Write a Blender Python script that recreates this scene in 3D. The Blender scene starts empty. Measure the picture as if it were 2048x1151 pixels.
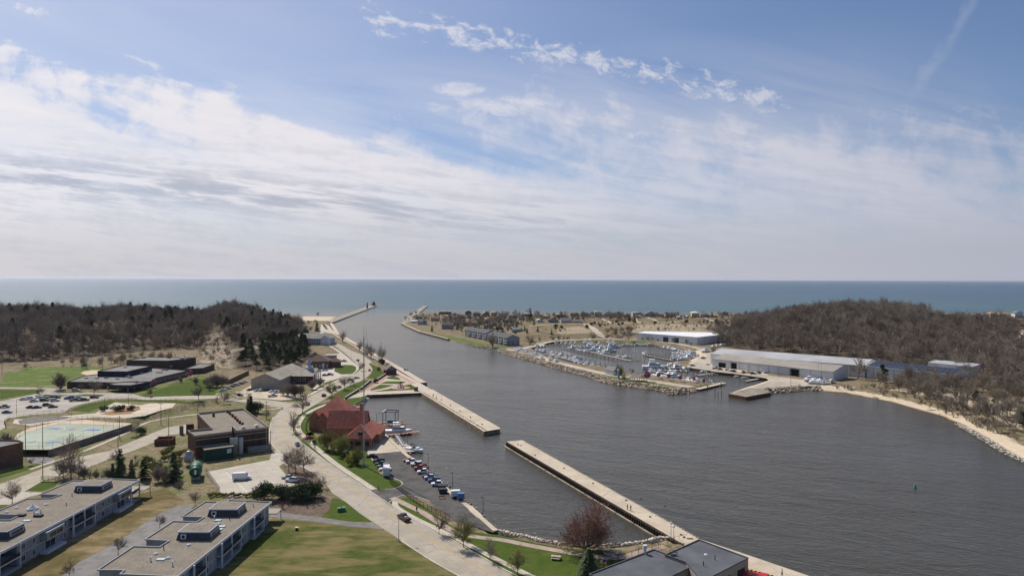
import bpy, bmesh, math, random
import numpy as np
from mathutils import Vector, Matrix, noise
from mathutils.geometry import tessellate_polygon
random.seed(7)
SC = bpy.context.scene
COL = SC.collection
# ------------------------------------------------------------------ camera
F, CX, CY, CAMH = 1365.33, 1024.0, 575.5, 75.0
PITCH = math.atan((575.5-557.5)/F); ROLL = math.radians(0.18)
cam = bpy.data.cameras.new('camera'); cam_o = bpy.data.objects.new('camera', cam); COL.objects.link(cam_o)
cam.sensor_width = 36.0; cam.lens = 24.0; cam.clip_start = 1; cam.clip_end = 300000
RM = Matrix.Rotation(math.radians(90)-PITCH, 4, 'X') @ Matrix.Rotation(ROLL, 4, 'Z')
cam_o.matrix_world = Matrix.Translation((0, 0, CAMH)) @ RM
SC.camera = cam_o
# ------------------------------------------------------------------ sun, exposure
SUN_EL = math.radians(46)
SDX, SDY = 0.60, -0.80                      # direction in which shadows fall on the ground
L = bpy.data.lights.new('sun', 'SUN'); L.energy = 4.9; L.angle = math.radians(0.6); L.color = (1.0, 0.93, 0.83)
sun = bpy.data.objects.new('sun', L); COL.objects.link(sun)
sun.rotation_euler = Vector((SDX*math.cos(SUN_EL), SDY*math.cos(SUN_EL), -math.sin(SUN_EL))).to_track_quat('-Z', 'Y').to_euler()
SC.view_settings.view_transform = 'Standard'; SC.view_settings.look = 'None'
SC.view_settings.exposure = 0.0; SC.view_settings.gamma = 1.0
SC.cycles.max_bounces = 5; SC.cycles.diffuse_bounces = 2; SC.cycles.glossy_bounces = 2
SC.cycles.transmission_bounces = 2; SC.cycles.transparent_max_bounces = 6; SC.cycles.volume_bounces = 0
SC.cycles.caustics_reflective = False; SC.cycles.caustics_refractive = False
SC.cycles.use_denoising = True
# ------------------------------------------------------------------ node helper
class NT:
    def __init__(s, tree): s.t = tree; tree.nodes.clear()
    def n(s, typ, **kw):
        nd = s.t.nodes.new(typ)
        for k, v in kw.items():
            if k.startswith('i_'):
                key = k[2:]; key = int(key) if key.isdigit() else key.replace('_', ' ')
                s.set(nd.inputs[key], v)
            else: setattr(nd, k, v)
        return nd
    def set(s, sock, v):
        if isinstance(v, bpy.types.NodeSocket): s.t.links.new(v, sock)
        elif v is not None: sock.default_value = v
    def m(s, op, a, b=None, c=None, clamp=False):
        nd = s.t.nodes.new('ShaderNodeMath'); nd.operation = op; nd.use_clamp = clamp
        s.set(nd.inputs[0], a)
        if b is not None: s.set(nd.inputs[1], b)
        if c is not None: s.set(nd.inputs[2], c)
        return nd.outputs[0]
    def mr(s, v, a, b, c=0.0, d=1.0, smooth=True):
        nd = s.t.nodes.new('ShaderNodeMapRange'); nd.interpolation_type = 'SMOOTHSTEP' if smooth else 'LINEAR'
        for i, x in enumerate((v, a, b, c, d)): s.set(nd.inputs[i], x)
        return nd.outputs[0]
    def mix(s, f, a, b, blend='MIX'):
        nd = s.t.nodes.new('ShaderNodeMix'); nd.data_type = 'RGBA'; nd.blend_type = blend
        s.set(nd.inputs[0], f); s.set(nd.inputs[6], c4(a)); s.set(nd.inputs[7], c4(b)); return nd.outputs[2]
    def noise(s, vec, scale, detail=3, rough=0.5, dist=0.0):
        nd = s.n('ShaderNodeTexNoise'); s.set(nd.inputs['Vector'], vec); nd.inputs['Scale'].default_value = scale
        nd.inputs['Detail'].default_value = detail; nd.inputs['Roughness'].default_value = rough; nd.inputs['Distortion'].default_value = dist
        return nd.outputs[0]
    def vec(s, x, y, z=0.0):
        nd = s.t.nodes.new('ShaderNodeCombineXYZ')
        for i, v in enumerate((x, y, z)): s.set(nd.inputs[i], v)
        return nd.outputs[0]
    def ramp(s, f, stops, interp='LINEAR'):
        nd = s.t.nodes.new('ShaderNodeValToRGB'); cr = nd.color_ramp; cr.interpolation = interp
        while len(cr.elements) < len(stops): cr.elements.new(0.5)
        for e, (p, c) in zip(cr.elements, stops):
            e.position = p; e.color = (c, c, c, 1) if isinstance(c, (int, float)) else c4(c)
        s.set(nd.inputs[0], f); return nd.outputs[0]
def c4(c):
    if isinstance(c, (tuple, list)) and len(c) == 3: return (c[0], c[1], c[2], 1.0)
    return c
# ------------------------------------------------------------------ world: Nishita sky with high cloud
W = bpy.data.worlds.new('World'); SC.world = W; W.use_nodes = True
g = NT(W.node_tree)
sky = g.n('ShaderNodeTexSky', sky_type='NISHITA', sun_disc=False, sun_elevation=SUN_EL,
          sun_rotation=math.atan2(-SDX, -SDY), air_density=1.0, dust_density=0.7, ozone_density=1.6, altitude=80)
tc = g.n('ShaderNodeTexCoord'); sp = g.n('ShaderNodeSeparateXYZ'); g.set(sp.inputs[0], tc.outputs['Generated'])
dx, dy, dz = sp.outputs
yy = g.m('MAXIMUM', dy, 0.12)
U = g.m('MULTIPLY_ADD', g.m('DIVIDE', dx, yy), 1365/2048, 0.5)        # azimuth-like, 0..1 across the view to the north-west
V = g.m('MULTIPLY', g.m('DIVIDE', g.m('MAXIMUM', dz, -0.02), yy), 1365/560)  # elevation-like, 0 at the horizon
zz = g.m('ADD', g.m('MAXIMUM', dz, 0.0), 0.07)
pl = g.vec(g.m('DIVIDE', dx, zz), g.m('DIVIDE', dy, zz), 0.0)
uv = g.vec(g.m('MULTIPLY', U, 3.66), V, 0.0)
# streak-aligned coordinates: clouds trail down to the right
st = g.vec(g.m('MULTIPLY_ADD', U, 2.2, g.m('MULTIPLY', V, 0.5)), g.m('MULTIPLY_ADD', V, 2.6, g.m('MULTIPLY', U, 2.0)), 0.0)
nA = g.noise(st, 1.7, 6, 0.6, 0.5); nB = g.noise(uv, 6.0, 6, 0.62, 0.3); nC = g.noise(uv, 22.0, 5, 0.6)
edge = g.ramp(U, [(0.0, 0.90), (0.1, 0.77), (0.2, 0.68), (0.3, 0.59), (0.42, 0.63), (0.55, 0.67), (0.66, 0.62), (0.78, 0.62), (0.9, 0.60), (1.0, 0.55)], 'EASE')
nn = g.m('ADD', g.m('MULTIPLY', g.m('SUBTRACT', nA, 0.5), 0.85), g.m('MULTIPLY', g.m('SUBTRACT', nB, 0.5), 0.62))
dE = g.m('ADD', g.m('SUBTRACT', edge, V), nn)
soft = g.ramp(U, [(0.0, 0.16), (0.35, 0.24), (0.6, 0.32), (1.0, 0.34)])
cov = g.mr(dE, g.m('MULTIPLY', soft, -0.35), soft, 0.0, 1.0)
thick = g.ramp(U, [(0.0, 0.97), (0.4, 0.95), (0.65, 0.90), (1.0, 0.82)])
cov = g.m('MULTIPLY', cov, g.m('MULTIPLY_ADD', g.mr(nA, 0.3, 0.65), 0.25, g.m('SUBTRACT', thick, 0.2)), clamp=True)
front = g.mr(dy, -0.05, 0.3)
lowhaze = g.mr(V, 0.42, 0.0, 0.0, 0.97)
cov = g.m('MAXIMUM', cov, lowhaze)
veil = g.m('MULTIPLY', g.mr(U, 0.9, -0.2), g.m('MULTIPLY_ADD', nA, 0.45, 0.12))
cov = g.m('MAXIMUM', cov, veil)
cov = g.m('MAXIMUM', cov, g.m('MULTIPLY', g.mr(V, 1.0, 0.45), g.m('MULTIPLY', g.mr(nA, 0.15, 0.7), g.mr(U, 1.15, 0.7, 0.1, 0.62))))
cov = g.m('MULTIPLY', cov, front)
# puffy row high up
cl = g.ramp(U, [(0.33, 0.97), (0.38, 0.905), (0.46, 0.86), (0.54, 0.80), (0.60, 0.765), (0.65, 0.73), (0.71, 0.67), (0.77, 0.605)])
off = g.m('ABSOLUTE', g.m('SUBTRACT', V, cl))
band = g.m('MULTIPLY', g.mr(off, 0.085, 0.0), g.m('MULTIPLY', g.mr(U, 0.335, 0.37), g.mr(U, 0.78, 0.75)))
nP = g.noise(g.vec(g.m('MULTIPLY', U, 3.66), g.m('MULTIPLY_ADD', V, 1.7, U), 3.0), 12.0, 7, 0.7, 0.35)
puff = g.m('MULTIPLY', g.mr(g.m('ADD', nP, g.m('MULTIPLY', band, 0.15)), 0.57, 0.76), g.mr(band, 0.0, 0.5))
def blob(u, v, ru, rv, gain=0.26):
    a = g.m('DIVIDE', g.m('SUBTRACT', U, u), ru); b = g.m('DIVIDE', g.m('SUBTRACT', V, v), rv)
    r = g.m('ADD', g.m('MULTIPLY', a, a), g.m('MULTIPLY', b, b))
    k = g.mr(r, 1.0, 0.0)
    return g.m('MULTIPLY', g.mr(g.m('ADD', nP, g.m('MULTIPLY', k, gain)), 0.60, 0.92), g.mr(k, 0.0, 0.7))
for b in ((0.447, 0.675, 0.036, 0.036, .34), (0.491, 0.615, 0.06, 0.05, .36), (0.62, 0.51, 0.012, 0.03, .2), (0.72, 0.47, 0.03, 0.03, .2)):
    puff = g.m('MAXIMUM', puff, blob(*b))
con = g.m('MULTIPLY', g.mr(g.m('ABSOLUTE', g.m('SUBTRACT', g.m('ADD', U, g.m('MULTIPLY', nB, 0.04)), g.m('MULTIPLY_ADD', V, 0.17, 0.80))), 0.012, 0.0), g.m('MULTIPLY', g.mr(V, 0.6, 0.75), 0.16))
con = g.m('MULTIPLY', con, g.mr(nB, 0.35, 0.6))
# cloud colours
bright = g.ramp(U, [(0.0, (8.6, 8.35, 8.7)), (0.3, (8.1, 7.9, 8.3)), (0.6, (7.1, 7.0, 7.6)), (1.0, (5.3, 5.4, 6.3))])
dlo = g.ramp(U, [(0.0, (6.5, 6.3, 6.7)), (0.5, (5.6, 5.55, 6.1)), (1.0, (4.5, 4.6, 5.5))])
ccol = g.mix(g.mr(V, 0.36, 0.04), bright, dlo)
gb = g.ramp(U, [(0.0, 0.37), (0.2, 0.31), (0.4, 0.25), (0.6, 0.17), (0.75, 0.12), (1.0, 0.08)])
gd = g.m('ABSOLUTE', g.m('ADD', g.m('SUBTRACT', V, gb), g.m('MULTIPLY', g.m('SUBTRACT', nB, 0.5), 0.10)))
nG = g.noise(g.vec(g.m('MULTIPLY_ADD', V, 0.8, g.m('MULTIPLY', U, 3.2)), g.m('MULTIPLY_ADD', V, 7.0, g.m('MULTIPLY', U, 2.6)), 9.0), 4.5, 7, 0.65, 0.3)
gray = g.m('MULTIPLY', g.mr(gd, 0.11, 0.0), g.m('MULTIPLY', g.mr(nG, 0.38, 0.6), g.mr(U, 0.85, 0.3)))
ccol = g.mix(g.m('MULTIPLY', gray, 0.85), ccol, (4.3, 4.6, 5.5))
ccol = g.mix(g.m('MULTIPLY', g.mr(g.m('ADD', nG, g.m('MULTIPLY', nC, 0.3)), 0.55, 0.85), g.m('MULTIPLY', g.mr(V, 0.7, 0.3), 0.42)), ccol, (4.6, 4.8, 5.7))
skyc = g.mix(1.0, sky.outputs[0], (0.60, 0.70, 0.88), 'MULTIPLY')
hz = g.ramp(U, [(0.0, (6.0, 6.4, 7.3)), (1.0, (3.9, 4.5, 5.6))])
skyc = g.mix(0.10, skyc, hz)
c1 = g.mix(cov, skyc, ccol)
c1 = g.mix(g.m('MULTIPLY', puff, 0.78), c1, g.ramp(U, [(0.3, (7.6, 7.6, 8.2)), (0.9, (5.8, 6.0, 6.8))]))
c1 = g.mix(con, c1, (6, 6.3, 7))
bg = g.n('ShaderNodeBackground'); g.set(bg.inputs[0], c1); bg.inputs[1].default_value = 0.1
wo = g.n('ShaderNodeOutputWorld'); g.set(wo.inputs[0], bg.outputs[0])
W.cycles.sampling_method = 'MANUAL'; W.cycles.sample_map_resolution = 512
# ------------------------------------------------------------------ pixel of the photograph -> point on level ground
R3 = RM.to_3x3()
def ray(px, py): return R3 @ Vector(((px-CX)/F, -(py-CY)/F, -1.0))
def P(px, py, z=2.0):
    d = ray(px, py); t = (z-CAMH)/d.z
    return Vector((d.x*t, d.y*t, z))
def to_px(X, Y, Z):
    M = np.array(R3); v = np.stack([X, Y, Z-CAMH], -1) @ M
    w = np.where(-v[..., 2] > 1, -v[..., 2], 1)
    return CX+F*v[..., 0]/w, CY-F*v[..., 1]/w
def P2(px, py, z=2.0): v = P(px, py, z); return (v.x, v.y)
def inpoly(X, Y, poly):
    r = np.zeros(X.shape, bool); n = len(poly)
    for i in range(n):
        x0, y0 = poly[i]; x1, y1 = poly[(i+1) % n]
        if y0 == y1: continue
        c = ((y0 > Y) != (y1 > Y)) & (X < (x1-x0)*(Y-y0)/(y1-y0)+x0)
        r ^= c
    return r
def dline(X, Y, pts, closed=False):
    D = np.full(X.shape, 1e9); n = len(pts)
    for i in range(n if closed else n-1):
        x0, y0 = pts[i]; x1, y1 = pts[(i+1) % n]
        ex, ey = x1-x0, y1-y0; l2 = ex*ex+ey*ey+1e-9
        t = np.clip(((X-x0)*ex+(Y-y0)*ey)/l2, 0, 1)
        D = np.minimum(D, (X-x0-t*ex)**2+(Y-y0-t*ey)**2)
    return np.sqrt(D)
def sdist(X, Y, poly): return np.where(inpoly(X, Y, poly), 1, -1)*dline(X, Y, poly, True)
def sst(x, a, b): t = np.clip((x-a)/(b-a), 0, 1); return t*t*(3-2*t)
# ------------------------------------------------------------------ materials
MATS = {}
def mat(name, col=None, rough=0.8, col2=None, scale=0.5, vary=0.0, bump=0.0, bscale=None, metal=0.0, spec=0.3, detail=4, obj=False, sharp=(0.35, 0.65), trans=0.0):
    if name in MATS: return MATS[name]
    m = bpy.data.materials.new(name); m.use_nodes = True; g = NT(m.node_tree)
    b = g.n('ShaderNodeBsdfPrincipled'); o = g.n('ShaderNodeOutputMaterial'); g.set(o.inputs[0], b.outputs[0])
    ge = g.n('ShaderNodeNewGeometry'); tcn = g.n('ShaderNodeTexCoord')
    v = tcn.outputs['Object'] if obj else ge.outputs['Position']
    c = c4(col)
    if col2 is not None:
        nz = g.noise(v, scale, detail, 0.6); c = g.mix(g.mr(nz, *sharp), c, c4(col2)); c = g.mix(0.6, c, g.mix(g.mr(g.noise(v, scale*0.17, 4, 0.7), 0.3, 0.7), (0.72, 0.72, 0.72), (1.16, 1.16, 1.16)), 'MULTIPLY')
    if vary > 0:
        oi = g.n('ShaderNodeObjectInfo')
        hs = g.n('ShaderNodeHueSaturation'); g.set(hs.inputs['Color'], c)
        g.set(hs.inputs['Value'], g.m('MULTIPLY_ADD', oi.outputs['Random'], 2*vary, 1-vary))
        g.set(hs.inputs['Hue'], g.m('MULTIPLY_ADD', oi.outputs['Random'], vary*0.06, 0.5-vary*0.03)); c = hs.outputs[0]
    g.set(b.inputs['Base Color'], c); b.inputs['Roughness'].default_value = rough; b.inputs['Metallic'].default_value = metal
    b.inputs['Specular IOR Level'].default_value = spec
    if bump > 0:
        bn = g.n('ShaderNodeBump'); bn.inputs['Distance'].default_value = bump; bn.inputs['Strength'].default_value = 1.0
        g.set(bn.inputs['Height'], g.noise(v, bscale or scale*4, 4, 0.6)); g.set(b.inputs['Normal'], bn.outputs[0])
    MATS[name] = m; return m
# ------------------------------------------------------------------ mesh builder
class MB:
    def __init__(s): s.v = []; s.f = []; s.mi = []
    def add(s, vs, fs, mi=0):
        o = len(s.v); s.v.extend([tuple(v) for v in vs]); s.f.extend([tuple(i+o for i in f) for f in fs]); s.mi.extend([mi]*len(fs)); return s
    def box(s, c, d, rz=0.0, mi=0, taper=1.0):
        hx, hy, hz = d[0]/2, d[1]/2, d[2]/2; cs, sn = math.cos(rz), math.sin(rz); vs = []
        for z, k in ((-hz, 1), (hz, taper)):
            for x, y in ((-hx, -hy), (hx, -hy), (hx, hy), (-hx, hy)):
                x *= k; y *= k; vs.append((c[0]+x*cs-y*sn, c[1]+x*sn+y*cs, c[2]+z))
        return s.add(vs, [(3, 2, 1, 0), (4, 5, 6, 7), (0, 1, 5, 4), (1, 2, 6, 5), (2, 3, 7, 6), (3, 0, 4, 7)], mi)
    def prism(s, pts, z0, z1, mi=0, mt=None, bottom=False):
        a = sum(pts[i][0]*pts[(i+1) % len(pts)][1]-pts[(i+1) % len(pts)][0]*pts[i][1] for i in range(len(pts)))
        if a < 0: pts = pts[::-1]
        n = len(pts)
        s.add([(p[0], p[1], z0) for p in pts]+[(p[0], p[1], z1) for p in pts], [(i, (i+1) % n, n+(i+1) % n, n+i) for i in range(n)], mi)
        tr = tessellate_polygon([[Vector((p[0], p[1], 0)) for p in pts]])
        s.add([(p[0], p[1], z1) for p in pts], [ccw(t, pts) for t in tr], mi if mt is None else mt)
        if bottom: s.add([(p[0], p[1], z0) for p in pts], [ccw(t, pts)[::-1] for t in tr], mi)
        return s
    def tube(s, a, b, r0, r1=None, n=6, mi=0, cap=True):
        a = Vector(a); b = Vector(b); r1 = r0 if r1 is None else r1; d = (b-a)
        if d.length < 1e-6: return s
        d.normalize(); u = d.orthogonal().normalized(); w = d.cross(u); vs = []
        for p, r in ((a, r0), (b, r1)):
            for i in range(n):
                t = 2*math.pi*i/n; vs.append(p+u*(math.cos(t)*r)+w*(math.sin(t)*r))
        fs = [(i, (i+1) % n, n+(i+1) % n, n+i) for i in range(n)]
        if cap: fs += [tuple(range(n))[::-1], tuple(range(n, 2*n))]
        return s.add(vs, fs, mi)
    def gable(s, w, d, z0, h, ov=0.4, mi=0, wi=1, cx=0, cy=0, rz=0, th=0.2):
        """gable roof over a w x d plan, ridge along y; gable walls use wi"""
        cs, sn = math.cos(rz), math.sin(rz)
        T = lambda x, y, z: (cx+x*cs-y*sn, cy+x*sn+y*cs, z)
        hw, hd = w/2, d/2; dr = h*ov/hw
        for sg in (-1, 1):
            vs = [T(sg*(hw+ov), -hd-ov, z0-dr), T(sg*(hw+ov), hd+ov, z0-dr), T(0, hd+ov, z0+h), T(0, -hd-ov, z0+h)]
            vs += [(x, y, z+th) for x, y, z in vs]
            s.add(vs, [(0, 1, 2, 3), (7, 6, 5, 4), (0, 4, 5, 1), (1, 5, 6, 2), (2, 6, 7, 3), (3, 7, 4, 0)], mi)
        for e in (-hd, hd):
            s.add([T(-hw, e, z0), T(hw, e, z0), T(0, e, z0+h)], [(0, 1, 2)], wi)
        return s
    def hip(s, w, d, z0, h, ov=0.5, mi=0, cx=0, cy=0, rz=0, ridge=None):
        cs, sn = math.cos(rz), math.sin(rz)
        T = lambda x, y, z: (cx+x*cs-y*sn, cy+x*sn+y*cs, z)
        hw, hd = w/2+ov, d/2+ov; r = max(0.01, hd-hw) if ridge is None else ridge
        vs = [T(-hw, -hd, z0), T(hw, -hd, z0), T(hw, hd, z0), T(-hw, hd, z0), T(0, -r, z0+h), T(0, r, z0+h)]
        vs += [T(-hw, -hd, z0-.2), T(hw, -hd, z0-.2), T(hw, hd, z0-.2), T(-hw, hd, z0-.2)]
        return s.add(vs, [(0, 1, 4), (1, 2, 5, 4), (2, 3, 5), (3, 0, 4, 5), (6, 7, 1, 0), (7, 8, 2, 1), (8, 9, 3, 2), (9, 6, 0, 3), (9, 8, 7, 6)], mi)
    def build(s, name, mats, parent=None, smooth=False, loc=None):
        me = bpy.data.meshes.new(name); me.from_pydata(s.v, [], s.f)
        if not isinstance(mats, (list, tuple)): mats = [mats]
        for m in mats: me.materials.append(m)
        if len(mats) > 1: me.polygons.foreach_set('material_index', s.mi)
        if smooth: me.polygons.foreach_set('use_smooth', [True]*len(me.polygons))
        me.update(); o = bpy.data.objects.new(name, me); COL.objects.link(o)
        if parent is not None: o.parent = parent
        if loc is not None: o.location = loc
        return o
def ccw(t, pts):
    a, b, c = (pts[i] for i in t)
    return tuple(t) if (b[0]-a[0])*(c[1]-a[1])-(b[1]-a[1])*(c[0]-a[0]) > 0 else tuple(t)[::-1]
def tag(o, label=None, cat=None, group=None, kind=None):
    if label: o['label'] = label
    if cat: o['category'] = cat
    if group: o['group'] = group
    if kind: o['kind'] = kind
    return o
def empty(name, loc, rz=0.0, label=None, cat=None, group=None):
    o = bpy.data.objects.new(name, None); COL.objects.link(o); o.location = loc; o.rotation_euler = (0, 0, rz)
    o.empty_display_size = 0.5
    return tag(o, label, cat, group)
KIDS = {}
def copy_tree(o, loc=None, rz=None, label=None, group=None, scale=None, parent=None):
    c = o.copy(); COL.objects.link(c)
    if parent is not None: c.parent = parent
    if loc is not None: c.location = loc
    if rz is not None: c.rotation_euler = (0, 0, rz)
    if scale is not None: c.scale = (scale,)*3 if isinstance(scale, (int, float)) else scale
    if label: c['label'] = label
    if group: c['group'] = group
    for ch in KIDS.get(o.name) or [x for x in o.children]: copy_tree(ch, parent=c)
    return c
class Kind:
    """first placement uses the prototype itself, later ones copy it"""
    def __init__(s, root): s.root = root; s.used = False; s.kids = list(root.children); KIDS[root.name] = s.kids
    def put(s, loc, rz=0.0, label=None, group=None, scale=None):
        if not s.used:
            s.used = True; o = s.root; o.location = loc; o.rotation_euler = (0, 0, rz)
            if scale is not None: o.scale = (scale,)*3 if isinstance(scale, (int, float)) else scale
            if label: o['label'] = label
            if group: o['group'] = group
            return o
        return copy_tree(s.root, loc, rz, label, group, scale)
    def drop(s):
        if not s.used:
            for k in s.kids: bpy.data.objects.remove(k)
            bpy.data.objects.remove(s.root)
# ------------------------------------------------------------------ terrain
def W2(lst, z=2.0): return [P2(a, b, z) for a, b in lst]
far_l = [(-1500, 60), (-1500, 1292)]
south = far_l + W2([(560, 631.5), (672, 632.5)], 0) + W2([(659, 646), (671, 667), (702, 684.7), (750, 712), (797, 739), (840, 765), (864, 779), (841, 786), (737, 788)]) \
    + W2([(729, 800), (717, 813), (690, 813), (700, 830)], 0) + W2([(743, 845), (782, 876), (815, 907), (829, 918), (866, 948), (897, 976), (930, 1002), (963, 1030), (996, 1059)]) \
    + W2([(1050, 1078), (1117, 1092), (1203, 1098), (1254, 1094), (1301, 1087), (1330, 1077)], 0) + W2([(1360, 1078), (1397, 1077), (1620, 1151), (1900, 1245)]) + [(140, 60)]
north = W2([(837, 627), (1000, 628), (1300, 629.5), (1600, 631), (1900, 632), (2048, 633)], 0) + [(1900, 1330), (1900, 60), (520, 60)] \
    + W2([(2500, 1150), (2200, 1000), (2048, 923), (2016, 905), (1972, 877), (1924, 850), (1885, 833), (1841, 820), (1775, 802), (1688, 785), (1633, 781), (1617, 778)], 0) \
    + W2([(1541, 785), (1492, 793), (1457, 787), (1494, 775), (1539, 761), (1533, 755), (1465, 746), (1426, 742), (1375, 734), (1333, 727), (1372, 723), (1394, 716), (1394, 708), (1363, 696), (1304, 688.6), (1245, 684.7), (1167, 684.7), (1103, 686.6), (1067, 693), (1077, 706.7), (1106, 718), (1145, 728), (1210, 736), (1282, 751.7), (1318, 755.6), (1377, 765), (1416, 767), (1447, 768), (1394, 781.7)], 0) \
    + W2([(1346, 786), (1328, 782), (1250, 770.5), (1214, 765.5), (1175, 752), (1126, 740), (1075, 725), (1024, 711), (989, 699), (958, 695)], 0) + W2([(895, 677), (837, 662), (809, 649.5), (801, 645.6), (811, 636)], 1.5)
GX0, GX1, GY0, GY1, GS = -1240, 1300, 96, 1500, 4.0
xs = np.arange(GX0, GX1+1, GS); ys = np.arange(GY0, GY1+1, GS)
GXX, GYY = np.meshgrid(xs, ys)
sdS = sdist(GXX, GYY, south); sdN = sdist(GXX, GYY, north); sdC = np.maximum(sdS, sdN)
# cheap value noise for terrain relief
def vnoise(X, Y, s, seed):
    rs = np.random.RandomState(seed); T = rs.rand(64, 64)
    x = X/s; y = Y/s; xi = np.floor(x).astype(int); yi = np.floor(y).astype(int); fx = x-xi; fy = y-yi
    fx = fx*fx*(3-2*fx); fy = fy*fy*(3-2*fy); a = T[yi % 64, xi % 64]; b = T[yi % 64, (xi+1) % 64]; c = T[(yi+1) % 64, xi % 64]; d = T[(yi+1) % 64, (xi+1) % 64]
    return (a*(1-fx)+b*fx)*(1-fy)+(c*(1-fx)+d*fx)*fy-0.5
H = np.clip(sdC*0.55, -4, 2.0)
# gentle beaches: lake shore and the small river beach
lake = dline(GXX, GYY, W2([(200, 631.5), (672, 632.5)], 0)); H = np.where((lake < 60) & (sdS > 0) & (GYY > 1150), np.minimum(H, lake*0.05), H)
rb = W2([(1650, 782), (1688, 785), (1775, 802), (1841, 820), (1885, 833), (1924, 850), (1972, 877), (2016, 905), (2048, 923), (2200, 1000)], 0)
drb = dline(GXX, GYY, rb); H = np.where((drb < 30) & (sdN > 0), np.minimum(H, drb*0.14), H)
# upper terrace on the left (school, court)
terr = W2([(-400, 912), (0, 912), (60, 908), (104, 899), (190, 870), (264, 848), (300, 840), (352, 826), (402, 814), (470, 800), (480, 785), (455, 770), (440, 740), (440, 700), (-400, 700)])
TZ = 4.5
H += (TZ-2)*sst(sdist(GXX, GYY, terr), -1.0, 3.5)
TT = GXX/np.maximum(GYY, 1)
def at(px): return (px-1024)/F
lh = W2([(-500, 742), (0, 733), (100, 726), (180, 720), (250, 712), (330, 704), (392, 702), (400, 724), (430, 728), (470, 738), (530, 744), (600, 738), (625, 712), (622, 690), (610, 672)]) + [(P2(600, 652)[0]-25, 1120), (P2(560, 645)[0]-60, 1200), (-1500, 1210)]
hs = sdist(GXX, GYY, lh)
amp = np.interp(TT, [at(p) for p in (-100, 0, 60, 160, 250, 330, 400, 465, 520, 560, 600)], [19, 18, 21, 16, 20, 19, 16, 40, 30, 13, 4])
Hl = amp*(0.45*sst(hs, 0, 75)+0.55*sst(hs, 30, 230))*(1+0.35*vnoise(GXX, GYY, 70, 3)+0.15*vnoise(GXX, GYY, 25, 4)*sst(hs, 10, 60))
H += np.where(hs > 0, Hl, 0)
rh = W2([(1405, 668), (1440, 690), (1480, 698), (1560, 707), (1640, 716), (1700, 724), (1790, 738), (1880, 742), (1960, 752), (2048, 788), (2400, 860)]) + [(1900, 300), (1900, 1290), (P2(1560, 640)[0], 1230), (P2(1480, 645)[0], 1120)]
hr = sdist(GXX, GYY, rh)
ampr = np.interp(TT, [at(p) for p in (1400, 1450, 1520, 1600, 1700, 1770, 1830, 1880, 1950, 2048, 2200)], [2, 4, 12, 19, 20.5, 19, 14, 8, 3, 2, 6])
Hr = ampr*(0.4*sst(hr, 0, 60)+0.6*sst(hr, 20, 200))*(1+0.3*vnoise(GXX, GYY, 60, 5)+0.15*vnoise(GXX, GYY, 22, 6))
H += np.where(hr > 0, Hr, 0)
# dunes of the far shore
dn = sst(sdN, 22, 60)*sst(GYY, 770, 860)*(TT > at(800))*(1-sst(GYY, 1330, 1400))
H += dn*np.interp(TT, [at(p) for p in (880, 1000, 1060, 1150, 1500, 2048)], [0.3, 1.5, 4.5, 5.5, 6.0, 8.0])*(1+1.1*vnoise(GXX, GYY, 60, 8)+0.5*vnoise(GXX, GYY, 22, 9))
GH = H
def Hs(x, y):
    fx = (x-GX0)/GS; fy = (y-GY0)/GS; i = int(min(max(fx, 0), len(xs)-2)); j = int(min(max(fy, 0), len(ys)-2)); fx -= i; fy -= j
    return float((GH[j, i]*(1-fx)+GH[j, i+1]*fx)*(1-fy)+(GH[j+1, i]*(1-fx)+GH[j+1, i+1]*fx)*fy)
def G(px, py):
    """where the line of sight through this pixel meets the ground"""
    d = ray(px, py)
    if d.z >= -1e-4: return Vector((d.x*1200, d.y*1200, 2))
    t = 90.0; tm = CAMH/-d.z
    while t < tm:
        x, y = d.x*t, d.y*t; z = CAMH+d.z*t
        if z <= max(Hs(x, y), 0): 
            lo, hi = t-4, t
            for _ in range(8):
                md = (lo+hi)/2
                if CAMH+d.z*md <= max(Hs(d.x*md, d.y*md), 0): hi = md
                else: lo = md
            return Vector((d.x*hi, d.y*hi, max(Hs(d.x*hi, d.y*hi), 0)))
        t += 4
    return Vector((d.x*tm, d.y*tm, 0))
# cover attribute
PXX, PYY = to_px(GXX, GYY, GH)
cover = np.zeros(GH.shape+(4,), np.float32); cover[..., 3] = 1
wood = np.maximum(sst(hs, -4, 6), sst(hr, -12, 6)); cover[..., 0] = wood
def pixmask(poly, soft=0): return inpoly(PXX, PYY, poly)
sand = np.zeros(GH.shape)
sand = np.maximum(sand, 1-sst(drb, 6, 13)); sand = np.maximum(sand, (sst(GYY, 1150, 1200)*(TT < at(690))))
sandpx = [[(396, 727), (402, 690), (418, 668), (436, 662), (452, 680), (470, 700), (474, 738), (440, 735)], [(425, 705), (500, 690), (560, 695), (500, 700)],
          [(1110, 668), (1115, 656), (1160, 652), (1185, 660), (1180, 668)], [(1260, 664), (1270, 650), (1320, 647), (1460, 648), (1470, 664)],
          [(1375, 733), (1390, 700), (1425, 700), (1560, 760), (1720, 775), (1640, 782), (1540, 792), (1455, 790)], [(2010, 668), (2048, 658), (2080, 675), (2030, 680)],
          [(1760, 777), (1900, 800), (2048, 860), (2048, 800), (1900, 780)]]
for i, sp_ in enumerate(sandpx): sand = np.maximum(sand, pixmask(sp_)*(0.6 if i == 6 else (0.5 if i < 4 else 1.0))); 
cover[..., 0] = np.where(sand > 0.5, cover[..., 0]*0.15, cover[..., 0])
cover[..., 1] = sand
green = np.zeros(GH.shape)
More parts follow.
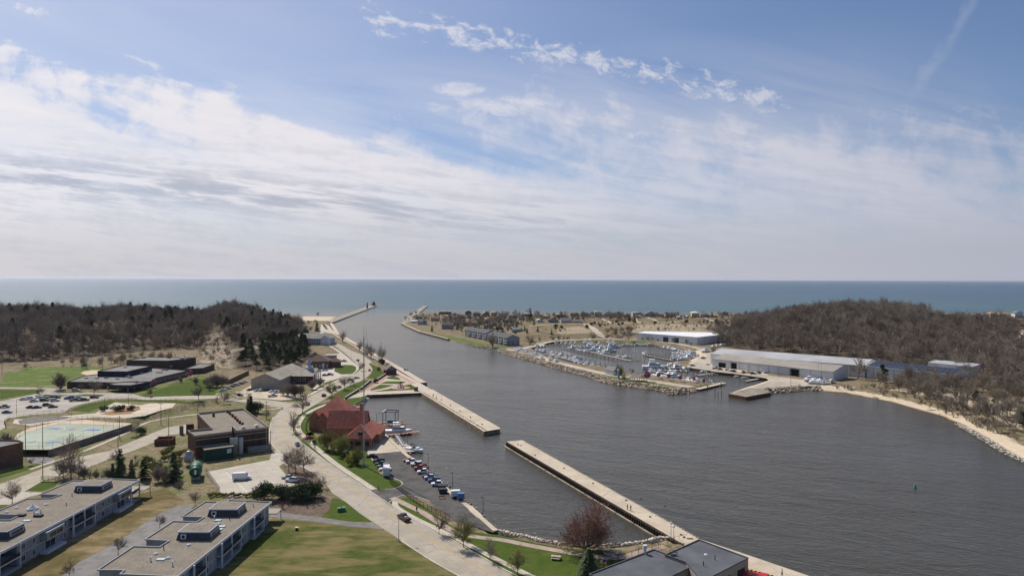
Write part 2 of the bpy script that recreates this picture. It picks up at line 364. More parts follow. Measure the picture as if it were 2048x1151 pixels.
for gp in [[(0, 772), (8, 745), (60, 735), (180, 731), (215, 734), (190, 750), (150, 770)], [(275, 790), (330, 770), (400, 750), (440, 757), (430, 790), (340, 791)],
           [(860, 665), (900, 672), (960, 685), (1000, 690), (1030, 691), (1000, 697), (960, 694), (895, 677)],
           [(1064, 694), (1085, 688), (1150, 681), (1290, 682), (1300, 685), (1200, 686), (1100, 688)], [(1388, 697), (1420, 704), (1418, 714), (1400, 716)], [(1200, 740), (1240, 752), (1360, 776), (1330, 781), (1230, 765)]]:
    green = np.maximum(green, pixmask(gp)*1.0)
green = np.maximum(green, 0.42*((TT < at(640)) & (GYY < 460) & (sdS > 0)))
cover[..., 2] = green
keep = (GH > -3.4)
nx, ny = len(xs), len(ys)
idx = np.arange(nx*ny).reshape(ny, nx)
q = keep[:-1, :-1] | keep[1:, :-1] | keep[:-1, 1:] | keep[1:, 1:]
vis = (np.abs(TT[:-1, :-1]) < 0.95) & q
quads = np.stack([idx[:-1, :-1][vis], idx[:-1, 1:][vis], idx[1:, 1:][vis], idx[1:, :-1][vis]], -1)
used = np.unique(quads); remap = np.full(nx*ny, -1); remap[used] = np.arange(len(used)); quads = remap[quads]
co = np.stack([GXX.ravel()[used], GYY.ravel()[used], GH.ravel()[used]], -1)
me = bpy.data.meshes.new('ground'); me.vertices.add(len(co)); me.vertices.foreach_set('co', co.ravel())
me.loops.add(quads.size); me.loops.foreach_set('vertex_index', quads.ravel()); me.polygons.add(len(quads))
me.polygons.foreach_set('loop_start', np.arange(len(quads))*4); me.polygons.foreach_set('use_smooth', [True]*len(quads)); me.update(calc_edges=True)
ca = me.color_attributes.new('cover', 'FLOAT_COLOR', 'POINT'); ca.data.foreach_set('color', cover.reshape(-1, 4)[used].ravel())
ground = bpy.data.objects.new('ground', me); COL.objects.link(ground); tag(ground, kind='structure')
m = bpy.data.materials.new('ground cover'); m.use_nodes = True; g = NT(m.node_tree)
b = g.n('ShaderNodeBsdfPrincipled'); o = g.n('ShaderNodeOutputMaterial'); g.set(o.inputs[0], b.outputs[0]); b.inputs['Roughness'].default_value = 0.95; b.inputs['Specular IOR Level'].default_value = 0.1
pos = g.n('ShaderNodeNewGeometry').outputs['Position']; at_ = g.n('ShaderNodeAttribute', attribute_name='cover'); sc_ = g.n('ShaderNodeSeparateColor'); g.set(sc_.inputs[0], at_.outputs['Color'])
n1 = g.noise(pos, 0.09, 5, 0.65); n2 = g.noise(pos, 0.5, 4, 0.7); n3 = g.noise(pos, 0.03, 3, 0.5); n4 = g.noise(pos, 2.5, 3, 0.6)
tan_ = g.mix(g.mr(n2, 0.35, 0.65), (0.155, 0.125, 0.075), (0.29, 0.23, 0.145)); tan_ = g.mix(g.mr(n1, 0.45, 0.7), tan_, (0.11, 0.095, 0.055))
sandc = g.mix(g.mr(n2, 0.3, 0.7), (0.50, 0.41, 0.29), (0.63, 0.53, 0.40)); litter = g.mix(g.mr(n2, 0.35, 0.65), (0.055, 0.042, 0.032), (0.12, 0.09, 0.062))
litter = g.mix(g.mr(n1, 0.6, 0.72), litter, (0.33, 0.25, 0.16))
grn = g.mix(g.mr(n2, 0.3, 0.7), (0.07, 0.12, 0.02), (0.13, 0.17, 0.04)); grn = g.mix(g.mr(n1, 0.52, 0.72), grn, (0.22, 0.2, 0.08))
c = g.mix(g.mr(g.m('ADD', sc_.outputs[2], g.m('MULTIPLY', g.m('SUBTRACT', n1, 0.5), 0.9)), 0.35, 0.6), tan_, grn)
c = g.mix(g.mr(g.m('ADD', sc_.outputs[0], g.m('MULTIPLY', g.m('SUBTRACT', n1, 0.5), 0.5)), 0.3, 0.7), c, litter)
c = g.mix(g.mr(g.m('ADD', sc_.outputs[1], g.m('MULTIPLY', g.m('SUBTRACT', n2, 0.5), 0.9)), 0.35, 0.75), c, sandc)
spz = g.n('ShaderNodeSeparateXYZ'); g.set(spz.inputs[0], pos)
c = g.mix(g.mr(spz.outputs[2], 0.35, 0.05), c, (0.24, 0.16, 0.09))
hv = g.mix(0.35, c, g.mix(g.mr(n4, 0.3, 0.7), (0.6, 0.6, 0.6), (1.25, 1.25, 1.25)), 'MULTIPLY')
g.set(b.inputs['Base Color'], hv)
bn = g.n('ShaderNodeBump'); bn.inputs['Distance'].default_value = 0.5; g.set(bn.inputs['Height'], n2); g.set(b.inputs['Normal'], bn.outputs[0])
ground.data.materials.append(m)
# lake and river bed so that nothing shows through
# ------------------------------------------------------------------ water
m = bpy.data.materials.new('water'); m.use_nodes = True; g = NT(m.node_tree)
b = g.n('ShaderNodeBsdfDiffuse'); gl = g.n('ShaderNodeBsdfGlossy'); fr = g.n('ShaderNodeFresnel'); fr.inputs[0].default_value = 1.333; mxs = g.n('ShaderNodeMixShader'); o = g.n('ShaderNodeOutputMaterial'); g.set(mxs.inputs[1], b.outputs[0]); g.set(mxs.inputs[2], gl.outputs[0]); g.set(o.inputs[0], mxs.outputs[0])
pos = g.n('ShaderNodeNewGeometry').outputs['Position']; s_ = g.n('ShaderNodeSeparateXYZ'); g.set(s_.inputs[0], pos)
x, y, z = s_.outputs
pl_n = g.noise(g.vec(g.m('MULTIPLY', x, 0.4), y), 0.004, 4, 0.6, 0.3)
lakem = g.mr(g.m('ADD', g.m('SUBTRACT', y, g.m('MULTIPLY', g.m('ABSOLUTE', g.m('ADD', x, 250)), -0.35)), g.m('MULTIPLY', pl_n, 900)), 1500, 2500)
lakec = g.mix(g.mr(y, 1300, 4500), (0.046, 0.108, 0.125), (0.026, 0.082, 0.14))
st2 = g.noise(g.vec(g.m('MULTIPLY', x, 0.15), y), 0.012, 3, 0.55)
lakec = g.mix(g.m('MULTIPLY', g.mr(st2, 0.45, 0.7), 0.5), lakec, (0.012, 0.034, 0.048))
rs = g.n('ShaderNodeVectorRotate', rotation_type='Z_AXIS'); g.set(rs.inputs['Vector'], pos); rs.inputs['Angle'].default_value = math.radians(-12)
rs2 = g.n('ShaderNodeMapping'); g.set(rs2.inputs['Vector'], rs.outputs[0]); rs2.inputs['Scale'].default_value = (0.45, 0.012, 1.0)
fo = g.m('MULTIPLY', g.mr(g.noise(rs2.outputs[0], 1.0, 3, 0.6, 0.2), 0.66, 0.74), g.mr(g.noise(pos, 0.012, 3, 0.6), 0.5, 0.62))
wc = g.mix(lakem, (0.050, 0.046, 0.037), lakec)
wc = g.mix(g.m('MULTIPLY', fo, 0.28), wc, (0.5, 0.5, 0.5))
wc = g.mix(g.m('MULTIPLY', g.mr(pl_n, 0.35, 0.65), 0.35), wc, g.mix(0.5, wc, (0.085, 0.08, 0.068)))
g.set(b.inputs['Color'], wc); g.set(gl.inputs['Color'], g.mix(lakem, (1.0, 0.94, 0.84), (0.92, 0.96, 1.0))); gl.inputs['Roughness'].default_value = 0.2
g.set(mxs.inputs[0], g.m('MINIMUM', fr.outputs[0], g.m('MULTIPLY_ADD', lakem, -0.17, 0.42)))
# waves: wind ripples, chop and slicks
rot = g.n('ShaderNodeVectorRotate', rotation_type='Z_AXIS'); g.set(rot.inputs['Vector'], pos); rot.inputs['Angle'].default_value = math.radians(28)
mp = g.n('ShaderNodeMapping'); g.set(mp.inputs['Vector'], rot.outputs[0]); mp.inputs['Scale'].default_value = (0.45, 1.0, 1.0)
w1 = g.noise(mp.outputs[0], 0.85, 3, 0.6, 0.4); w2 = g.noise(mp.outputs[0], 0.22, 3, 0.6, 0.3); w3 = g.noise(pos, 0.035, 3, 0.6)
w4 = g.noise(mp.outputs[0], 0.06, 2, 0.5)
hgt = g.m('ADD', g.m('MULTIPLY', w1, 0.40), g.m('ADD', g.m('MULTIPLY', w2, 0.6), g.m('MULTIPLY', w4, 1.0)))
bn = g.n('ShaderNodeBump'); bn.inputs['Distance'].default_value = 1.0
slick = g.noise(g.vec(g.m('MULTIPLY_ADD', y, 0.5, x), g.m('MULTIPLY', y, 2.2)), 0.006, 4, 0.6, 0.6)
g.set(bn.inputs['Strength'], g.m('MULTIPLY', g.mr(slick, 0.3, 0.62, 0.55, 1.0), g.mr(w3, 0.3, 0.7, 0.7, 1.0)))
g.set(bn.inputs['Height'], hgt); g.set(b.inputs['Normal'], bn.outputs[0]); g.set(gl.inputs['Normal'], bn.outputs[0]); g.set(fr.inputs['Normal'], bn.outputs[0])
MATS['water'] = m
mb = MB(); ys_ = [40, 400, 1000, 2000, 5000, 15000, 50000, 110000]
for a, c_ in zip(ys_[:-1], ys_[1:]):
    wa, wb = a*1.5+600, c_*1.5+600
    mb.add([(-wa, a, 0), (wa, a, 0), (wb, c_, 0), (-wb, c_, 0)], [(0, 1, 2, 3)])
tag(mb.build('water', m), kind='structure')
# ------------------------------------------------------------------ sheets on the ground
CONC = mat('road concrete', (0.36, 0.31, 0.25), 0.9, (0.47, 0.41, 0.335), 0.12, bump=0.01, bscale=6)
def joint_concrete(name, a, b_, jx=4.5, ang=0.0, dark=(0.2, 0.17, 0.14)):
    m = bpy.data.materials.new(name); m.use_nodes = True; g = NT(m.node_tree)
    bs = g.n('ShaderNodeBsdfPrincipled'); o = g.n('ShaderNodeOutputMaterial'); g.set(o.inputs[0], bs.outputs[0]); bs.inputs['Roughness'].default_value = 0.9
    pos = g.n('ShaderNodeNewGeometry').outputs['Position']; r = g.n('ShaderNodeVectorRotate', rotation_type='Z_AXIS'); g.set(r.inputs['Vector'], pos); r.inputs['Angle'].default_value = ang
    s = g.n('ShaderNodeSeparateXYZ'); g.set(s.inputs[0], r.outputs[0])
    nz = g.noise(pos, 0.15, 5, 0.65); c = g.mix(g.mr(nz, 0.3, 0.7), a, b_)
    n2 = g.noise(pos, 0.9, 4, 0.7); c = g.mix(g.m('MULTIPLY', g.mr(n2, 0.5, 0.8), 0.35), c, dark)
    for k in (0, 1):
        f = g.m('PINGPONG', s.outputs[k], jx/2); ln = g.mr(f, 0.11, 0.03); c = g.mix(g.m('MULTIPLY', ln, 0.42), c, dark)
    vo = g.n('ShaderNodeTexVoronoi', feature='DISTANCE_TO_EDGE'); g.set(vo.inputs['Vector'], g.vec(g.m('ADD', s.outputs[0], g.m('MULTIPLY', nz, 8)), s.outputs[1])); vo.inputs['Scale'].default_value = 0.09
    cr = g.m('MULTIPLY', g.mr(vo.outputs['Distance'], 0.016, 0.004), g.mr(nz, 0.45, 0.6)); c = g.mix(g.m('MULTIPLY', cr, 0.6), c, (0.12, 0.1, 0.09))
    g.set(bs.inputs['Base Color'], c); MATS[name] = m; return m
ROADM = joint_concrete('jointed road concrete', (0.30, 0.262, 0.205), (0.40, 0.352, 0.28), 5.2, math.radians(-35))
LOTM = joint_concrete('lot concrete', (0.38, 0.34, 0.28), (0.48, 0.43, 0.36), 9, math.radians(-30))
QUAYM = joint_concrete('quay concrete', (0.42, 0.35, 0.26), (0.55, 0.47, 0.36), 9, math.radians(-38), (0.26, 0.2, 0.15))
WALK = joint_concrete('sidewalk concrete', (0.42, 0.37, 0.30), (0.52, 0.46, 0.38), 1.8, math.radians(-35))
BRICKPATH = mat('brick paving', (0.36, 0.2, 0.16), 0.9, (0.45, 0.3, 0.25), 0.8)
PINK = mat('pink path', (0.36, 0.27, 0.22), 0.9, (0.42, 0.33, 0.27), 0.6)
ASPH = mat('dark asphalt', (0.055, 0.052, 0.052), 0.9, (0.095, 0.09, 0.085), 0.25, bump=0.01, bscale=8)
ASPH2 = mat('grey asphalt', (0.15, 0.145, 0.14), 0.9, (0.21, 0.2, 0.19), 0.3)
YEL = mat('yellow paint', (0.55, 0.36, 0.1), 0.8, (0.42, 0.3, 0.14), 2.0); WHT = mat('white paint', (0.75, 0.74, 0.72), 0.7)
KERB = mat('kerb concrete', (0.5, 0.45, 0.38), 0.9, (0.6, 0.55, 0.47), 0.7)
MULCH = mat('mulch', (0.10, 0.07, 0.05), 1.0, (0.17, 0.12, 0.09), 1.2)
def lawnmat(name, a, b_, tanc, t0=0.5, stripes=0.0):
    m = bpy.data.materials.new(name); m.use_nodes = True; g = NT(m.node_tree)
    bs = g.n('ShaderNodeBsdfPrincipled'); o = g.n('ShaderNodeOutputMaterial'); g.set(o.inputs[0], bs.outputs[0]); bs.inputs['Roughness'].default_value = 1.0; bs.inputs['Specular IOR Level'].default_value = 0.05
    pos = g.n('ShaderNodeNewGeometry').outputs['Position']; r = g.n('ShaderNodeMapping'); g.set(r.inputs['Vector'], pos); r.inputs['Rotation'].default_value = (0, 0, math.radians(35)); r.inputs['Scale'].default_value = (0.3, 1.0, 1)
    n1 = g.noise(pos, 0.35, 5, 0.7); c = g.mix(g.mr(n1, 0.3, 0.7), a, b_)
    n2 = g.noise(r.outputs[0], 0.25, 5, 0.65, 0.4); n3 = g.noise(pos, 0.05, 3, 0.6)
    c = g.mix(g.mr(g.m('ADD', g.m('MULTIPLY', n2, 0.6), g.m('MULTIPLY', n3, 0.6)), t0, t0+0.22), c, tanc)
    n4 = g.noise(pos, 3.0, 3, 0.7); c = g.mix(0.5, c, g.mix(g.mr(n4, 0.3, 0.7), (0.6, 0.6, 0.6), (1.3, 1.3, 1.3)), 'MULTIPLY')
    g.set(bs.inputs['Base Color'], c); MATS[name] = m; return m
LAWN = lawnmat('green lawn', (0.05, 0.085, 0.014), (0.08, 0.11, 0.024), (0.14, 0.13, 0.05), 0.62)
LAWN2 = lawnmat('patchy lawn', (0.056, 0.078, 0.017), (0.094, 0.105, 0.029), (0.20, 0.162, 0.075), 0.49)
SLOPE = lawnmat('dry slope', (0.10, 0.09, 0.035), (0.17, 0.13, 0.065), (0.30, 0.225, 0.13), 0.55)
def sheet(name, px, m, off=0.02, kind='structure', z=None):
    pts = [G(a, b) for a, b in px] if z is None else [P(a, b, z) for a, b in px]
    zs_ = [p.z for p in pts]; flat = z is not None or max(zs_)-min(zs_) < 0.06
    poly = [Vector((p.x, p.y, 0)) for p in pts]
    tr = tessellate_polygon([poly]); bm = bmesh.new(); vs = [bm.verts.new(p) for p in poly]
    for t in tr:
        t = ccw(t, poly)
        try: bm.faces.new([vs[i] for i in t])
        except ValueError: pass
    zb = (z if z is not None else sum(zs_)/len(zs_))
    if not flat:
        for _ in range(7):
            es = [e for e in bm.edges if e.calc_length() > 5]
            if not es: break
            bmesh.ops.subdivide_edges(bm, edges=es, cuts=1); bmesh.ops.triangulate(bm, faces=[f for f in bm.faces if len(f.verts) > 3])
        for v in bm.verts: v.co.z = Hs(v.co.x, v.co.y)+off+0.08
    else:
        for v in bm.verts: v.co.z = zb+off
    bmesh.ops.recalc_face_normals(bm, faces=bm.faces)
    me = bpy.data.meshes.new(name); bm.to_mesh(me); bm.free(); me.materials.append(m)
    if me.polygons and me.polygons[0].normal.z < 0: me.flip_normals()
    o = bpy.data.objects.new(name, me); COL.objects.link(o); return tag(o, kind=kind)
def resample(pts, step):
    out = [Vector(pts[0])]
    for a, b in zip(pts[:-1], pts[1:]):
        a = Vector(a); b = Vector(b); n = max(1, int((b-a).length/step))
        for i in range(1, n+1): out.append(a.lerp(b, i/n))
    return out
def smoothline(pts, it=2):
    pts = [Vector(p) for p in pts]
    for _ in range(it):
        q = [pts[0]]
        for a, b in zip(pts[:-1], pts[1:]): q += [a.lerp(b, 0.25), a.lerp(b, 0.75)]
        q.append(pts[-1]); pts = q
    return pts
def ribbon_mb(pts, w, off=0.03, h=0.0, step=5, side=0.0, smooth=True, follow=True):
    pts = smoothline(pts) if smooth else pts
    pts = resample([Vector((p[0], p[1], 0)) for p in pts], step); mb = MB(); L_ = []; R_ = []
    for i, p in enumerate(pts):
        d = (pts[min(i+1, len(pts)-1)]-pts[max(i-1, 0)]); d.normalize(); nrm = Vector((-d.y, d.x, 0))
        L_.append(p+nrm*(w/2+side)); R_.append(p-nrm*(w/2-side))
    zf = lambda p: Hs(p.x, p.y)
    vs = []
    for l, r in zip(L_, R_):
        zl = max(zf(l), zf(r)) if follow else 2.0
        vs += [(l.x, l.y, zl+off), (r.x, r.y, zl+off)]
        if h: vs += [(l.x, l.y, zl+off+h), (r.x, r.y, zl+off+h)]
    k = 4 if h else 2; fs = []
    for i in range(len(pts)-1):
        a = i*k; b_ = a+k
        if h: fs += [(a+2, a+3, b_+3, b_+2), (a, a+2, b_+2, b_), (a+1, b_+1, b_+3, a+3)]
        else: fs += [(a, a+1, b_+1, b_)]
    if h: n = (len(pts)-1)*k; fs += [(0, 1, 3, 2), (n, n+2, n+3, n+1)]
    return mb.add(vs, fs)
def ribbon(name, px, w, m, off=0.04, h=0.0, side=0.0, kind='structure', step=5):
    return tag(ribbon_mb([G(a, b) for a, b in px], w, off, h, step, side).build(name, m), kind=kind)
RR = [(1090, 1178), (1029, 1151), (932, 1096), (838, 1042), (777, 1008), (732, 976.5), (690, 949), (655, 925), (620, 898), (600, 883), (590, 873), (584, 863), (582.6, 852), (586, 841), (592, 833), (608, 821), (633, 807), (653, 794), (698, 770), (721, 762), (733, 754), (741, 746), (744.7, 739), (743, 733), (737, 728), (745, 722), (722, 708), (701, 700), (682, 689), (662, 680), (641, 673)]
RL = [(975, 1178), (918, 1151), (855, 1115), (803, 1080), (763, 1054), (744, 1042), (720, 1026), (690, 1002), (664, 985), (651, 965), (629, 946), (603, 930), (572, 912), (552, 898), (541, 884), (539, 868), (541, 850), (547, 834), (561, 820), (584, 810), (610, 800), (617, 794), (649, 778), (684, 762), (705, 750), (718, 741), (723, 735), (715.5, 730), (707.7, 722), (691, 706), (671, 692), (649, 683), (641, 679)]
sheet('road', RR+RL[::-1], ROADM, 0.035, z=2.0)
MID = [(1030, 1178), (986, 1151), (900, 1100), (815, 1049), (739, 1000), (700, 973), (650, 943), (610, 913), (585, 893), (570, 876), (563, 860), (565, 848), (574, 836), (590, 824), (612, 810), (640, 793), (690, 765), (715, 752), (733, 740)]
for sg in (-1, 1): ribbon('road_markings', MID, 0.16, YEL, 0.05, side=0.16*sg)
ribbon('kerb', RR[:11], 0.35, KERB, 0.0, 0.14, side=-0.2, step=8); ribbon('kerb', RL[0:4], 0.35, KERB, 0.0, 0.14, side=0.2, step=8); ribbon('kerb', RR[10:18], 0.35, KERB, 0.0, 0.14, side=-0.2); ribbon('kerb', RL[10:18], 0.35, KERB, 0.0, 0.14, side=0.2)
sheet('road', [(350, 792), (475, 796), (512, 798), (538, 800), (578, 805), (600, 803), (575, 816), (512, 806), (467, 802), (400, 798), (350, 798)], ROADM, 0.03)
ribbon('path', [(400, 789), (475, 793.5), (538, 797), (575, 801)], 1.8, WALK, 0.02)
ribbon('path', [(515, 818), (545, 818), (574, 813)], 2.0, WALK, 0.02); ribbon('path', [(540, 812), (556, 812.5), (571, 816)], 1.8, WALK, 0.02)
# verges and lawns near the road
sheet('lawn', [(777, 1007), (790, 997), (812, 994), (830, 1000), (860, 1020), (880, 1035), (905, 1052), (940, 1062), (990, 1068), (1050, 1080), (1117, 1094), (1203, 1100), (1240, 1100), (1262, 1108), (1240, 1130), (1180, 1178), (1090, 1178), (1029, 1151), (932, 1096), (838, 1042)], LAWN, 0.015, z=2.0)
sheet('lawn', [(600, 882), (655, 924), (732, 975), (744, 978), (780, 977), (800, 974), (806, 967), (800, 963), (760, 948), (745, 915), (735, 900), (700, 898), (660, 900), (640, 880), (622, 862), (612, 868)], LAWN, 0.015, z=2.0)
sheet('lawn', [(592, 834), (608, 821), (633, 808), (672, 802), (650, 815), (630, 825), (622, 850), (630, 868), (612, 872), (600, 862)], LAWN, 0.015, z=2.0)
sheet('lawn', [(664, 995), (676, 996), (691, 1003), (722, 1027), (742, 1041), (745, 1043), (700, 1042), (641, 1033), (655, 1018)], LAWN, 0.015, z=2.0)
sheet('lawn', [(568, 1037), (640, 1044), (700, 1052), (760, 1055), (803, 1081), (855, 1116), (918, 1152), (975, 1178), (380, 1178), (480, 1075), (545, 1036)], LAWN2, 0.015, z=2.0)
sheet('planting_bed', [(540, 1010), (556, 995), (600, 982), (650, 990), (663, 1000), (658, 1020), (640, 1032), (600, 1028), (548, 1021)], MULCH, 0.025, z=2.0)
sheet('path', [(540, 1020), (600, 1029), (641, 1034), (700, 1043), (750, 1045), (768, 1057), (700, 1052), (640, 1043), (568, 1036), (540, 1032)], ASPH2, 0.03, z=2.0)
sheet('parking_lot', [(412, 943), (539, 919), (545, 902), (560, 898), (604, 932), (590, 937), (566, 926), (558, 932), (580, 960), (590, 968), (560, 980), (500, 993), (455, 993), (440, 987)], LOTM, 0.03, z=2.0)
for a in ([(452, 944), (494, 983)], [(475, 950), (492, 965)]): ribbon('parking_lines', a, 0.15, WHT, 0.045)
sheet('planting_bed', [(563, 929), (575, 926), (603, 933), (629, 948), (645, 965), (640, 978), (600, 975), (583, 962)], MULCH, 0.028, z=2.0)
ribbon('path', [(791, 1000), (789, 1008), (796, 1016), (838, 1040), (885, 1061), (944, 1092), (1003, 1122.5), (1080, 1160)], 1.9, WALK, 0.04)
ribbon('path', [(784, 994), (815, 1009.5), (850, 1026), (885, 1050), (916, 1066), (956, 1074), (1003, 1078), (1063, 1091), (1143, 1105), (1190, 1113), (1241, 1116), (1275, 1104), (1330, 1092)], 2.4, PINK, 0.06)
ribbon('path', [(748, 978), (704, 949), (673.5, 929), (650, 910), (624, 888), (610, 874), (598, 862), (595, 850.5), (602, 837), (614, 825), (650, 808), (690, 800)], 2.4, WALK, 0.04)
sheet('parking_lot', [(735, 907), (801, 902), (813, 906), (829, 920), (866, 950), (897, 978), (930, 1003), (945, 1015), (955, 1028), (975, 1040), (996, 1060), (985, 1064), (930, 1046), (905, 1040), (880, 1018), (860, 1003), (835, 994), (815, 990), (800, 992), (783, 1001), (777, 1007), (732, 976.5), (744, 978), (790, 977), (806, 969), (803, 962), (790, 957), (765, 945), (747, 922)], ASPH, 0.03, z=2.0)
sheet('apron', [(735, 847), (743, 847), (759, 864.5), (779.5, 881.7), (801, 902), (768, 905), (735, 907)], QUAYM, 0.045, z=2.0)
sheet('apron', [(930, 1003), (945, 1012), (965, 1030), (955, 1035), (938, 1020)], QUAYM, 0.045, z=2.0)
for e in ([(735, 905), (747, 922), (765, 945), (790, 957), (803, 962), (806, 969), (790, 977), (770, 978)], [(777, 1006), (783, 1000), (800, 991), (815, 989), (835, 993), (860, 1002)]): ribbon('kerb', e, 0.3, KERB, 0.0, 0.14)
# river park
PAVE = joint_concrete('park paving', (0.42, 0.36, 0.29), (0.52, 0.45, 0.37), 3, math.radians(20))
sheet('plaza', [(732, 790), (737, 788), (841, 784), (864, 779), (840, 765), (797, 742), (785, 739), (775, 748), (755, 768), (733, 780), (690, 796), (672, 800), (690, 803), (717, 797)], PAVE, 0.02, z=2.0)
for w_ in ([(772, 756.7), (780, 752), (788, 751), (796, 754), (803, 759.6)], [(760, 766.5), (772, 761.6), (807, 762), (813, 764.5), (795.5, 767.5)], [(741, 778), (760, 768.4), (787.7, 769.4), (770, 775), (741, 780.5)], [(744.6, 783), (772, 778), (821, 767.4), (832.6, 775), (829, 779)]):
    sheet('lawn', w_, LAWN, 0.04, z=2.0)
for w_, wd in (([(786, 744), (827, 766.5)], 4.0), ([(733, 780), (776, 751)], 3.5), ([(741, 781.5), (780, 773), (818, 766)], 2.5)): ribbon('path', w_, wd, BRICKPATH, 0.03)
sheet('lawn', [(649, 799), (686, 797), (715, 779), (741, 759.5), (728, 760), (709.5, 766), (684, 779)], LAWN, 0.02, z=2.0)
sheet('lawn', [(738, 726), (760, 735), (768, 745), (766, 750), (755, 757), (734, 756), (744, 745), (746, 738)], LAWN, 0.02, z=2.0)
sheet('lawn', [(672, 804), (700, 796), (735, 791), (728, 799), (715, 806), (690, 812), (680, 812)], LAWN, 0.03, z=2.0)
sheet('lawn', [(668, 741.6), (670, 735), (676, 731), (690, 729), (704, 729.5), (712, 733), (712, 740), (704, 747.5), (682, 748)], LAWN, 0.04, z=2.0)
sheet('lawn', [(717, 730), (722, 734), (722, 740), (711, 748), (706, 748.5), (718, 738)], LAWN, 0.02, z=2.0)
sheet('parking_lot', [(636, 735), (640, 718), (652, 708), (684, 706), (700, 718), (715, 730), (722, 736), (708, 749), (684, 762), (650, 776), (625, 778), (628, 755)], mat('pale lot', (0.42, 0.37, 0.31), 0.9, (0.5, 0.45, 0.38), 0.15), 0.008, z=2.0)
sheet('lawn', [(622, 784), (650, 764), (685, 754), (698, 751), (680, 762), (645, 777), (622, 790)], LAWN2, 0.02, z=2.0)
ribbon('path', [(618, 790), (650, 772), (684, 757), (703, 747), (716, 737), (708, 727), (690, 712), (668, 695), (645, 684)], 2.6, WALK, 0.03)
sheet('parking_lot', [(470, 783), (520, 760), (545, 758), (575, 785), (620, 790), (612, 797), (560, 800), (505, 795), (480, 792)], mat('tan lot', (0.46, 0.38, 0.28), 0.9, (0.54, 0.46, 0.35), 0.15), 0.02)
sheet('lawn', [(540, 796), (575, 793), (612, 796), (600, 801), (560, 802)], LAWN, 0.06)
# beach car park and quay strip
sheet('parking_lot', [(640, 668), (642, 648), (652, 648), (660, 655), (668, 668), (650, 664)], mat('pale lot', None), 0.03, z=2.0)
ribbon('path', [(654, 650), (668, 668), (700, 687), (748, 715), (792, 741), (838, 768)], 4.0, QUAYM, 0.05)
# school side, on the upper terrace
SLOT = mat('school lot', (0.32, 0.29, 0.25), 0.9, (0.41, 0.37, 0.32), 0.12)
sheet('parking_lot', [(-60, 812), (0, 802), (65, 789), (94, 778), (105, 777), (150, 784), (262, 786), (275, 790), (292, 794), (352, 791.5), (352, 798), (292, 799), (262, 796), (215, 797), (160, 808), (140, 815), (128, 824), (60, 829), (15, 836), (8, 845), (12, 853), (0, 860), (-60, 870)], SLOT, 0.02, z=TZ)
ribbon('path', [(-20, 775), (60, 776), (110, 777)], 4, SLOT, 0.05)
sheet('infield', [(161, 746), (168, 742), (185, 739.5), (200, 739.5), (206, 744), (196, 751), (175, 750.5)], mat('infield dirt', (0.5, 0.38, 0.26), 0.95, (0.56, 0.45, 0.32), 0.3), 0.05, z=TZ)
for l_ in ([(68, 791), (90, 788), (139, 790), (110, 794), (72, 794)], [(138, 791.5), (170, 787.5), (212, 789), (190, 791.5)], [(100, 786), (130, 783), (170, 782), (150, 785)], [(0, 798), (0, 779), (90, 779), (80, 784)],
           [(140, 821), (160, 812), (215, 800), (280, 799), (352, 800), (398, 803), (380, 807), (262, 802), (232, 803), (205, 814), (178, 823)], [(278, 791), (300, 784), (330, 774), (395, 758), (440, 758), (430, 790), (352, 790.5), (292, 793)]):
    sheet('lawn', l_, LAWN, 0.05, z=TZ)
SKATE = mat('skatepark concrete', (0.46, 0.39, 0.30), 0.9, (0.56, 0.49, 0.39), 0.2)
sheet('skatepark', [(120, 832), (190, 826), (215, 812), (230, 804), (245, 806), (280, 810), (300, 806), (352, 806), (345, 815), (320, 821), (290, 831), (250, 836), (190, 834), (140, 839), (60, 851), (25, 846), (30, 838), (60, 838)], SKATE, 0.07, z=TZ)
sheet('planting_bed', [(200, 828), (230, 818), (250, 811), (278, 812), (282, 818), (260, 827), (225, 830)], mat('bark bed', (0.25, 0.15, 0.08), 1, (0.33, 0.2, 0.1), 0.8), 0.1, z=TZ)
sheet('planting_bed', [(36, 841), (60, 835), (120, 832), (143, 834), (130, 838), (60, 847), (40, 848)], mat('dark bowl', (0.11, 0.10, 0.10), 0.9, (0.16, 0.15, 0.14), 0.4), 0.1, z=TZ)  # flat dark sheet drawn for the skatepark bowl, nothing planted here
sheet('court_apron', [(28, 880), (33, 868), (60, 855), (120, 842), (170, 839), (210, 843), (262, 846), (245, 851), (235, 851), (121, 845.6), (45, 868), (40, 876)], mat('tan court apron', (0.5, 0.38, 0.28), 0.9, (0.56, 0.45, 0.34), 0.3), 0.09, z=TZ)
sheet('sports_court', [(30, 880), (40, 868), (121, 845.6), (235, 851), (246, 851), (98, 899), (47, 899)], mat('pale green court', (0.31, 0.36, 0.28), 0.85, (0.35, 0.39, 0.31), 0.3), 0.11, z=TZ)
BLU = mat('blue court paint', (0.10, 0.16, 0.36), 0.8)
for l_ in ([(88, 857), (110, 855.5), (122, 856.5), (115, 858.5)], [(135, 858.5), (147, 857), (152, 858), (142, 860)], [(166, 861), (180, 858), (202, 858), (198, 861.5)], [(53, 885), (70, 881.5), (74, 882.5), (60, 885.5)], [(88, 885), (115, 882), (120, 884), (95, 887)]):
    sheet('court_markings', l_, BLU, 0.13, z=TZ)
for l_ in ([(60, 866), (225, 856)], [(47, 880), (160, 878)], [(104, 850), (130, 853), (128, 862), (75, 861)]): ribbon('court_markings', l_, 0.12, WHT, 0.15)
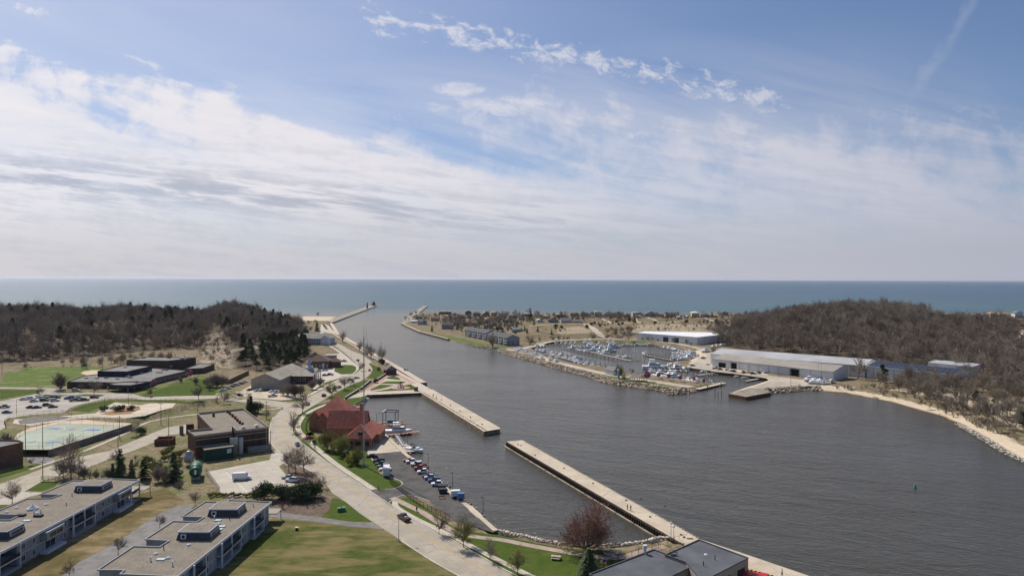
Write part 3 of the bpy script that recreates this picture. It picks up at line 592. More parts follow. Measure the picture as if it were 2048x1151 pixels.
# lower road on the left
R2U = [(-60, 985), (0, 967), (44, 952), (94, 933), (140, 918), (190, 906), (219, 901), (283, 874), (332, 854.5), (372, 848)]
R2L = [(374, 866), (336, 869), (305, 885), (266, 901), (242, 908), (161, 940), (87, 960), (48, 983), (0, 1005), (-60, 1030)]
sheet('road', R2U+R2L, ROADM, 0.03, z=2.0)
for sg in (-1, 1): ribbon('road_markings', [(-30, 1000), (44, 968), (126, 933), (200, 912), (280, 885), (310, 872)], 0.15, YEL, 0.05, side=0.15*sg)
ribbon('path', [(60, 938), (141, 911), (190, 893), (260, 862), (283, 848), (313, 839), (350, 833), (400, 827)], 1.8, WALK, 0.04)
sheet('driveway', [(45, 913), (90, 910), (118, 921), (90, 929), (60, 924)], ASPH2, 0.03, z=2.0)
for l_ in ([(-20, 950), (90, 922), (98, 928), (60, 938), (-20, 962)], [(48, 981), (83, 963), (118, 962), (110, 972), (83, 981)], [(0, 1008), (20, 1009), (0, 1018)]): sheet('lawn', l_, LAWN, 0.015, z=2.0)
sheet('driveway', [(-20, 1000), (46, 983), (84, 984), (78, 988), (60, 992), (20, 1008), (-20, 1009)], LOTM, 0.035, z=2.0)
sheet('driveway', [(100, 1172), (157, 1124), (211, 1095), (250, 1073), (295, 1041), (328, 1021), (350, 1013), (375, 1009), (392, 1013), (410, 1022), (420, 1035), (300, 1110), (200, 1172)], ASPH2, 0.03, z=2.0)
sheet('grass_slope', [(60, 1172), (102, 1172), (157, 1122), (211, 1093), (250, 1071), (295, 1040), (328, 1020), (350, 1012), (370, 1000), (330, 975), (285, 985), (150, 1060), (0, 1130)], SLOPE, 0.015, z=2.0)
# marina roads and tracks
GRV = mat('gravel drive', (0.40, 0.34, 0.27), 0.95, (0.50, 0.43, 0.34), 0.2)
ribbon('road', [(1030, 702), (1062, 694), (1090, 685), (1130, 680), (1200, 677.5), (1270, 678.5), (1310, 682.5), (1360, 687.5), (1400, 697), (1420, 706), (1430, 716)], 9, GRV, 0.25)
ribbon('path', [(1240, 679), (1212, 677), (1196, 668), (1186, 657), (1172, 648.5)], 9, GRV, 0.35)
ribbon('path', [(1060, 652), (1100, 649.5), (1140, 648.5), (1172, 648.5), (1230, 647), (1330, 645.5), (1450, 642)], 6, mat('sand track', (0.5, 0.41, 0.29), 0.95), 0.3)
for t_ in ([(1204, 637), (1222, 646)], [(1296, 634), (1316, 644)], [(1270, 636), (1280, 646)], [(1410, 636), (1428, 643)], [(1462, 636), (1480, 641)]): ribbon('path', t_, 4, mat('sand track', None), 0.3)
ribbon('road', [(1010, 697), (1060, 706), (1100, 720.5), (1140, 731), (1180, 740.5), (1212, 747), (1270, 757.5), (1330, 765.5), (1385, 775)], 9, GRV, 0.05)
sheet('yard', [(1374, 732.5), (1393, 722), (1400, 712), (1425, 712), (1427, 736), (1600, 758), (1665, 763), (1640, 770), (1600, 773), (1560, 776), (1520, 780), (1490, 783), (1494, 776.5), (1539, 762.5), (1533, 756), (1465, 746.5), (1426, 742.5)], mat('yard gravel', (0.36, 0.31, 0.25), 0.95, (0.46, 0.40, 0.33), 0.15), 0.03, z=2.05)
# ------------------------------------------------------------------ sea walls and piers
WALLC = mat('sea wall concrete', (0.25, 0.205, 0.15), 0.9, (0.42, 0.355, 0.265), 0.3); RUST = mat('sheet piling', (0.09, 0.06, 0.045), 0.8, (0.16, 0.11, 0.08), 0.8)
def seawall(name, px, w, label, z1=2.06, side=1, group=None, m=None):
    pts = resample([P(a, b, 2.0) for a, b in px], 30); mb = MB()
    for i in range(len(pts)-1):
        a, b_ = pts[i], pts[i+1]; d = (b_-a).normalized(); n = Vector((-d.y, d.x, 0))*w*side
        mb.prism([(a.x, a.y), (b_.x, b_.y), (b_.x+n.x, b_.y+n.y), (a.x+n.x, a.y+n.y)], -2, z1-0.002*(i % 2), 0, 1)
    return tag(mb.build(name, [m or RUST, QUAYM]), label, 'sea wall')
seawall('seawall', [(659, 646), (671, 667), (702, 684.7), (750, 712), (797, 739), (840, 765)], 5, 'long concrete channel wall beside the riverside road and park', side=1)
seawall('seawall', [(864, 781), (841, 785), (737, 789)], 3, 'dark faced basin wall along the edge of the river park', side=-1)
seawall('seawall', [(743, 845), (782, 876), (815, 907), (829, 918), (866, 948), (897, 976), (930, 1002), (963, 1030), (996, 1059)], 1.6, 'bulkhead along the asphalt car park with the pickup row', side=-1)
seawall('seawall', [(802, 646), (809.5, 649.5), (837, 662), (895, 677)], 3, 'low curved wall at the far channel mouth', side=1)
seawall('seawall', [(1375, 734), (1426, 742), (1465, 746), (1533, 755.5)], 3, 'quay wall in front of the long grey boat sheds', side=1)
OLDP = mat('old pier deck', (0.22, 0.19, 0.15), 0.9, (0.33, 0.29, 0.23), 0.15)
def pier(px, label, z1=2.2, m=None, z=2.2, mt=None):
    r = empty('pier', P(*px[0], z), 0, label, 'pier'); o = r.location; mb = MB()
    mb.prism([(P(a, b, z).x-o.x, P(a, b, z).y-o.y) for a, b in px], -3-o.z, z1-o.z, 0, 1); mb.build('deck', [m or WALLC, mt or QUAYM], r)
    return r
def edge_boxes(r, name, a, b_, n, sz, m, zc, t0=0.0, t1=1.0, off=0.3, limit=100):
    a = P(*a, 2.2)-r.location; b_ = P(*b_, 2.2)-r.location; d = (b_-a); ang = math.atan2(d.y, d.x); nn_ = Vector((d.y, -d.x, 0)).normalized()*off
    base = None
    for i in range(n):
        p = a.lerp(b_, t0+(t1-t0)*(i+0.5)/n)+nn_
        if base is None:
            base = MB().box((0, 0, 0), sz).build(name, m, r); o = base
        else: o = base.copy(); COL.objects.link(o); o.parent = r
        o.location = (p.x, p.y, zc-r.location.z); o.rotation_euler = (0, 0, ang)
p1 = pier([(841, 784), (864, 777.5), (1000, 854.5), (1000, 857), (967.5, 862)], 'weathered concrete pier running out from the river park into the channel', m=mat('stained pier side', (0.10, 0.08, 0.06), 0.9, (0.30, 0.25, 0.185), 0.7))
edge_boxes(p1, 'kerb_beam', (841, 784), (967.5, 862), 7, (14.5, 0.6, 0.35), WALLC, 2.35, off=-1.6)
edge_boxes(p1, 'bollard', (850, 786), (965, 857), 6, (0.5, 0.5, 0.6), RUST, 2.5, off=-3)
STREAK = mat('dark stain', (0.2, 0.15, 0.11), 0.9)
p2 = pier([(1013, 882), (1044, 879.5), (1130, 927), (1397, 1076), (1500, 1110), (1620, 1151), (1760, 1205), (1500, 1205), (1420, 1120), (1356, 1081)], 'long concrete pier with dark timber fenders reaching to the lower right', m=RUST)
edge_boxes(p2, 'fender', (1013, 882), (1356, 1081), 96, (0.5, 0.42, 1.9), mat('black timber', (0.02, 0.017, 0.015), 0.9), 0.75, off=0.3)
edge_boxes(p2, 'ledge', (1013, 882), (1356, 1081), 12, (11.7, 0.9, 0.25), WALLC, 0.12, off=0.62)
edge_boxes(p2, 'pile_cap', (1044, 879.5), (1397, 1076), 98, (0.75, 0.75, 2.2), WALLC, 1.12, off=-0.12)
for i, (a, b_) in enumerate(((1036, 889), (1042, 891), (1070, 910), (1128, 936), (1186, 966), (1252, 1000), (1300, 1033), (1368, 1074), (1362, 1069), (1330, 1012), (1282, 997))):
    q = P(a, b_, 2.2)-p2.location; MB().box((q.x, q.y, 0.15), (0.5, 0.4, 0.3)).tube((q.x-.35, q.y, .2), (q.x+.35, q.y, .2), 0.1, n=5).build('mooring_cleat', RUST, p2)
q = P(1380, 1076, 2.2)-p2.location; MB().box((q.x, q.y, 0.02), (1.8, 1.2, 0.04)).build('hatch_cover', RUST, p2)
mb = MB()
lp = pier([(659, 646.5), (700, 631), (735, 618), (753, 611), (753.5, 609.5), (745, 608.8), (720, 617), (690, 628), (672, 634)], 'breakwater pier carrying the two red lighthouses', mt=OLDP)
np_ = pier([(802, 645.5), (809, 640), (820, 630), (833, 620), (848.6, 610), (856, 610.5), (846, 619), (835, 628), (822, 639), (810, 648.5)], 'short breakwater pier on the far side of the channel mouth', mt=OLDP)
sp_ = pier([(1457, 786.5), (1492, 793), (1541, 784), (1533, 776), (1500, 775)], 'rusty sheet pile landing in front of the boat sheds', mt=OLDP, m=mat('rust steel', (0.12, 0.055, 0.03), 0.8, (0.2, 0.1, 0.06), 0.5))
# ------------------------------------------------------------------ trees
BARK = mat('bark', (0.13, 0.105, 0.085), 0.95, (0.20, 0.165, 0.135), 1.5, vary=0.2, obj=True)
BARKP = mat('pale bark', (0.26, 0.215, 0.17), 0.95, (0.36, 0.31, 0.25), 1.5, vary=0.15, obj=True)
TWIG = mat('grey brown twigs', (0.23, 0.188, 0.15), 0.95, (0.32, 0.265, 0.21), 0.4, vary=0.38, obj=True)
TWIGR = mat('reddish brown twigs', (0.24, 0.185, 0.145), 0.95, (0.31, 0.245, 0.19), 0.4, vary=0.35, obj=True)
TWIGP = mat('pale tan twigs', (0.25, 0.20, 0.145), 0.95, (0.31, 0.25, 0.18), 0.4, vary=0.15, obj=True)
TWIGG = mat('olive twigs', (0.17, 0.15, 0.075), 0.95, (0.22, 0.19, 0.09), 0.4, vary=0.2, obj=True)
BUD = mat('yellow green buds', (0.22, 0.22, 0.055), 0.9, (0.30, 0.29, 0.07), 0.5, vary=0.15, obj=True)
BUDY = mat('bright yellow blossom', (0.48, 0.40, 0.05), 0.9, (0.36, 0.34, 0.06), 0.5, vary=0.15, obj=True)
REDB = mat('red maple buds', (0.40, 0.12, 0.075), 0.9, (0.30, 0.12, 0.08), 0.3, vary=0.1, obj=True)
PINKB = mat('pink blossom', (0.55, 0.25, 0.33), 0.9, (0.45, 0.16, 0.25), 0.4, vary=0.15, obj=True)
GOLDB = mat('golden willow twigs', (0.42, 0.27, 0.08), 0.9, (0.33, 0.2, 0.07), 0.4, obj=True)
NEED = mat('dark needles', (0.06, 0.09, 0.04), 0.9, (0.105, 0.135, 0.06), 0.5, vary=0.25, obj=True)
NEEDG = mat('pine needles', (0.06, 0.085, 0.03), 0.9, (0.11, 0.13, 0.048), 0.4, vary=0.25, obj=True)
def rdir(rng, d, ang):
    u = d.orthogonal().normalized(); w = d.cross(u); a = rng.uniform(0, 2*math.pi)
    return (d*math.cos(ang)+(u*math.cos(a)+w*math.sin(a))*math.sin(ang)).normalized()
def bare_tree(seed, h=12.0, trunk=0.28, r0=0.22, n=(6, 5, 4), twigs=5, ang=(0.75, 0.7, 0.75), up=0.25, tw=0.05, tl=1.1, leaf=0, leafs=0.2, lsz=0.5, multi=1, topf=0):
    rng = random.Random(seed); T = MB(); C = MB(); L_ = MB()
    def br(p, d, ln, r, lv):
        segs = 3 if lv == 0 else 2; pts = [p]; dd = d
        for i in range(segs):
            dd = (rdir(rng, dd, rng.uniform(0, 0.22))+Vector((0, 0, up*0.3))).normalized(); pts.append(pts[-1]+dd*ln/segs)
        for i in range(segs):
            a, b_ = r*(1-i/segs*0.6), r*(1-(i+1)/segs*0.6)
            T.tube(pts[i], pts[i+1], a, b_, n=6 if lv == 0 else (4 if lv == 1 else 3), cap=False) if lv < 3 else None
        if lv >= len(n):
            for k in range(twigs):
                t = rng.random(); q = pts[0].lerp(pts[-1], t); td = (rdir(rng, dd, rng.uniform(0.3, 1.0))+Vector((0, 0, up*0.6))).normalized()
                e = q+td*tl*rng.uniform(0.6, 1.3); w = td.cross(Vector((rng.uniform(-1, 1), rng.uniform(-1, 1), rng.uniform(-1, 1)))).normalized()*tw*rng.uniform(0.6, 1.2)
                C.add([q-w, q+w, e], [(0, 1, 2)])
                for j in range(leaf):
                    if topf and q.z < h*topf+rng.uniform(-2, 2): continue
                    c = q.lerp(e, rng.uniform(0.3, 1.1))+Vector((rng.uniform(-1, 1), rng.uniform(-1, 1), rng.uniform(-1, 1)))*leafs
                    a = Vector((rng.uniform(-1, 1), rng.uniform(-1, 1), rng.uniform(-1, 1))).normalized(); bb = a.orthogonal().normalized()*lsz*leafs; a = a*lsz*leafs*1.4
                    L_.add([c-a, c+bb, c+a, c-bb], [(0, 1, 2, 3)])
            return
        k = n[lv]
        for i in range(k):
            t = (0.22+0.78*(i+rng.random())/k) if lv else (0.75+0.25*(i+rng.random())/k)
            j = min(int(t*segs), segs-1); q = pts[j].lerp(pts[j+1], min(1, t*segs-j))
            if lv == 0: cd = rdir(rng, Vector((0, 0, 1)), rng.uniform(0.45, 1.0)*ang[0] if i < k-2 else 0.2)
            else: cd = rdir(rng, dd, rng.uniform(0.35, 1.0)*ang[min(lv, len(ang)-1)])
            cd = (cd+Vector((0, 0, up))).normalized()
            f = (1-trunk)*h*rng.uniform(0.5, 0.68)*(1.12-0.42*math.acos(max(-1, min(1, cd.z)))) if lv == 0 else ln*rng.uniform(0.5, 0.72)
            br(q, cd, f, r*(0.5 if lv == 0 else 0.55), lv+1)
    for m_ in range(multi):
        d0 = Vector((0, 0, 1)) if multi == 1 else rdir(rng, Vector((0, 0, 1)), 0.3)
        br(Vector((0, 0, -0.3)), d0, h*trunk+0.3, r0, 0)
    return T, C, L_
def blobby(rng, C, c, r, n, size, mi=0, flat=0.7):
    for _ in range(n):
        d = Vector((rng.gauss(0, 1), rng.gauss(0, 1), rng.gauss(0, 1)*flat)).normalized(); q = c+Vector((d.x*r, d.y*r, d.z*r*flat))*rng.random()**0.4
        a = (d+Vector((rng.uniform(-.7, .7), rng.uniform(-.7, .7), rng.uniform(-.7, .7)))).normalized()*size*rng.uniform(0.6, 1.3); bb = a.cross(Vector((rng.uniform(-1, 1), rng.uniform(-1, 1), rng.uniform(-1, 1)))).normalized()*size*0.45
        C.add([q-bb, q+bb, q+a], [(0, 1, 2)], mi)
def pine_tree(seed, h=14, spread=3.6, n=26, cl=5, needles=26, base=0.35, size=0.55):
    rng = random.Random(seed); T = MB(); C = MB(); T.tube((0, 0, -.3), (0, 0, h*0.95), 0.22, 0.05, n=6, cap=False)
    for i in range(n):
        t = base+(1-base)*(i+rng.random())/n; z = h*t; ln = spread*(1-((t-base)/(1-base))**1.5)*rng.uniform(0.55, 1.05)+0.5; a = rng.uniform(0, 6.283)
        e = Vector((math.cos(a)*ln, math.sin(a)*ln, z+ln*rng.uniform(-0.05, 0.3))); T.tube((0, 0, z-0.2), e, 0.06, 0.02, n=3, cap=False)
        for j in range(cl): blobby(rng, C, Vector((0, 0, z)).lerp(e, 0.35+0.65*(j+rng.random())/cl), 0.75, needles, size)
    blobby(rng, C, Vector((0, 0, h*0.97)), 0.5, needles, size)
    return T, C
def spruce_tree(seed, h=9, r=2.3, layers=24, per=17, base=0.06):
    rng = random.Random(seed); T = MB(); C = MB(); T.tube((0, 0, -.3), (0, 0, h*0.97), 0.16, 0.03, n=5, cap=False)
    for i in range(layers):
        t = i/(layers-1); z = h*(base+(0.98-base)*t); rr = r*(1-t)**0.85*rng.uniform(0.85, 1.1)+0.12
        for k in range(max(5, int(per*(1-t*0.5)))):
            a = rng.uniform(0, 6.283); L = rr*rng.uniform(0.75, 1.12); e = Vector((math.cos(a)*L, math.sin(a)*L, z-L*0.28)); s = Vector((0, 0, z))
            for q in range(9):
                u = 0.2+0.8*(q+rng.random())/9; c = s.lerp(e, u); p = Vector((-math.sin(a), math.cos(a), 0))*(0.42*(1.1-u)+0.14)*rng.choice((-1, 1)); d = Vector((math.cos(a), math.sin(a), -0.3))*0.42
                C.add([c-d*0.3, c+p+d+Vector((0, 0, rng.uniform(-.12, .1))), c+d*1.1], [(0, 1, 2)])
    return T, C
def shrub(seed, h=2.2, r=1.3, n=700, size=0.26):
    rng = random.Random(seed); T = MB(); C = MB()
    for k in range(6):
        d = rdir(rng, Vector((0, 0, 1)), rng.uniform(0.1, 0.7)); T.tube((0, 0, -.2), d*h*0.6, 0.05, 0.02, n=3, cap=False)
    for k in range(9):
        c = Vector((rng.uniform(-.6, .6)*r, rng.uniform(-.6, .6)*r, h*rng.uniform(0.25, 0.75))); blobby(rng, C, c, r*rng.uniform(0.45, 0.65), n//9, size, flat=0.95)
    return T, C
def brush(seed, h=2.0, r=1.4, n=60, tw=0.05):
    rng = random.Random(seed); T = MB(); C = MB()
    for k in range(n//6):
        d = rdir(rng, Vector((0, 0, 1)), rng.uniform(0.05, 0.95)); e = d*h*rng.uniform(0.6, 1.0); T.tube((0, 0, -.2), e, 0.04, 0.015, n=3, cap=False)
        for j in range(n//5):
            q = e*rng.uniform(0.3, 1.0); td = (rdir(rng, d, rng.uniform(0.2, 0.9))+Vector((0, 0, .2))).normalized(); w = td.orthogonal().normalized()*tw
            C.add([q-w, q+w, q+td*rng.uniform(0.4, 0.9)*h*0.4], [(0, 1, 2)])
    return T, C
def tree_kind(name, parts, mats, cat='tree', crown='crown', trunkn='trunk'):
    r = empty(name, (0, 0, 0), 0, None, cat); parts[0].build(trunkn, mats[0], r)
    c = parts[1].build(crown, mats[1], r)
    if len(parts) > 2 and parts[2].f: parts[2].build('buds', mats[2], r)
    return Kind(r)
FOR = [tree_kind('bare_tree', bare_tree(11, 14, n=(8, 6, 4), twigs=7, tw=0.075, ang=(1.15, 0.8, 0.8), up=0.08), (BARK, TWIG)),
       tree_kind('bare_tree', bare_tree(12, 12, n=(9, 6, 4), twigs=7, tw=0.075, ang=(1.3, 0.85, 0.8), up=0.05), (BARK, TWIGR)),
       tree_kind('bare_tree', bare_tree(13, 15, n=(7, 6, 4), twigs=7, tw=0.075, ang=(0.95, 0.8, 0.7), trunk=0.35, up=0.12), (BARK, TWIG)),
       tree_kind('bare_tree', bare_tree(14, 11, n=(8, 6, 4), twigs=7, tw=0.07, ang=(1.2, 0.8, 0.8), trunk=0.2, up=0.1), (BARKP, TWIGP)), tree_kind('bare_tree', bare_tree(15, 17, n=(7, 5, 4), twigs=6, tw=0.065, ang=(0.9, 0.8, 0.8), up=0.1, trunk=0.3), (BARKP, TWIG))]
PINES = [tree_kind('pine_tree', pine_tree(21), (BARK, NEED)), tree_kind('pine_tree', pine_tree(22, 12, 4.2, 22, 5, 26, 0.25, 0.6), (BARK, NEEDG))]
SPRUCE = tree_kind('spruce_tree', spruce_tree(31), (BARK, NEED))
SPRUCEW = tree_kind('spruce_tree', spruce_tree(35, 9, 4.6, 28, 30), (BARK, NEED))
CEDAR = tree_kind('cedar_tree', spruce_tree(33, 7, 2.1, 20, 18, 0.02), (BARK, NEEDG))
PARK = [tree_kind('street_tree', bare_tree(41, 10, n=(9, 6, 5), twigs=8, tw=0.042, tl=0.8, r0=0.2, trunk=0.25, ang=(1.15, 0.8, 0.8), up=0.12), (BARK, TWIG)),
        tree_kind('street_tree', bare_tree(42, 9, n=(9, 6, 5), twigs=7, tw=0.038, tl=0.8, r0=0.18, trunk=0.2, ang=(1.25, 0.85, 0.8), up=0.1), (BARKP, TWIGP)),
        tree_kind('street_tree', bare_tree(43, 9, n=(9, 6, 5), twigs=6, tw=0.035, tl=0.8, r0=0.18, trunk=0.22, ang=(1.15, 0.8, 0.8), up=0.12, leaf=2, leafs=0.3, lsz=0.3), (BARK, TWIGG, BUD))]
BIGT = tree_kind('cottonwood_tree', bare_tree(45, 20, n=(9, 7, 5), twigs=8, tw=0.085, tl=1.2, r0=0.5, trunk=0.12, ang=(0.95, 0.75, 0.75), up=0.15), (BARK, TWIG))
SYC = tree_kind('sycamore_tree', bare_tree(46, 17, n=(9, 7, 5), twigs=7, tw=0.06, tl=1.1, r0=0.42, trunk=0.22, ang=(1.1, 0.9, 0.8), up=0.1), (BARKP, TWIGP))
VASE = tree_kind('shrubby_tree', bare_tree(47, 8, n=(9, 6, 5), twigs=8, tw=0.05, tl=0.9, r0=0.12, trunk=0.06, ang=(1.0, 0.75, 0.7), up=0.15, multi=3), (BARK, TWIG))
MAPLE = tree_kind('maple_tree', bare_tree(48, 15, n=(20, 10, 7), twigs=10, tw=0.05, tl=0.9, r0=0.33, trunk=0.06, ang=(1.35, 0.8, 0.8), up=0.12, leaf=1, leafs=0.25, lsz=0.5, topf=0.55), (BARK, mat('rusty twigs', (0.25, 0.15, 0.115), 0.95, (0.33, 0.19, 0.14), 0.4), REDB))
BUDDY = tree_kind('budding_tree', bare_tree(49, 10, n=(10, 7, 5), twigs=8, tw=0.04, tl=0.8, r0=0.2, trunk=0.12, ang=(0.95, 0.8, 0.8), up=0.2, leaf=2, leafs=0.4, lsz=0.3), (BARK, TWIGG, BUD))
YELT = tree_kind('forsythia_bush', bare_tree(50, 5, n=(8, 5, 4), twigs=6, tw=0.03, tl=0.6, r0=0.1, trunk=0.08, ang=(1.0, 0.8, 0.8), up=0.2, leaf=3, leafs=0.35, lsz=0.4), (BARK, TWIGG, BUDY))
PINKT = tree_kind('blossom_tree', bare_tree(51, 6, n=(7, 5, 3), twigs=5, tw=0.03, tl=0.6, r0=0.12, trunk=0.3, ang=(0.95, 0.8, 0.8), up=0.2, leaf=3, leafs=0.35, lsz=0.7), (BARK, TWIGR, PINKB))
GOLD = tree_kind('willow_tree', bare_tree(52, 10, n=(8, 5, 4), twigs=8, tw=0.06, tl=1.2, r0=0.25, trunk=0.25, ang=(0.9, 0.9, 0.9), up=0.0), (BARK, GOLDB))
BUSH = tree_kind('evergreen_shrub', shrub(61), (BARK, NEED), 'shrub', 'foliage', 'stem'); BUSHB = tree_kind('evergreen_shrub', shrub(62, 4.5, 2.4, 1800, 0.35), (BARK, NEED), 'shrub', 'foliage', 'stem')
BRUSH = tree_kind('bare_bush', brush(63), (BARK, TWIGP), 'bush', 'twigs', 'stems'); BRUSHR = tree_kind('bare_bush', brush(64, 2.6, 1.8, 70), (BARK, TWIG), 'bush', 'twigs', 'stems')
def put(kind, px, py, label, group=None, s=1.0, dz=0.0):
    p = G(px, py); p.z += dz; return kind.put(p, random.uniform(0, 6.28), label, group, s)
# ---- forests: the nearest ones stand as single trees, the rest is one mass per hill
rf = random.Random(99)
def forest(inside, x0, x1, y0, y1, n, mind):
    out = []; grid = {}
    for _ in range(n):
        x = rf.uniform(x0, x1); y = rf.uniform(y0, y1)
        if abs(x/y) > 0.83 or not inside(x, y): continue
        k = (int(x/mind), int(y/mind))
        if k in grid: continue
        grid[k] = 1; out.append((x, y))
    return out
def gsamp(A, x, y):
    i = int(min(max((x-GX0)/GS, 0), len(xs)-1)); j = int(min(max((y-GY0)/GS, 0), len(ys)-1)); return float(A[j, i])
SANDA = sand
left = forest(lambda x, y: gsamp(hs, x, y) > 1+rf.random()*8 and gsamp(SANDA, x, y) < 0.4, -1050, -120, 500, 1200, 16000, 9.6)
rightf = forest(lambda x, y: gsamp(hr, x, y) > -2+rf.random()*6 and gsamp(SANDA, x, y) < 0.4 and (x/y < at(1850) or y < 1010-(x/y-at(1850))*900), 230, 1120, 420, 1240, 26000, 9.2)
def facing(x, y): return Hs(x, y)-Hs(x*0.985, y*0.985)
def seen(x, y):
    """line of sight from the camera to the crown"""
    z = Hs(x, y)+9
    for k in range(1, 14):
        t = 1-k*0.02
        if Hs(x*t, y*t)+5 > CAMH+(z-CAMH)*t: return False
    return True
def split(lst, k):
    lst = [p for p in lst if seen(*p)]; lst.sort(key=lambda p: math.hypot(*p)); return lst[:k], lst[k:]
l_near, l_far = split(left, 85); r_near, r_far = split(rightf, 60)
def is_pine(x, y):
    px, py = to_px(np.array(x), np.array(y), np.array(Hs(x, y)+6.0))
    px, py = float(px), float(py)
    if 480 < px < 640 and py > 672+(570-px)*0.05: return 0.8
    if 500 < px < 580 and 600 < py < 660: return 0.25
    if 60 < px < 200 and py < 640: return 0.14
    if 255 < px < 400 and py < 640: return 0.16
    return 0.04
def place_forest(lst, side, grp):
    for x, y in lst:
        if side == 'l' and rf.random() < is_pine(x, y):
            rf.choice(PINES).put((x, y, Hs(x, y)), rf.uniform(0, 6.28), 'dark green pine in the conifer stand at the foot of the left wooded dune', 'pines on the left dune', rf.uniform(0.75, 1.1))
        else:
            rf.choice(FOR).put((x, y, Hs(x, y)), rf.uniform(0, 6.28), 'leafless grey brown tree at the front edge of the woods on the %s dune' % ('left' if side == 'l' else 'right'), grp, rf.uniform(0.75, 1.25))
place_forest(l_near, 'l', 'bare trees on the left dune'); place_forest(r_near, 'r', 'bare trees on the right dune')
def mass(name, pts, kinds, lo=0.65, hi=1.3):
    """one object: instances scattered on points (countless far trees)"""
    me = bpy.data.meshes.new(name); me.from_pydata([(x, y, Hs(x, y)) for x, y in pts], [], [])
    a = me.attributes.new('sc', 'FLOAT', 'POINT'); a.data.foreach_set('value', [rf.uniform(lo, hi) for _ in pts])
    a = me.attributes.new('rz', 'FLOAT_VECTOR', 'POINT'); a.data.foreach_set('vector', np.array([(rf.uniform(-.08, .08), rf.uniform(-.08, .08), rf.uniform(0, 6.28)) for _ in pts]).ravel())
    o = bpy.data.objects.new(name, me); COL.objects.link(o); tag(o, kind='stuff')
    ng = bpy.data.node_groups.new(name, 'GeometryNodeTree'); ng.interface.new_socket('Geometry', in_out='INPUT', socket_type='NodeSocketGeometry'); ng.interface.new_socket('Geometry', in_out='OUTPUT', socket_type='NodeSocketGeometry')
    N = ng.nodes; K = ng.links; gi = N.new('NodeGroupInput'); go = N.new('NodeGroupOutput'); ip = N.new('GeometryNodeInstanceOnPoints'); gj = N.new('GeometryNodeGeometryToInstance')
    for k in kinds:
        jg = N.new('GeometryNodeJoinGeometry')
        for ch in k.kids:
            oi = N.new('GeometryNodeObjectInfo'); oi.inputs[0].default_value = ch; oi.inputs['As Instance'].default_value = False
            K.new(oi.outputs['Geometry'], jg.inputs[0])
        g2 = N.new('GeometryNodeGeometryToInstance'); K.new(jg.outputs[0], g2.inputs[0]); K.new(g2.outputs[0], gj.inputs[0])
    # a join of instances keeps one entry per kind
    jn = N.new('GeometryNodeJoinGeometry')
    for l in list(gj.inputs[0].links): K.new(l.from_socket, jn.inputs[0])
    K.new(gi.outputs[0], ip.inputs['Points']); K.new(jn.outputs[0], ip.inputs['Instance']); ip.inputs['Pick Instance'].default_value = True
    rv = N.new('FunctionNodeRandomValue'); rv.data_type = 'INT'; rv.inputs[4].default_value = 0; rv.inputs[5].default_value = len(kinds)-1
    K.new(rv.outputs[2], ip.inputs['Instance Index'])
    na = N.new('GeometryNodeInputNamedAttribute'); na.data_type = 'FLOAT'; na.inputs[0].default_value = 'sc'; K.new(na.outputs[0], ip.inputs['Scale'])
    nb = N.new('GeometryNodeInputNamedAttribute'); nb.data_type = 'FLOAT_VECTOR'; nb.inputs[0].default_value = 'rz'; K.new(nb.outputs[0], ip.inputs['Rotation'])
    K.new(ip.outputs[0], go.inputs[0]); md = o.modifiers.new('scatter', 'NODES'); md.node_group = ng
    N.remove(gj); return o
lp_ = [p for p in l_far if rf.random() < is_pine(*p)]; sp2 = set(lp_); lb_ = [p for p in l_far if p not in sp2]
mass('woods', lb_, FOR); mass('woods', lp_, PINES)
mass('woods', r_far, FOR)
# ------------------------------------------------------------------ buildings
def M_(n, c, c2=None, s=0.4, r=0.85, **k): return mat(n, c, r, c2, s, **k)
GLASS = mat('dark glass', (0.02, 0.024, 0.028), 0.12, spec=0.6); WFRAME = mat('white frame', (0.56, 0.57, 0.60), 0.6)
GRAVELR = mat('gravel roof', (0.17, 0.145, 0.115), 0.95, (0.26, 0.225, 0.18), 1.6, bump=0.03, bscale=7, sharp=(0.25, 0.75)); GREYR = M_('grey membrane roof', (0.12, 0.12, 0.125), (0.17, 0.17, 0.17), 0.25)
DARKR = M_('dark membrane roof', (0.055, 0.06, 0.07), (0.085, 0.09, 0.1), 0.2); BRICK = mat('brown brick', (0.11, 0.05, 0.034), 0.9, (0.18, 0.085, 0.058), 1.2)
REDBR = M_('red brick', (0.28, 0.135, 0.08), (0.36, 0.19, 0.12), 1.0); REDROOF = mat('red tile roof', (0.33, 0.10, 0.068), 0.8, (0.42, 0.145, 0.095), 0.7, bump=0.04, bscale=4)
STONE = M_('pale stone trim', (0.42, 0.37, 0.3)); WWALL = M_('white wall', (0.72, 0.72, 0.73), (0.64, 0.64, 0.66), 0.3); GWALL = M_('grey siding', (0.25, 0.26, 0.28), (0.30, 0.31, 0.33), 0.5)
METALW = mat('white metal wall', (0.66, 0.66, 0.66), 0.6, (0.73, 0.73, 0.72), 0.2); METALR = mat('grey metal roof', (0.35, 0.355, 0.36), 0.65, (0.44, 0.44, 0.445), 0.05, detail=2); TANR = M_('tan metal roof', (0.30, 0.275, 0.24), (0.36, 0.33, 0.29), 0.1)
DKWALL = M_('dark slate siding', (0.045, 0.05, 0.06), (0.065, 0.07, 0.085), 1.0); STEEL = mat('galvanised steel', (0.35, 0.37, 0.39), 0.5, metal=0.4); BLACK = M_('black metal', (0.02, 0.02, 0.022), r=0.6)
WCACHE = {}
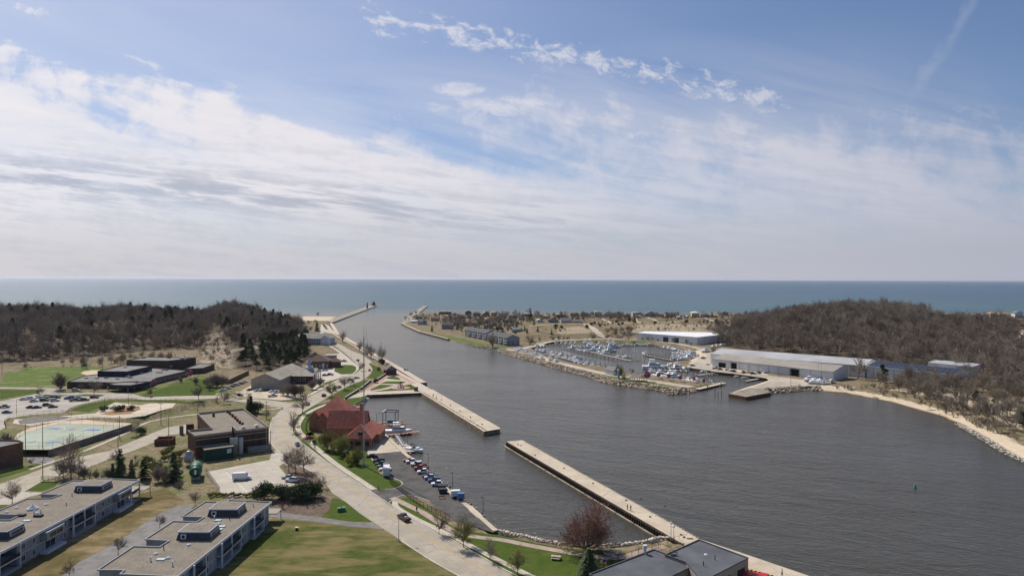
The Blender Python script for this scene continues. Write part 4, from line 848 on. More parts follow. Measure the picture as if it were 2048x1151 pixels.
def win(parent, x, y, z, w, h, ang, m=None, name='window', frame=None, th=0.1):
    """a pane set on a wall whose outward normal points along ang; frame adds a surround with the pane as its sub-part"""
    k = (round(w, 1), round(h, 1), (m or GLASS).name, frame.name if frame else '')
    if k not in WCACHE:
        if frame:
            mb = MB(); b = 0.14
            for (cx, cz, sx, sz) in ((0, h/2+b/2, w+2*b, b), (0, -h/2-b/2, w+2*b, b), (-w/2-b/2, 0, b, h), (w/2+b/2, 0, b, h), (0, 0, 0.07, h)): mb.box((cx, 0, cz), (sx, 0.16, sz))
            f = mb.build(name, frame); p = MB().box((0, 0, 0), (w, 0.07, h)).build('pane', m or GLASS)
            WCACHE[k] = (f.data, p.data); bpy.data.objects.remove(f); bpy.data.objects.remove(p)
        else:
            f = MB().box((0, 0, 0), (w, th, h)).build(name, m or GLASS); WCACHE[k] = (f.data, None); bpy.data.objects.remove(f)
    d1, d2 = WCACHE[k]
    o = bpy.data.objects.new(name, d1); COL.objects.link(o); o.parent = parent; o.location = (x, y, z); o.rotation_euler = (0, 0, ang+math.pi/2)
    if d2: p = bpy.data.objects.new('pane', d2); COL.objects.link(p); p.parent = o
    return o
def wall_run(parent, a, b, z, n, w, h, z2=None, m=None, frame=None, name='window', t0=0.0, t1=1.0):
    """n openings along the wall from a to b (outside on the right of a->b)"""
    a = Vector(a); b = Vector(b); d = b-a; ang = math.atan2(-d.x, d.y); nrm = Vector((math.cos(ang), math.sin(ang)))*0.03
    for i in range(n):
        p = a.lerp(b, t0+(t1-t0)*(i+0.5)/n)+nrm
        for zz_ in ([z] if z2 is None else [z, z2]): win(parent, p.x, p.y, zz_, w, h, ang, m, name, frame)
def loc_poly(px, z, o): return [(P(a, b, z).x-o.x, P(a, b, z).y-o.y) for a, b in px]
def ccwpoly(p):
    a = sum(p[i][0]*p[(i+1) % len(p)][1]-p[(i+1) % len(p)][0]*p[i][1] for i in range(len(p))); return p if a > 0 else p[::-1]
def inset(poly, t):
    poly = ccwpoly(poly); n = len(poly); out = []
    for i in range(n):
        a, b, c = Vector(poly[i-1]), Vector(poly[i]), Vector(poly[(i+1) % n]); d1 = (b-a).normalized(); d2 = (c-b).normalized()
        n1 = Vector((-d1.y, d1.x)); n2 = Vector((-d2.y, d2.x)); bis = n1+n2; k = t/max(0.3, (1+n1.dot(n2))) ; out.append((b.x+bis.x*k, b.y+bis.y*k))
    return out
def bldg(name, label, px, zr, z0, wm, rm, cat='building', par=0.5, trim=None, z_foot=None):
    c = P(sum(a for a, b in px)/len(px), sum(b for a, b in px)/len(px), zr); r = empty(name, (c.x, c.y, z0), 0, label, cat)
    o = Vector((c.x, c.y, z0)); pl_ = ccwpoly(loc_poly(px, zr, o)); h = zr-z0
    MB().prism(pl_, -1, h-par).build('wall', wm, r)
    MB().prism(inset(pl_, 0.02), h-par, h-par+0.04).build('roof', rm, r)
    mb = MB(); ins = inset(pl_, 0.2); n = len(pl_); ou = inset(pl_, -0.06)
    for i in range(n):
        j = (i+1) % n; mb.add([(*ou[i], h-par), (*ou[j], h-par), (*ou[j], h), (*ou[i], h), (*ins[i], h), (*ins[j], h), (*ins[i], h-par), (*ins[j], h-par)], [(0, 1, 2, 3), (3, 2, 5, 4), (4, 5, 7, 6)])
    mb.build('parapet', trim or wm, r)
    return r, pl_, h
def roof_bits(r, pts, h, z=None):
    """vents, hatches and stacks on a flat roof: (x, y, kind)"""
    for x, y, k in pts:
        if k == 'stack': MB().tube((x, y, h-.2), (x, y, h+.9), .14, n=8).tube((x, y, h+.9), (x, y, h+1.1), .24, .2, n=8).build('vent_pipe', WFRAME, r)
        if k == 'dome': MB().tube((x, y, h-.2), (x, y, h+.25), .6, .5, n=10).tube((x, y, h+.25), (x, y, h+.5), .5, .1, n=10).build('roof_dome', WFRAME, r)
        if k == 'hatch': MB().box((x, y, h+.05), (1.9, 1.1, .35)).build('skylight', M_('pale skylight', (0.45, 0.55, 0.55)), r)
        if k == 'dark': MB().box((x, y, h+.2), (2.2, 1.2, .7)).build('roof_box', DKWALL, r)
        if k == 'ac': MB().box((x, y, h+.4), (2.4, 1.8, 1.2)).tube((x, y, h+1), (x, y, h+1.15), .6, n=10).build('air_unit', STEEL, r)
        if k == 'pipe': MB().tube((x, y, h-.2), (x, y, h+1.4), .1, n=6).build('vent_pipe', BLACK, r)
# ---- two long flat roofed apartment buildings
def condo(label, px, zr, ex0, ex1, y_far, y_near, segs, mons, bits):
    """ex0/ex1: x of the east wall at the far and near end"""
    r, pl_, h = bldg('apartment_building', label, px, zr, 2.0, GWALL, GRAVELR, par=0.35, trim=M_('grey coping', (0.33, 0.33, 0.34)))
    o = r.location; bpy.data.objects.remove([c for c in r.children if c.name.startswith('wall')][0])
    ex = lambda y: ex0+(ex1-ex0)*(y_far-y)/(y_far-y_near)
    # walls with recessed balconies cut into the east side
    west = [p for p in inset(pl_, 0.25) if p[0]+o.x < ex(p[1]+o.y)-3]
    ys_w = sorted(west, key=lambda p: 0)
    east = []
    for k, (ya, yb, t) in enumerate(segs):
        off = 3.2 if t == 'B' else 0.5
        for y in (ya, yb): east.append((ex(y)-off-o.x, y-o.y))
    # order of the ring: west side as given (ccw: near->far is down the west), rebuild by hand
    w = inset(pl_, 0.25); n = len(w); E = [i for i, p in enumerate(w) if p[0]+o.x >= ex(p[1]+o.y)-3]
    ring = []
    i0 = max(E, key=lambda i: -w[i][1])          # nearest (south) east corner
    k = i0; seq = []
    for s in range(n): seq.append(w[(i0+s) % n])
    # seq starts at south-east corner and runs ccw (north along the east side first)
    rest = [p for p in seq if p not in [w[i] for i in E]]
    ring = east[::-1]+rest
    MB().prism(ring, -1.5, h-0.4).build('wall', GWALL, r)
    for ya, yb, t in segs:
        x = ex((ya+yb)/2)-o.x; ym = (ya+yb)/2-o.y; L = ya-yb
        if t == 'B':
            f = MB().box((x-1.3, ym, 2.95), (3.8, L-0.1, 0.28)).box((x-1.3, ym, 0.1), (3.8, L-0.1, 0.3)).build('balcony', WFRAME, r)
            MB().box((x+0.55, ym, 4.05), (0.07, L-0.2, 0.08)).box((x+0.55, ym, 3.55), (0.03, L-0.2, 0.8)).build('railing', BLACK, f); MB().box((x+0.62, ym, 0.5), (0.12, L-0.2, 0.7)).build('railing', GWALL, f)
            for z in (1.7, 4.6): win(r, x-3.14, ym, z, L*0.85, 2.3, 0, name='glass_door')  # doors widened so their dark panes stand in for the recess shade
            for yy_ in (ya-o.y, yb-o.y): MB().box((x+0.45, yy_, h/2-0.2), (0.35, 0.35, h-0.1)).build('post', WFRAME, r)
            if L > 8: MB().box((x+0.45, ym, h/2-0.2), (0.3, 0.3, h-0.1)).build('post', WFRAME, r)
        elif t == 'W':
            nw = max(1, round(L/3.6))
            for i in range(nw):
                yw = ya-o.y-L*(i+0.5)/nw
                for z in (1.55, 4.5): win(r, x-0.47, yw, z, 1.5 if i % 2 else 1.1, 1.35, 0, frame=WFRAME)
            MB().box((x-0.42, ym, 3.0), (0.14, L, 0.22)).build('trim_band', WFRAME, r)
        elif t == 'Y':
            MB().box((x+0.35, ym, 4.55), (1.7, L-0.8, 2.3)).build('bay', GWALL, r); win(r, x+1.22, ym, 4.6, L*0.7, 1.4, 0, frame=WFRAME)
            MB().box((x+0.5, ym, 0.3), (2.0, L-0.4, 0.9)).build('patio_wall', WFRAME, r); win(r, x-0.44, ym, 1.7, L*0.5, 1.9, 0, frame=WFRAME, name='glass_door')
            MB().box((x-0.42, ym, 3.0), (0.14, L, 0.22)).build('trim_band', WFRAME, r)
    MB().box(((ex(y_far)+ex(y_near))/2-o.x+.22, (y_far+y_near)/2-o.y, h-.32), (.16, y_far-y_near+1, .62), math.atan2(ex(y_near)-ex(y_far), y_far-y_near)).build('fascia', WFRAME, r)
    # deck at the far end
    ye = y_far-o.y; xe = ex(y_far)-o.x
    MB().box((xe-1.5, ye+2.2, 2.95), (7, 4.6, 0.25)).tube((xe+1.7, ye+4.2, -1), (xe+1.7, ye+4.2, 4.0), 0.12).tube((xe-4.5, ye+4.2, -1), (xe-4.5, ye+4.2, 4.0), 0.12).build('deck', M_('deck boards', (0.3, 0.27, 0.23)), r)
    for mx, my, sx, sy in mons:
        x, y = mx-o.x, my-o.y; z = h-0.35
        q = MB(); q.add([(x-sx/2-.5, y-sy/2-.5, z), (x+sx/2+.5, y-sy/2-.5, z), (x+sx/2+.5, y+sy/2, z), (x-sx/2-.5, y+sy/2, z), (x-sx/2, y-sy/2, z+1.9), (x+sx/2, y-sy/2, z+1.9), (x+sx/2, y+sy/2, z+1.9), (x-sx/2, y+sy/2, z+1.9)],
                        [(4, 5, 6, 7), (0, 1, 5, 4), (1, 2, 6, 5), (2, 3, 7, 6), (3, 0, 4, 7)]); pen = q.build('penthouse', DKWALL, r)
        MB().box((x, y, z+2.0), (sx+.5, sy+.5, .3)).build('fascia', M_('pale blue fascia', (0.46, 0.5, 0.58)), pen); MB().box((x, y, z+2.16), (sx, sy, .06)).build('top', GRAVELR, pen)
        q = MB().box((x-sx*0.32, y-sy/2-.33, z+.95), (1.4, .3, 1.2)).build('air_unit', WFRAME, pen); MB().tube((x-sx*0.32, y-sy/2-.47, z+.95), (x-sx*0.32, y-sy/2-.5, z+.95), .42, n=12).build('fan', BLACK, q)
        q = MB().box((x+sx/2+.28, y, z+1.0), (.3, sy*.8, 1.2)).build('window', WFRAME, pen); MB().box((x+sx/2+.42, y, z+1.0), (.1, sy*.7, .9)).build('pane', GLASS, q)
    roof_bits(r, [(a-o.x, b-o.y, k) for a, b, k in bits], h-0.3)
    return r
c2px = [(543, 1002), (458, 998), (453, 1002.5), (411, 1001), (363.6, 1031), (408, 1032.5), (393, 1041.5), (346, 1040), (289.5, 1076.5), (337.7, 1079.5), (319, 1091.5), (267, 1090), (195, 1137.5), (248.6, 1138), (239, 1146), (355, 1150.5)]
PZ = 8.5
def pw(a, b, z=PZ): v = P(a, b, z); return (v.x, v.y)
m2 = [(*pw(455, 1022), 7.6, 6.0), (*pw(398, 1067), 7.6, 6.0)]
cz = lambda x, y: P(180+x*0.1855, 980+y*0.1855, PZ-.3)
b2 = [(cz(x, y).x, cz(x, y).y, k) for x, y, k in ((1370, 225, 'hatch'), (1375, 325, 'hatch'), (1420, 390, 'hatch'), (1390, 420, 'hatch'), (1390, 360, 'dome'), (1340, 270, 'stack'), (1340, 315, 'stack'), (950, 515, 'stack'), (1065, 590, 'dome'), (795, 635, 'pipe'), (712, 685, 'dome'), (765, 745, 'hatch'), (845, 730, 'dome'), (890, 810, 'stack'), (655, 760, 'stack'), (1760, 170, 'stack'), (1505, 318, 'pipe'))]
e_x0, e_x1 = pw(543, 1002)[0], pw(355, 1150.5)[0]
condo('flat gravel roofed grey apartment building beside the big lawn, with two dark penthouses', c2px, PZ, e_x0-.2, e_x1-.2, pw(543, 1002)[1]-.4, pw(355, 1150.5)[1]+.2,
      [(pw(543, 1002)[1]-.4, 197, 'W'), (197, 190, 'B'), (190, 183, 'W'), (183, 171, 'B'), (171, 164, 'W'), (164, 158, 'B'), (158, pw(355, 1150.5)[1]+.2, 'W')], m2, b2)
c1px = [(279, 958), (196, 955), (180, 959.5), (146, 959), (79, 987), (122, 987.5), (102, 994.5), (55, 995), (-20, 1026), (40, 1028), (20, 1038), (-50, 1038), (-290, 1151), (-110, 1160)]
c1 = lambda x, y: P(x*0.192, 930+y*0.192, PZ-.3)
b1 = [(c1(x, y).x, c1(x, y).y, k) for x, y, k in ((690, 410, 'stack'), (750, 315, 'stack'), (425, 490, 'stack'), (355, 510, 'stack'), (175, 445, 'dome'), (70, 490, 'dome'), (480, 410, 'dome'), (220, 525, 'dark'), (400, 530, 'dark'), (280, 578, 'hatch'), (815, 290, 'pipe'), (385, 500, 'dome'))]
q1, q2 = pw(279, 958), pw(-110, 1160)
ca_ = condo('flat gravel roofed grey apartment building at the left edge, running off the lower left corner', c1px, PZ, q1[0]-.2, q2[0]-.2, q1[1]-.4, q2[1]+.2,
      [(q1[1]-.4, 219, 'B'), (219, 211, 'Y'), (211, 201, 'W'), (201, 191, 'B'), (191, 187, 'W'), (187, 179, 'Y'), (179, 171, 'W'), (171, 164, 'B'), (164, 156, 'Y'), (156, q2[1]+.2, 'W')], [(*pw(188, 975), 7.6, 6.0), (*pw(2, 1066), 7.6, 6.0)], b1)
q = c1(340, 455); MB().tube((q.x-ca_.location.x, q.y-ca_.location.y, 6.2), (q.x-ca_.location.x, q.y-ca_.location.y, 6.6), 1.5, n=10).tube((q.x-ca_.location.x, q.y-ca_.location.y, 6.6), (q.x-ca_.location.x, q.y-ca_.location.y, 7.8), 1.4, 0.05, n=10).build('roof_lantern', WFRAME, ca_)
# ---- old brick power house
r, pl_, h = bldg('power_house', 'old dark brown brick power house with flat gravel roof beside the concrete lot', [(395, 825), (487, 815.7), (537, 852.5), (390, 870), (375.5, 859), (424, 855)], 11.5, 2.0, BRICK, GRAVELR, par=0.9, trim=M_('coping stone', (0.3, 0.26, 0.22)))
o = r.location; zp = lambda x, y, z=11: P(350+x*.1433, 800+y*.1433, z)-o
A, B = zp(285, 490, 11.5), zp(1300, 370, 11.5); C_, D_ = zp(960, 110, 11.5), zp(180, 410, 11.5); Ee, Ff = zp(520, 385, 11.5), zp(325, 175, 11.5)
for z in (7.6, 4.9): 
    d = (B-A).xy; m_ = MB(); L = d.length; ang = math.atan2(d.y, d.x); nn_ = Vector((d.y, -d.x)).normalized()*0.08; c = (A+B).xy/2+nn_; m_.box((c.x, c.y, z), (L, 0.2, 0.22), ang); m_.build('stone_band', STONE, r)
DOORB = M_('brown shutter', (0.07, 0.04, 0.03)); DKWIN = M_('dark window', (0.03, 0.027, 0.025), r=0.4)
wall_run(r, A.xy, B.xy, 5.6, 8, 2.0, 3.0, m=DKWIN, t0=0.03, t1=0.5); wall_run(r, A.xy, B.xy, 4.9, 4, 2.2, 4.6, m=DKWIN, t0=0.58, t1=0.98)
wall_run(r, D_.xy, A.xy, 5.2, 2, 1.6, 4.6, m=DKWIN); wall_run(r, Ff.xy, Ee.xy, 5.4, 5, 2.0, 4.6, m=DKWIN); wall_run(r, B.xy, C_.xy, 5.4, 7, 3, 4.6, m=DKWIN)
d = (B-A).xy.normalized(); nn_ = Vector((d.y, -d.x)); ang = math.atan2(d.y, d.x)
def along(t, off, z): p = A.xy+(B-A).xy*t+nn_*off; return (p.x, p.y, z)
GRNM = M_('dark green metal siding', (0.012, 0.05, 0.035), (0.018, 0.062, 0.045), 1.0, 0.7)
g_ = MB().box(along(0.27, 3.2, 2.0), (10.8, 6.4, 5.0), ang).build('annex', GRNM, r); MB().box(along(0.27, 3.2, 4.6), (11.2, 6.7, .25), ang).build('annex_roof', GRAVELR, g_)
MB().box(along(0.385, 6.45, 3.0), (.8, .1, 1.7), ang).box(along(0.415, 6.45, 3.1), (.8, .1, 1.7), ang).build('louvre_panel', WFRAME, g_)
MB().box(along(0.50, 1.2, 5.6), (2.9, 2.2, 3.0), ang).build('filter_house', M_('dull white metal', (0.42, 0.41, 0.39)), r); MB().box(along(0.50, 1.2, 1.7), (2.9, 2.2, 4.7), ang).build('hopper', M_('tan metal', (0.28, 0.23, 0.15)), r)
MB().tube(along(0.60, 1.0, -.5), along(0.60, 1.0, 6.6), 1.0, n=12).build('silo', M_('white silo', (0.5, 0.49, 0.46)), r); MB().tube(along(0.52, .5, 6), along(0.49, .5, 11.5), .5, .35, n=8).build('stack', BLACK, r)
MB().box(along(0.85, 1.6, .6), (9.5, 3.2, 3.4), ang).build('loading_dock', M_('stained concrete', (0.2, 0.18, 0.16), (0.3, 0.27, 0.24), 0.6), r)
MB().tube(along(0.97, .3, -1), along(0.97, .3, 9.6), .14, n=6).build('downpipe', STEEL, r)
for x, y in ((735, 165), (768, 190), (803, 220), (840, 250), (870, 282), (903, 312), (943, 340)): q = zp(x, y, 11); MB().box((q.x, q.y, 9.3), (.9, 1.0, 1.5), ang).build('chimney', BRICK, r)
q = zp(538, 215, 11); MB().box((q.x, q.y, 9.5), (1.0, 1.0, 1.9), ang).build('chimney', BRICK, r)
for x, y in ((820, 400), (955, 380), (1140, 360)): q = zp(x, y, 11); MB().tube((q.x, q.y, 8.6), (q.x, q.y, 9.4), .5, n=10).tube((q.x, q.y, 9.4), (q.x, q.y, 9.9), 1.1, .5, n=12).build('mushroom_vent', WFRAME, r)
def simple(name, label, cat, loc, rz=0): return empty(name, loc, rz, label, cat)
# tanks
q = P(392, 955, 2); r = simple('storage_tank', 'dark green horizontal storage tank on legs left of the concrete lot', 'tank', q, math.radians(-68))
MB().tube((-4.5, 0, 3.2), (3.6, 0, 3.2), 2.1, n=20).tube((-5, 0, 3.2), (-4.5, 0, 3.2), 1.3, 2.1, n=20).tube((3.6, 0, 3.2), (4.2, 0, 3.2), 2.1, 1.2, n=20).build('tank', mat('green tank paint', (0.02, 0.10, 0.055), 0.5), r, True)
for x in (-3, 2.5): MB().box((x, 0, .7), (.5, 3, 1.6)).build('saddle', STEEL, r)
MB().box((4.22, 0, 3.2), (.06, .7, 1.6)).build('sign_plate', WHT, r)
q = P(378, 930, 2); r = simple('filter_unit', 'silver round tank with yellow rails behind the green tank', 'tank', q)
MB().tube((0, 0, 1.5), (0, 0, 5), 1.7, n=16).tube((0, 0, 5), (0, 0, 5.8), 1.7, .4, n=16).build('tank', STEEL, r, True)
for x, y in ((-1.6, -1.6), (1.6, -1.6), (1.6, 1.6), (-1.6, 1.6)): MB().tube((x, y, -.3), (x, y, 3), .12, n=5).build('leg', WFRAME, r)
MB().tube((-2, 0, 6.8), (2.2, -1, 5.2), .1, n=5).tube((-2, .8, 6.9), (2.2, -.2, 5.3), .1, n=5).build('rail', M_('ochre rail', (0.5, 0.33, 0.1)), r)
# brick shed, left brick block
q = P(330, 888, 2); r = simple('brick_shed', 'low open topped brick shed beside the lower road', 'shed', q, math.radians(8))
for c_, s_ in (((0, -2.2, 1.3), (7.2, .35, 2.8)), ((0, 2.2, 1.5), (7.2, .35, 3.2)), ((-3.4, 0, 1.3), (.35, 4.1, 2.8)), ((3.4, 0, 1.3), (.35, 4.1, 2.8))): MB().box(c_, s_).build('wall', BRICK, r)
q = P(380, 866, 2); r = simple('switchgear_cabinet', 'rusty brown steel cabinets behind the power house', 'cabinet', q, math.radians(30)); MB().box((0, 0, 2.2), (3.2, 2.4, 4.6)).build('cabinet', M_('rust brown', (0.11, 0.05, 0.035)), r); MB().box((-3.6, .4, 2), (1.6, 2.4, 4)).build('cabinet', M_('green grey', (0.16, 0.18, 0.14)), r)
r, pl_, h = bldg('brick_office', 'brown brick building at the left edge above the lower road', [(46, 883), (37, 879), (-80, 877), (-80, 908), (0, 893)], 10.5, 2.0, M_('mid brown brick', (0.13, 0.07, 0.05), (0.18, 0.1, 0.07), 1.0), GREYR, par=.6)
o = r.location; a = P(-80, 908, 10.5)-o; b = P(46, 883, 10.5)-o; wall_run(r, a.xy, b.xy, 2.0, 5, 1.8, 2.4, z2=6.0, m=DKWIN); 
# ---- school on the terrace
SCHW = M_('dark brown brick wall', (0.075, 0.055, 0.045), (0.1, 0.075, 0.06), .8); SCHB = M_('blue black cladding', (0.025, 0.03, 0.042), (0.04, 0.045, 0.058), 1.2)
SCHR = M_('pale grey roof', (0.13, 0.127, 0.122), (0.19, 0.185, 0.178), .15)
sc = empty('school', G(255, 775), 0, 'low dark school complex of several flat roofed blocks below the left wooded dune', 'school'); so = sc.location.copy()
def block(nm, px, zr, wm, z0=TZ, rm=SCHR, par=.5):
    n0 = set(bpy.data.objects); rr, pp, hh = bldg(nm, None, px, zr, z0, wm, rm, par=par); del rr['category']
    kids = list(rr.children); w = kids[0]; off = rr.location-so
    for c in kids: c.location = (0, 0, 0)
    for c in kids:
        if c is w: c.parent = sc; c.location = off; c.name = nm
        else: c.parent = w
    bpy.data.objects.remove(rr); return w, pp, hh
gy, gp, gh = block('gym_block', [(253, 719.5), (335.6, 720.5), (392, 714.5), (290, 712.8)], TZ+8.5, SCHW)
bb, bp, bh = block('hall_block', [(195, 741.4), (254.4, 742), (304, 730.5), (245, 729.7)], TZ+7.5, SCHB)
lb, lp2, lh_ = block('classroom_block', [(134, 762.5), (170, 750), (250, 742), (307, 735), (376, 740), (312, 755), (300, 762), (262, 764), (215, 763.5)], TZ+4.2, SCHW)
rb_, rp, rh_ = block('classroom_block', [(368, 737), (400, 726), (429, 727), (406, 735)], TZ+4.2, SCHW)
cb_, cp, ch_ = block('entrance_canopy', [(214, 765), (262, 762), (300, 762), (262, 769.5), (229, 769)], TZ+4.6, SCHB, TZ+3.6)
for a, b in ((236, 781), (256, 782), (216, 778), (268, 778)): q = P(a, b, TZ)-so; MB().box((q.x, q.y, 1.9), (.5, .5, 3.8)).build('column', WFRAME, sc)
q0, q1_ = P(312, 755, TZ+4.2)-so, P(376, 740, TZ+4.2)-so; wall_run(sc, (q0.x, q0.y), (q1_.x, q1_.y), 1.9, 9, 2.4, 1.6, frame=WFRAME)
q0, q1_ = P(262, 764.3, TZ+4.2)-so, P(300, 762.3, TZ+4.2)-so; wall_run(sc, (q0.x, q0.y), (q1_.x, q1_.y), 1.6, 5, 2.6, 2.4, frame=WFRAME)
zs3 = lambda x, y, z: P(120+x*.15625, 700+y*.15625, z)-so
roof_bits(sc, [(zs3(x, y, TZ+8.5).x, zs3(x, y, TZ+8.5).y, k) for x, y, k in ((1073, 95, 'dark'), (1396, 97, 'dark'), (1560, 100, 'ac'), (1630, 90, 'ac'), (1590, 108, 'dome'), (1680, 92, 'ac'))], 8)
roof_bits(sc, [(zs3(x, y, TZ+7.5).x, zs3(x, y, TZ+7.5).y, k) for x, y, k in ((835, 215, 'dark'),)], 7)
roof_bits(sc, [(zs3(x, y, TZ+4.2).x, zs3(x, y, TZ+4.2).y, k) for x, y, k in ((335, 352, 'dark'), (372, 345, 'dome'), (475, 355, 'dark'), (590, 350, 'dark'), (735, 360, 'dark'), (865, 335, 'ac'), (905, 345, 'dark'), (1140, 265, 'ac'), (1030, 290, 'ac'), (1120, 305, 'stack'), (1165, 300, 'stack'), (1250, 280, 'dark'), (1290, 280, 'dark'), (1318, 250, 'dark'), (1365, 250, 'dark'), (1410, 200, 'ac'), (1385, 195, 'ac'))], 3.7)
# ---- community hall with cupola
r = empty('community_hall', (-162.8, 477, 2), 0, 'tan gabled community hall with a white domed cupola and cars parked along its end wall', 'hall')
TAN = M_('tan stucco', (0.36, 0.29, 0.235), (0.41, 0.34, 0.28), .3); SHING = mat('weathered shingle roof', (0.27, 0.24, 0.20), 0.9, (0.36, 0.32, 0.265), 0.35, bump=.03, bscale=3); MAROON = M_('dark maroon wall', (0.09, 0.04, 0.035))
MB().box((0, 0, 2.5), (18.6, 54, 7)).build('wall', TAN, r); MB().gable(18.6, 54, 6.0, 4.0, .7, 0, 1).build('roof', [SHING, TAN], r)
MB().box((12, 7, 2.2), (17, 22, 6.4)).build('wing', MAROON, r); MB().gable(22, 24, 5.4, 3.8, .9, 0, 1, 12.5, 7, math.pi/2).build('wing_roof', [SHING, WFRAME], r)
for y in (-2.5, 5, 9, 14): MB().tube((24.6, y+1, -.5), (24.6, y+1, 5.2), .4, n=8).build('column', WFRAME, r)
wall_run(r, (4, -4.05), (20.5, -4.05), 2.6, 5, 1.6, 2.4, m=GLASS, frame=WFRAME)
mb = MB(); mb.box((0, -27.1, 3.0), (5.0, .15, 6.4)); mb.tube((0, -27.03, 6.2), (0, -27.18, 6.2), 2.5, n=24); mb.build('arched_panel', M_('pale arched panel', (0.42, 0.34, 0.28)), r)
cu = MB().box((19, 7, 9.4), (4.6, 4.6, 1.6), .78).box((19, 7, 10.4), (3.6, 3.6, .5), .78).build('cupola', WFRAME, r)
MB().tube((19, 7, 10.4), (19, 7, 13.6), 1.35, 1.25, n=8).tube((19, 7, 13.6), (19, 7, 14.0), 1.7, n=8).tube((19, 7, 14.0), (19, 7, 15.2), 1.0, .9, n=8).tube((19, 7, 15.2), (19, 7, 16.2), .95, .5, n=10).tube((19, 7, 16.2), (19, 7, 17.4), .12, .03, n=5).build('lantern', M_('blue grey louvre', (0.35, 0.38, 0.45)), cu)
# ---- brown hip roofed lodge and kiosk
q = P(633, 737, 2); r = empty('lodge', (q.x, q.y+8, 2), 0.15, 'brown hip roofed two storey lodge beyond the cupola', 'building')
BRW = M_('brown boards', (0.15, 0.09, 0.065), (0.2, 0.12, 0.09), 1); BRR = M_('brown shingles', (0.115, 0.07, 0.055), (0.15, 0.095, 0.075), .5)
MB().box((0, 0, 2.6), (17, 15, 7)).build('wall', BRW, r); MB().hip(17, 15, 6.0, 5.0, .8, ridge=.5).hip(9, 8, 8.2, 4.6, .6, 0, -4, 4).build('roof', BRR, r); MB().box((12, 4, 2), (9, 10, 5.4)).build('wing', BRW, r); MB().hip(9, 10, 4.6, 3, .6, 0, 12, 4).build('wing_roof', BRR, r)
wall_run(r, (-8.5, -7.52), (8.5, -7.52), 2.0, 6, .9, 2.6, m=M_('cream panel', (0.5, 0.42, 0.33))); MB().box((4, -7.9, 2.4), (2, .5, 4)).build('portal', WFRAME, r)
q = P(662, 717, 2); r = empty('kiosk', q, 0.2, 'small flat roofed kiosk in the car park beyond the lodge', 'kiosk'); MB().box((0, 0, 1.4), (10, 4, 3)).build('wall', GWALL, r); MB().box((0, 0, 3.05), (11, 5, .35)).build('roof', SCHR, r)
q = P(618, 690, 2); r = empty('beach_house_hotel', (q.x, q.y+14, 2), -.1, 'long grey roofed waterside inn behind the dark pines near the beach', 'building')
MB().box((0, 0, 3.2), (44, 18, 8)).build('wall', M_('pale blue siding', (0.42, 0.46, 0.52)), r); MB().hip(18, 44, 7, 5, .8, 0, 0, 0, math.pi/2).build('roof', M_('grey shingles', (0.2, 0.2, 0.19), (0.25, 0.25, 0.24), .3), r)
MB().box((18, -9, 3.4), (9, 5, 8)).build('gable_bay', WWALL, r); MB().gable(9, 6, 7.2, 3.2, .4, 0, 1, 18, -8.6).build('bay_roof', [M_('grey shingles', None), WWALL], r); wall_run(r, (-21, -9.05), (13, -9.05), 1.8, 12, 1.3, 1.4, z2=4.9, frame=WFRAME)
# ---- red roofed station
r = empty('coast_station', (-78, 315, 2), 0, 'red roofed brick station complex with chimney on the harbour basin', 'station')
r.scale = (.94, .94, .97)
def hb(nm, x, y, w, d, h, rise, hipd=True, rz=0, ov=.6, ridge=None, rm=REDROOF, wm=REDBR):
    b = MB().box((x, y, h/2-.5), (w if not rz else d, d if not rz else w, h+1)).build(nm, wm, r)
    (MB().hip(w, d, h, rise, ov, 0, x, y, rz, ridge) if hipd else MB().gable(w, d, h, rise, ov, 0, 1, x, y, rz)).build('roof', [rm, wm], b); return b
A_ = hb('main_block', -9.5, 25, 18, 20, 6.6, 9.2, ridge=.3)
hb('gable_bay', -17.5, 17, 6, 8, 6.2, 3.2, False); hb('gable_bay', -13, 13.5, 6, 5, 6.2, 3.0, False)
B_ = hb('middle_block', 3.5, -2.5, 11, 18, 6.2, 6.4, False, math.pi/2)
hb('east_block', 15, -6, 11, 15, 4.2, 4.6); C_b = hb('porch_block', 12.8, -19, 12, 10, 4.4, 5.4, ridge=.4, rz=0)
MB().box((8, 5, 10), (1.5, 1.3, 10)).build('chimney', REDBR, r); MB().box((5, -1.0, 11.8), (2.4, 1.5, 1.6)).build('dormer', BLACK, r); MB().box((13.5, -22.4, 6.4), (1.8, 1.6, 1.5)).build('dormer', BLACK, r)
wall_run(A_, (-21, 14.45), (0, 14.45), 1.8, 5, 1.1, 1.5, z2=4.6, m=GLASS); wall_run(r, (-5, -7.8), (8, -7.8), 2.6, 4, 1.1, 1.5, m=GLASS); wall_run(r, (7.2, -24.05), (18.6, -24.05), 2.2, 3, 2.4, 2.0, m=GLASS); wall_run(r, (18.85, -23.5), (18.85, -15), 2.2, 2, 2.2, 2.2, m=GLASS)
wall_run(r, (-20.55, 21), (-20.55, 13), 1.8, 2, 1.0, 1.4, z2=4.6, m=GLASS)
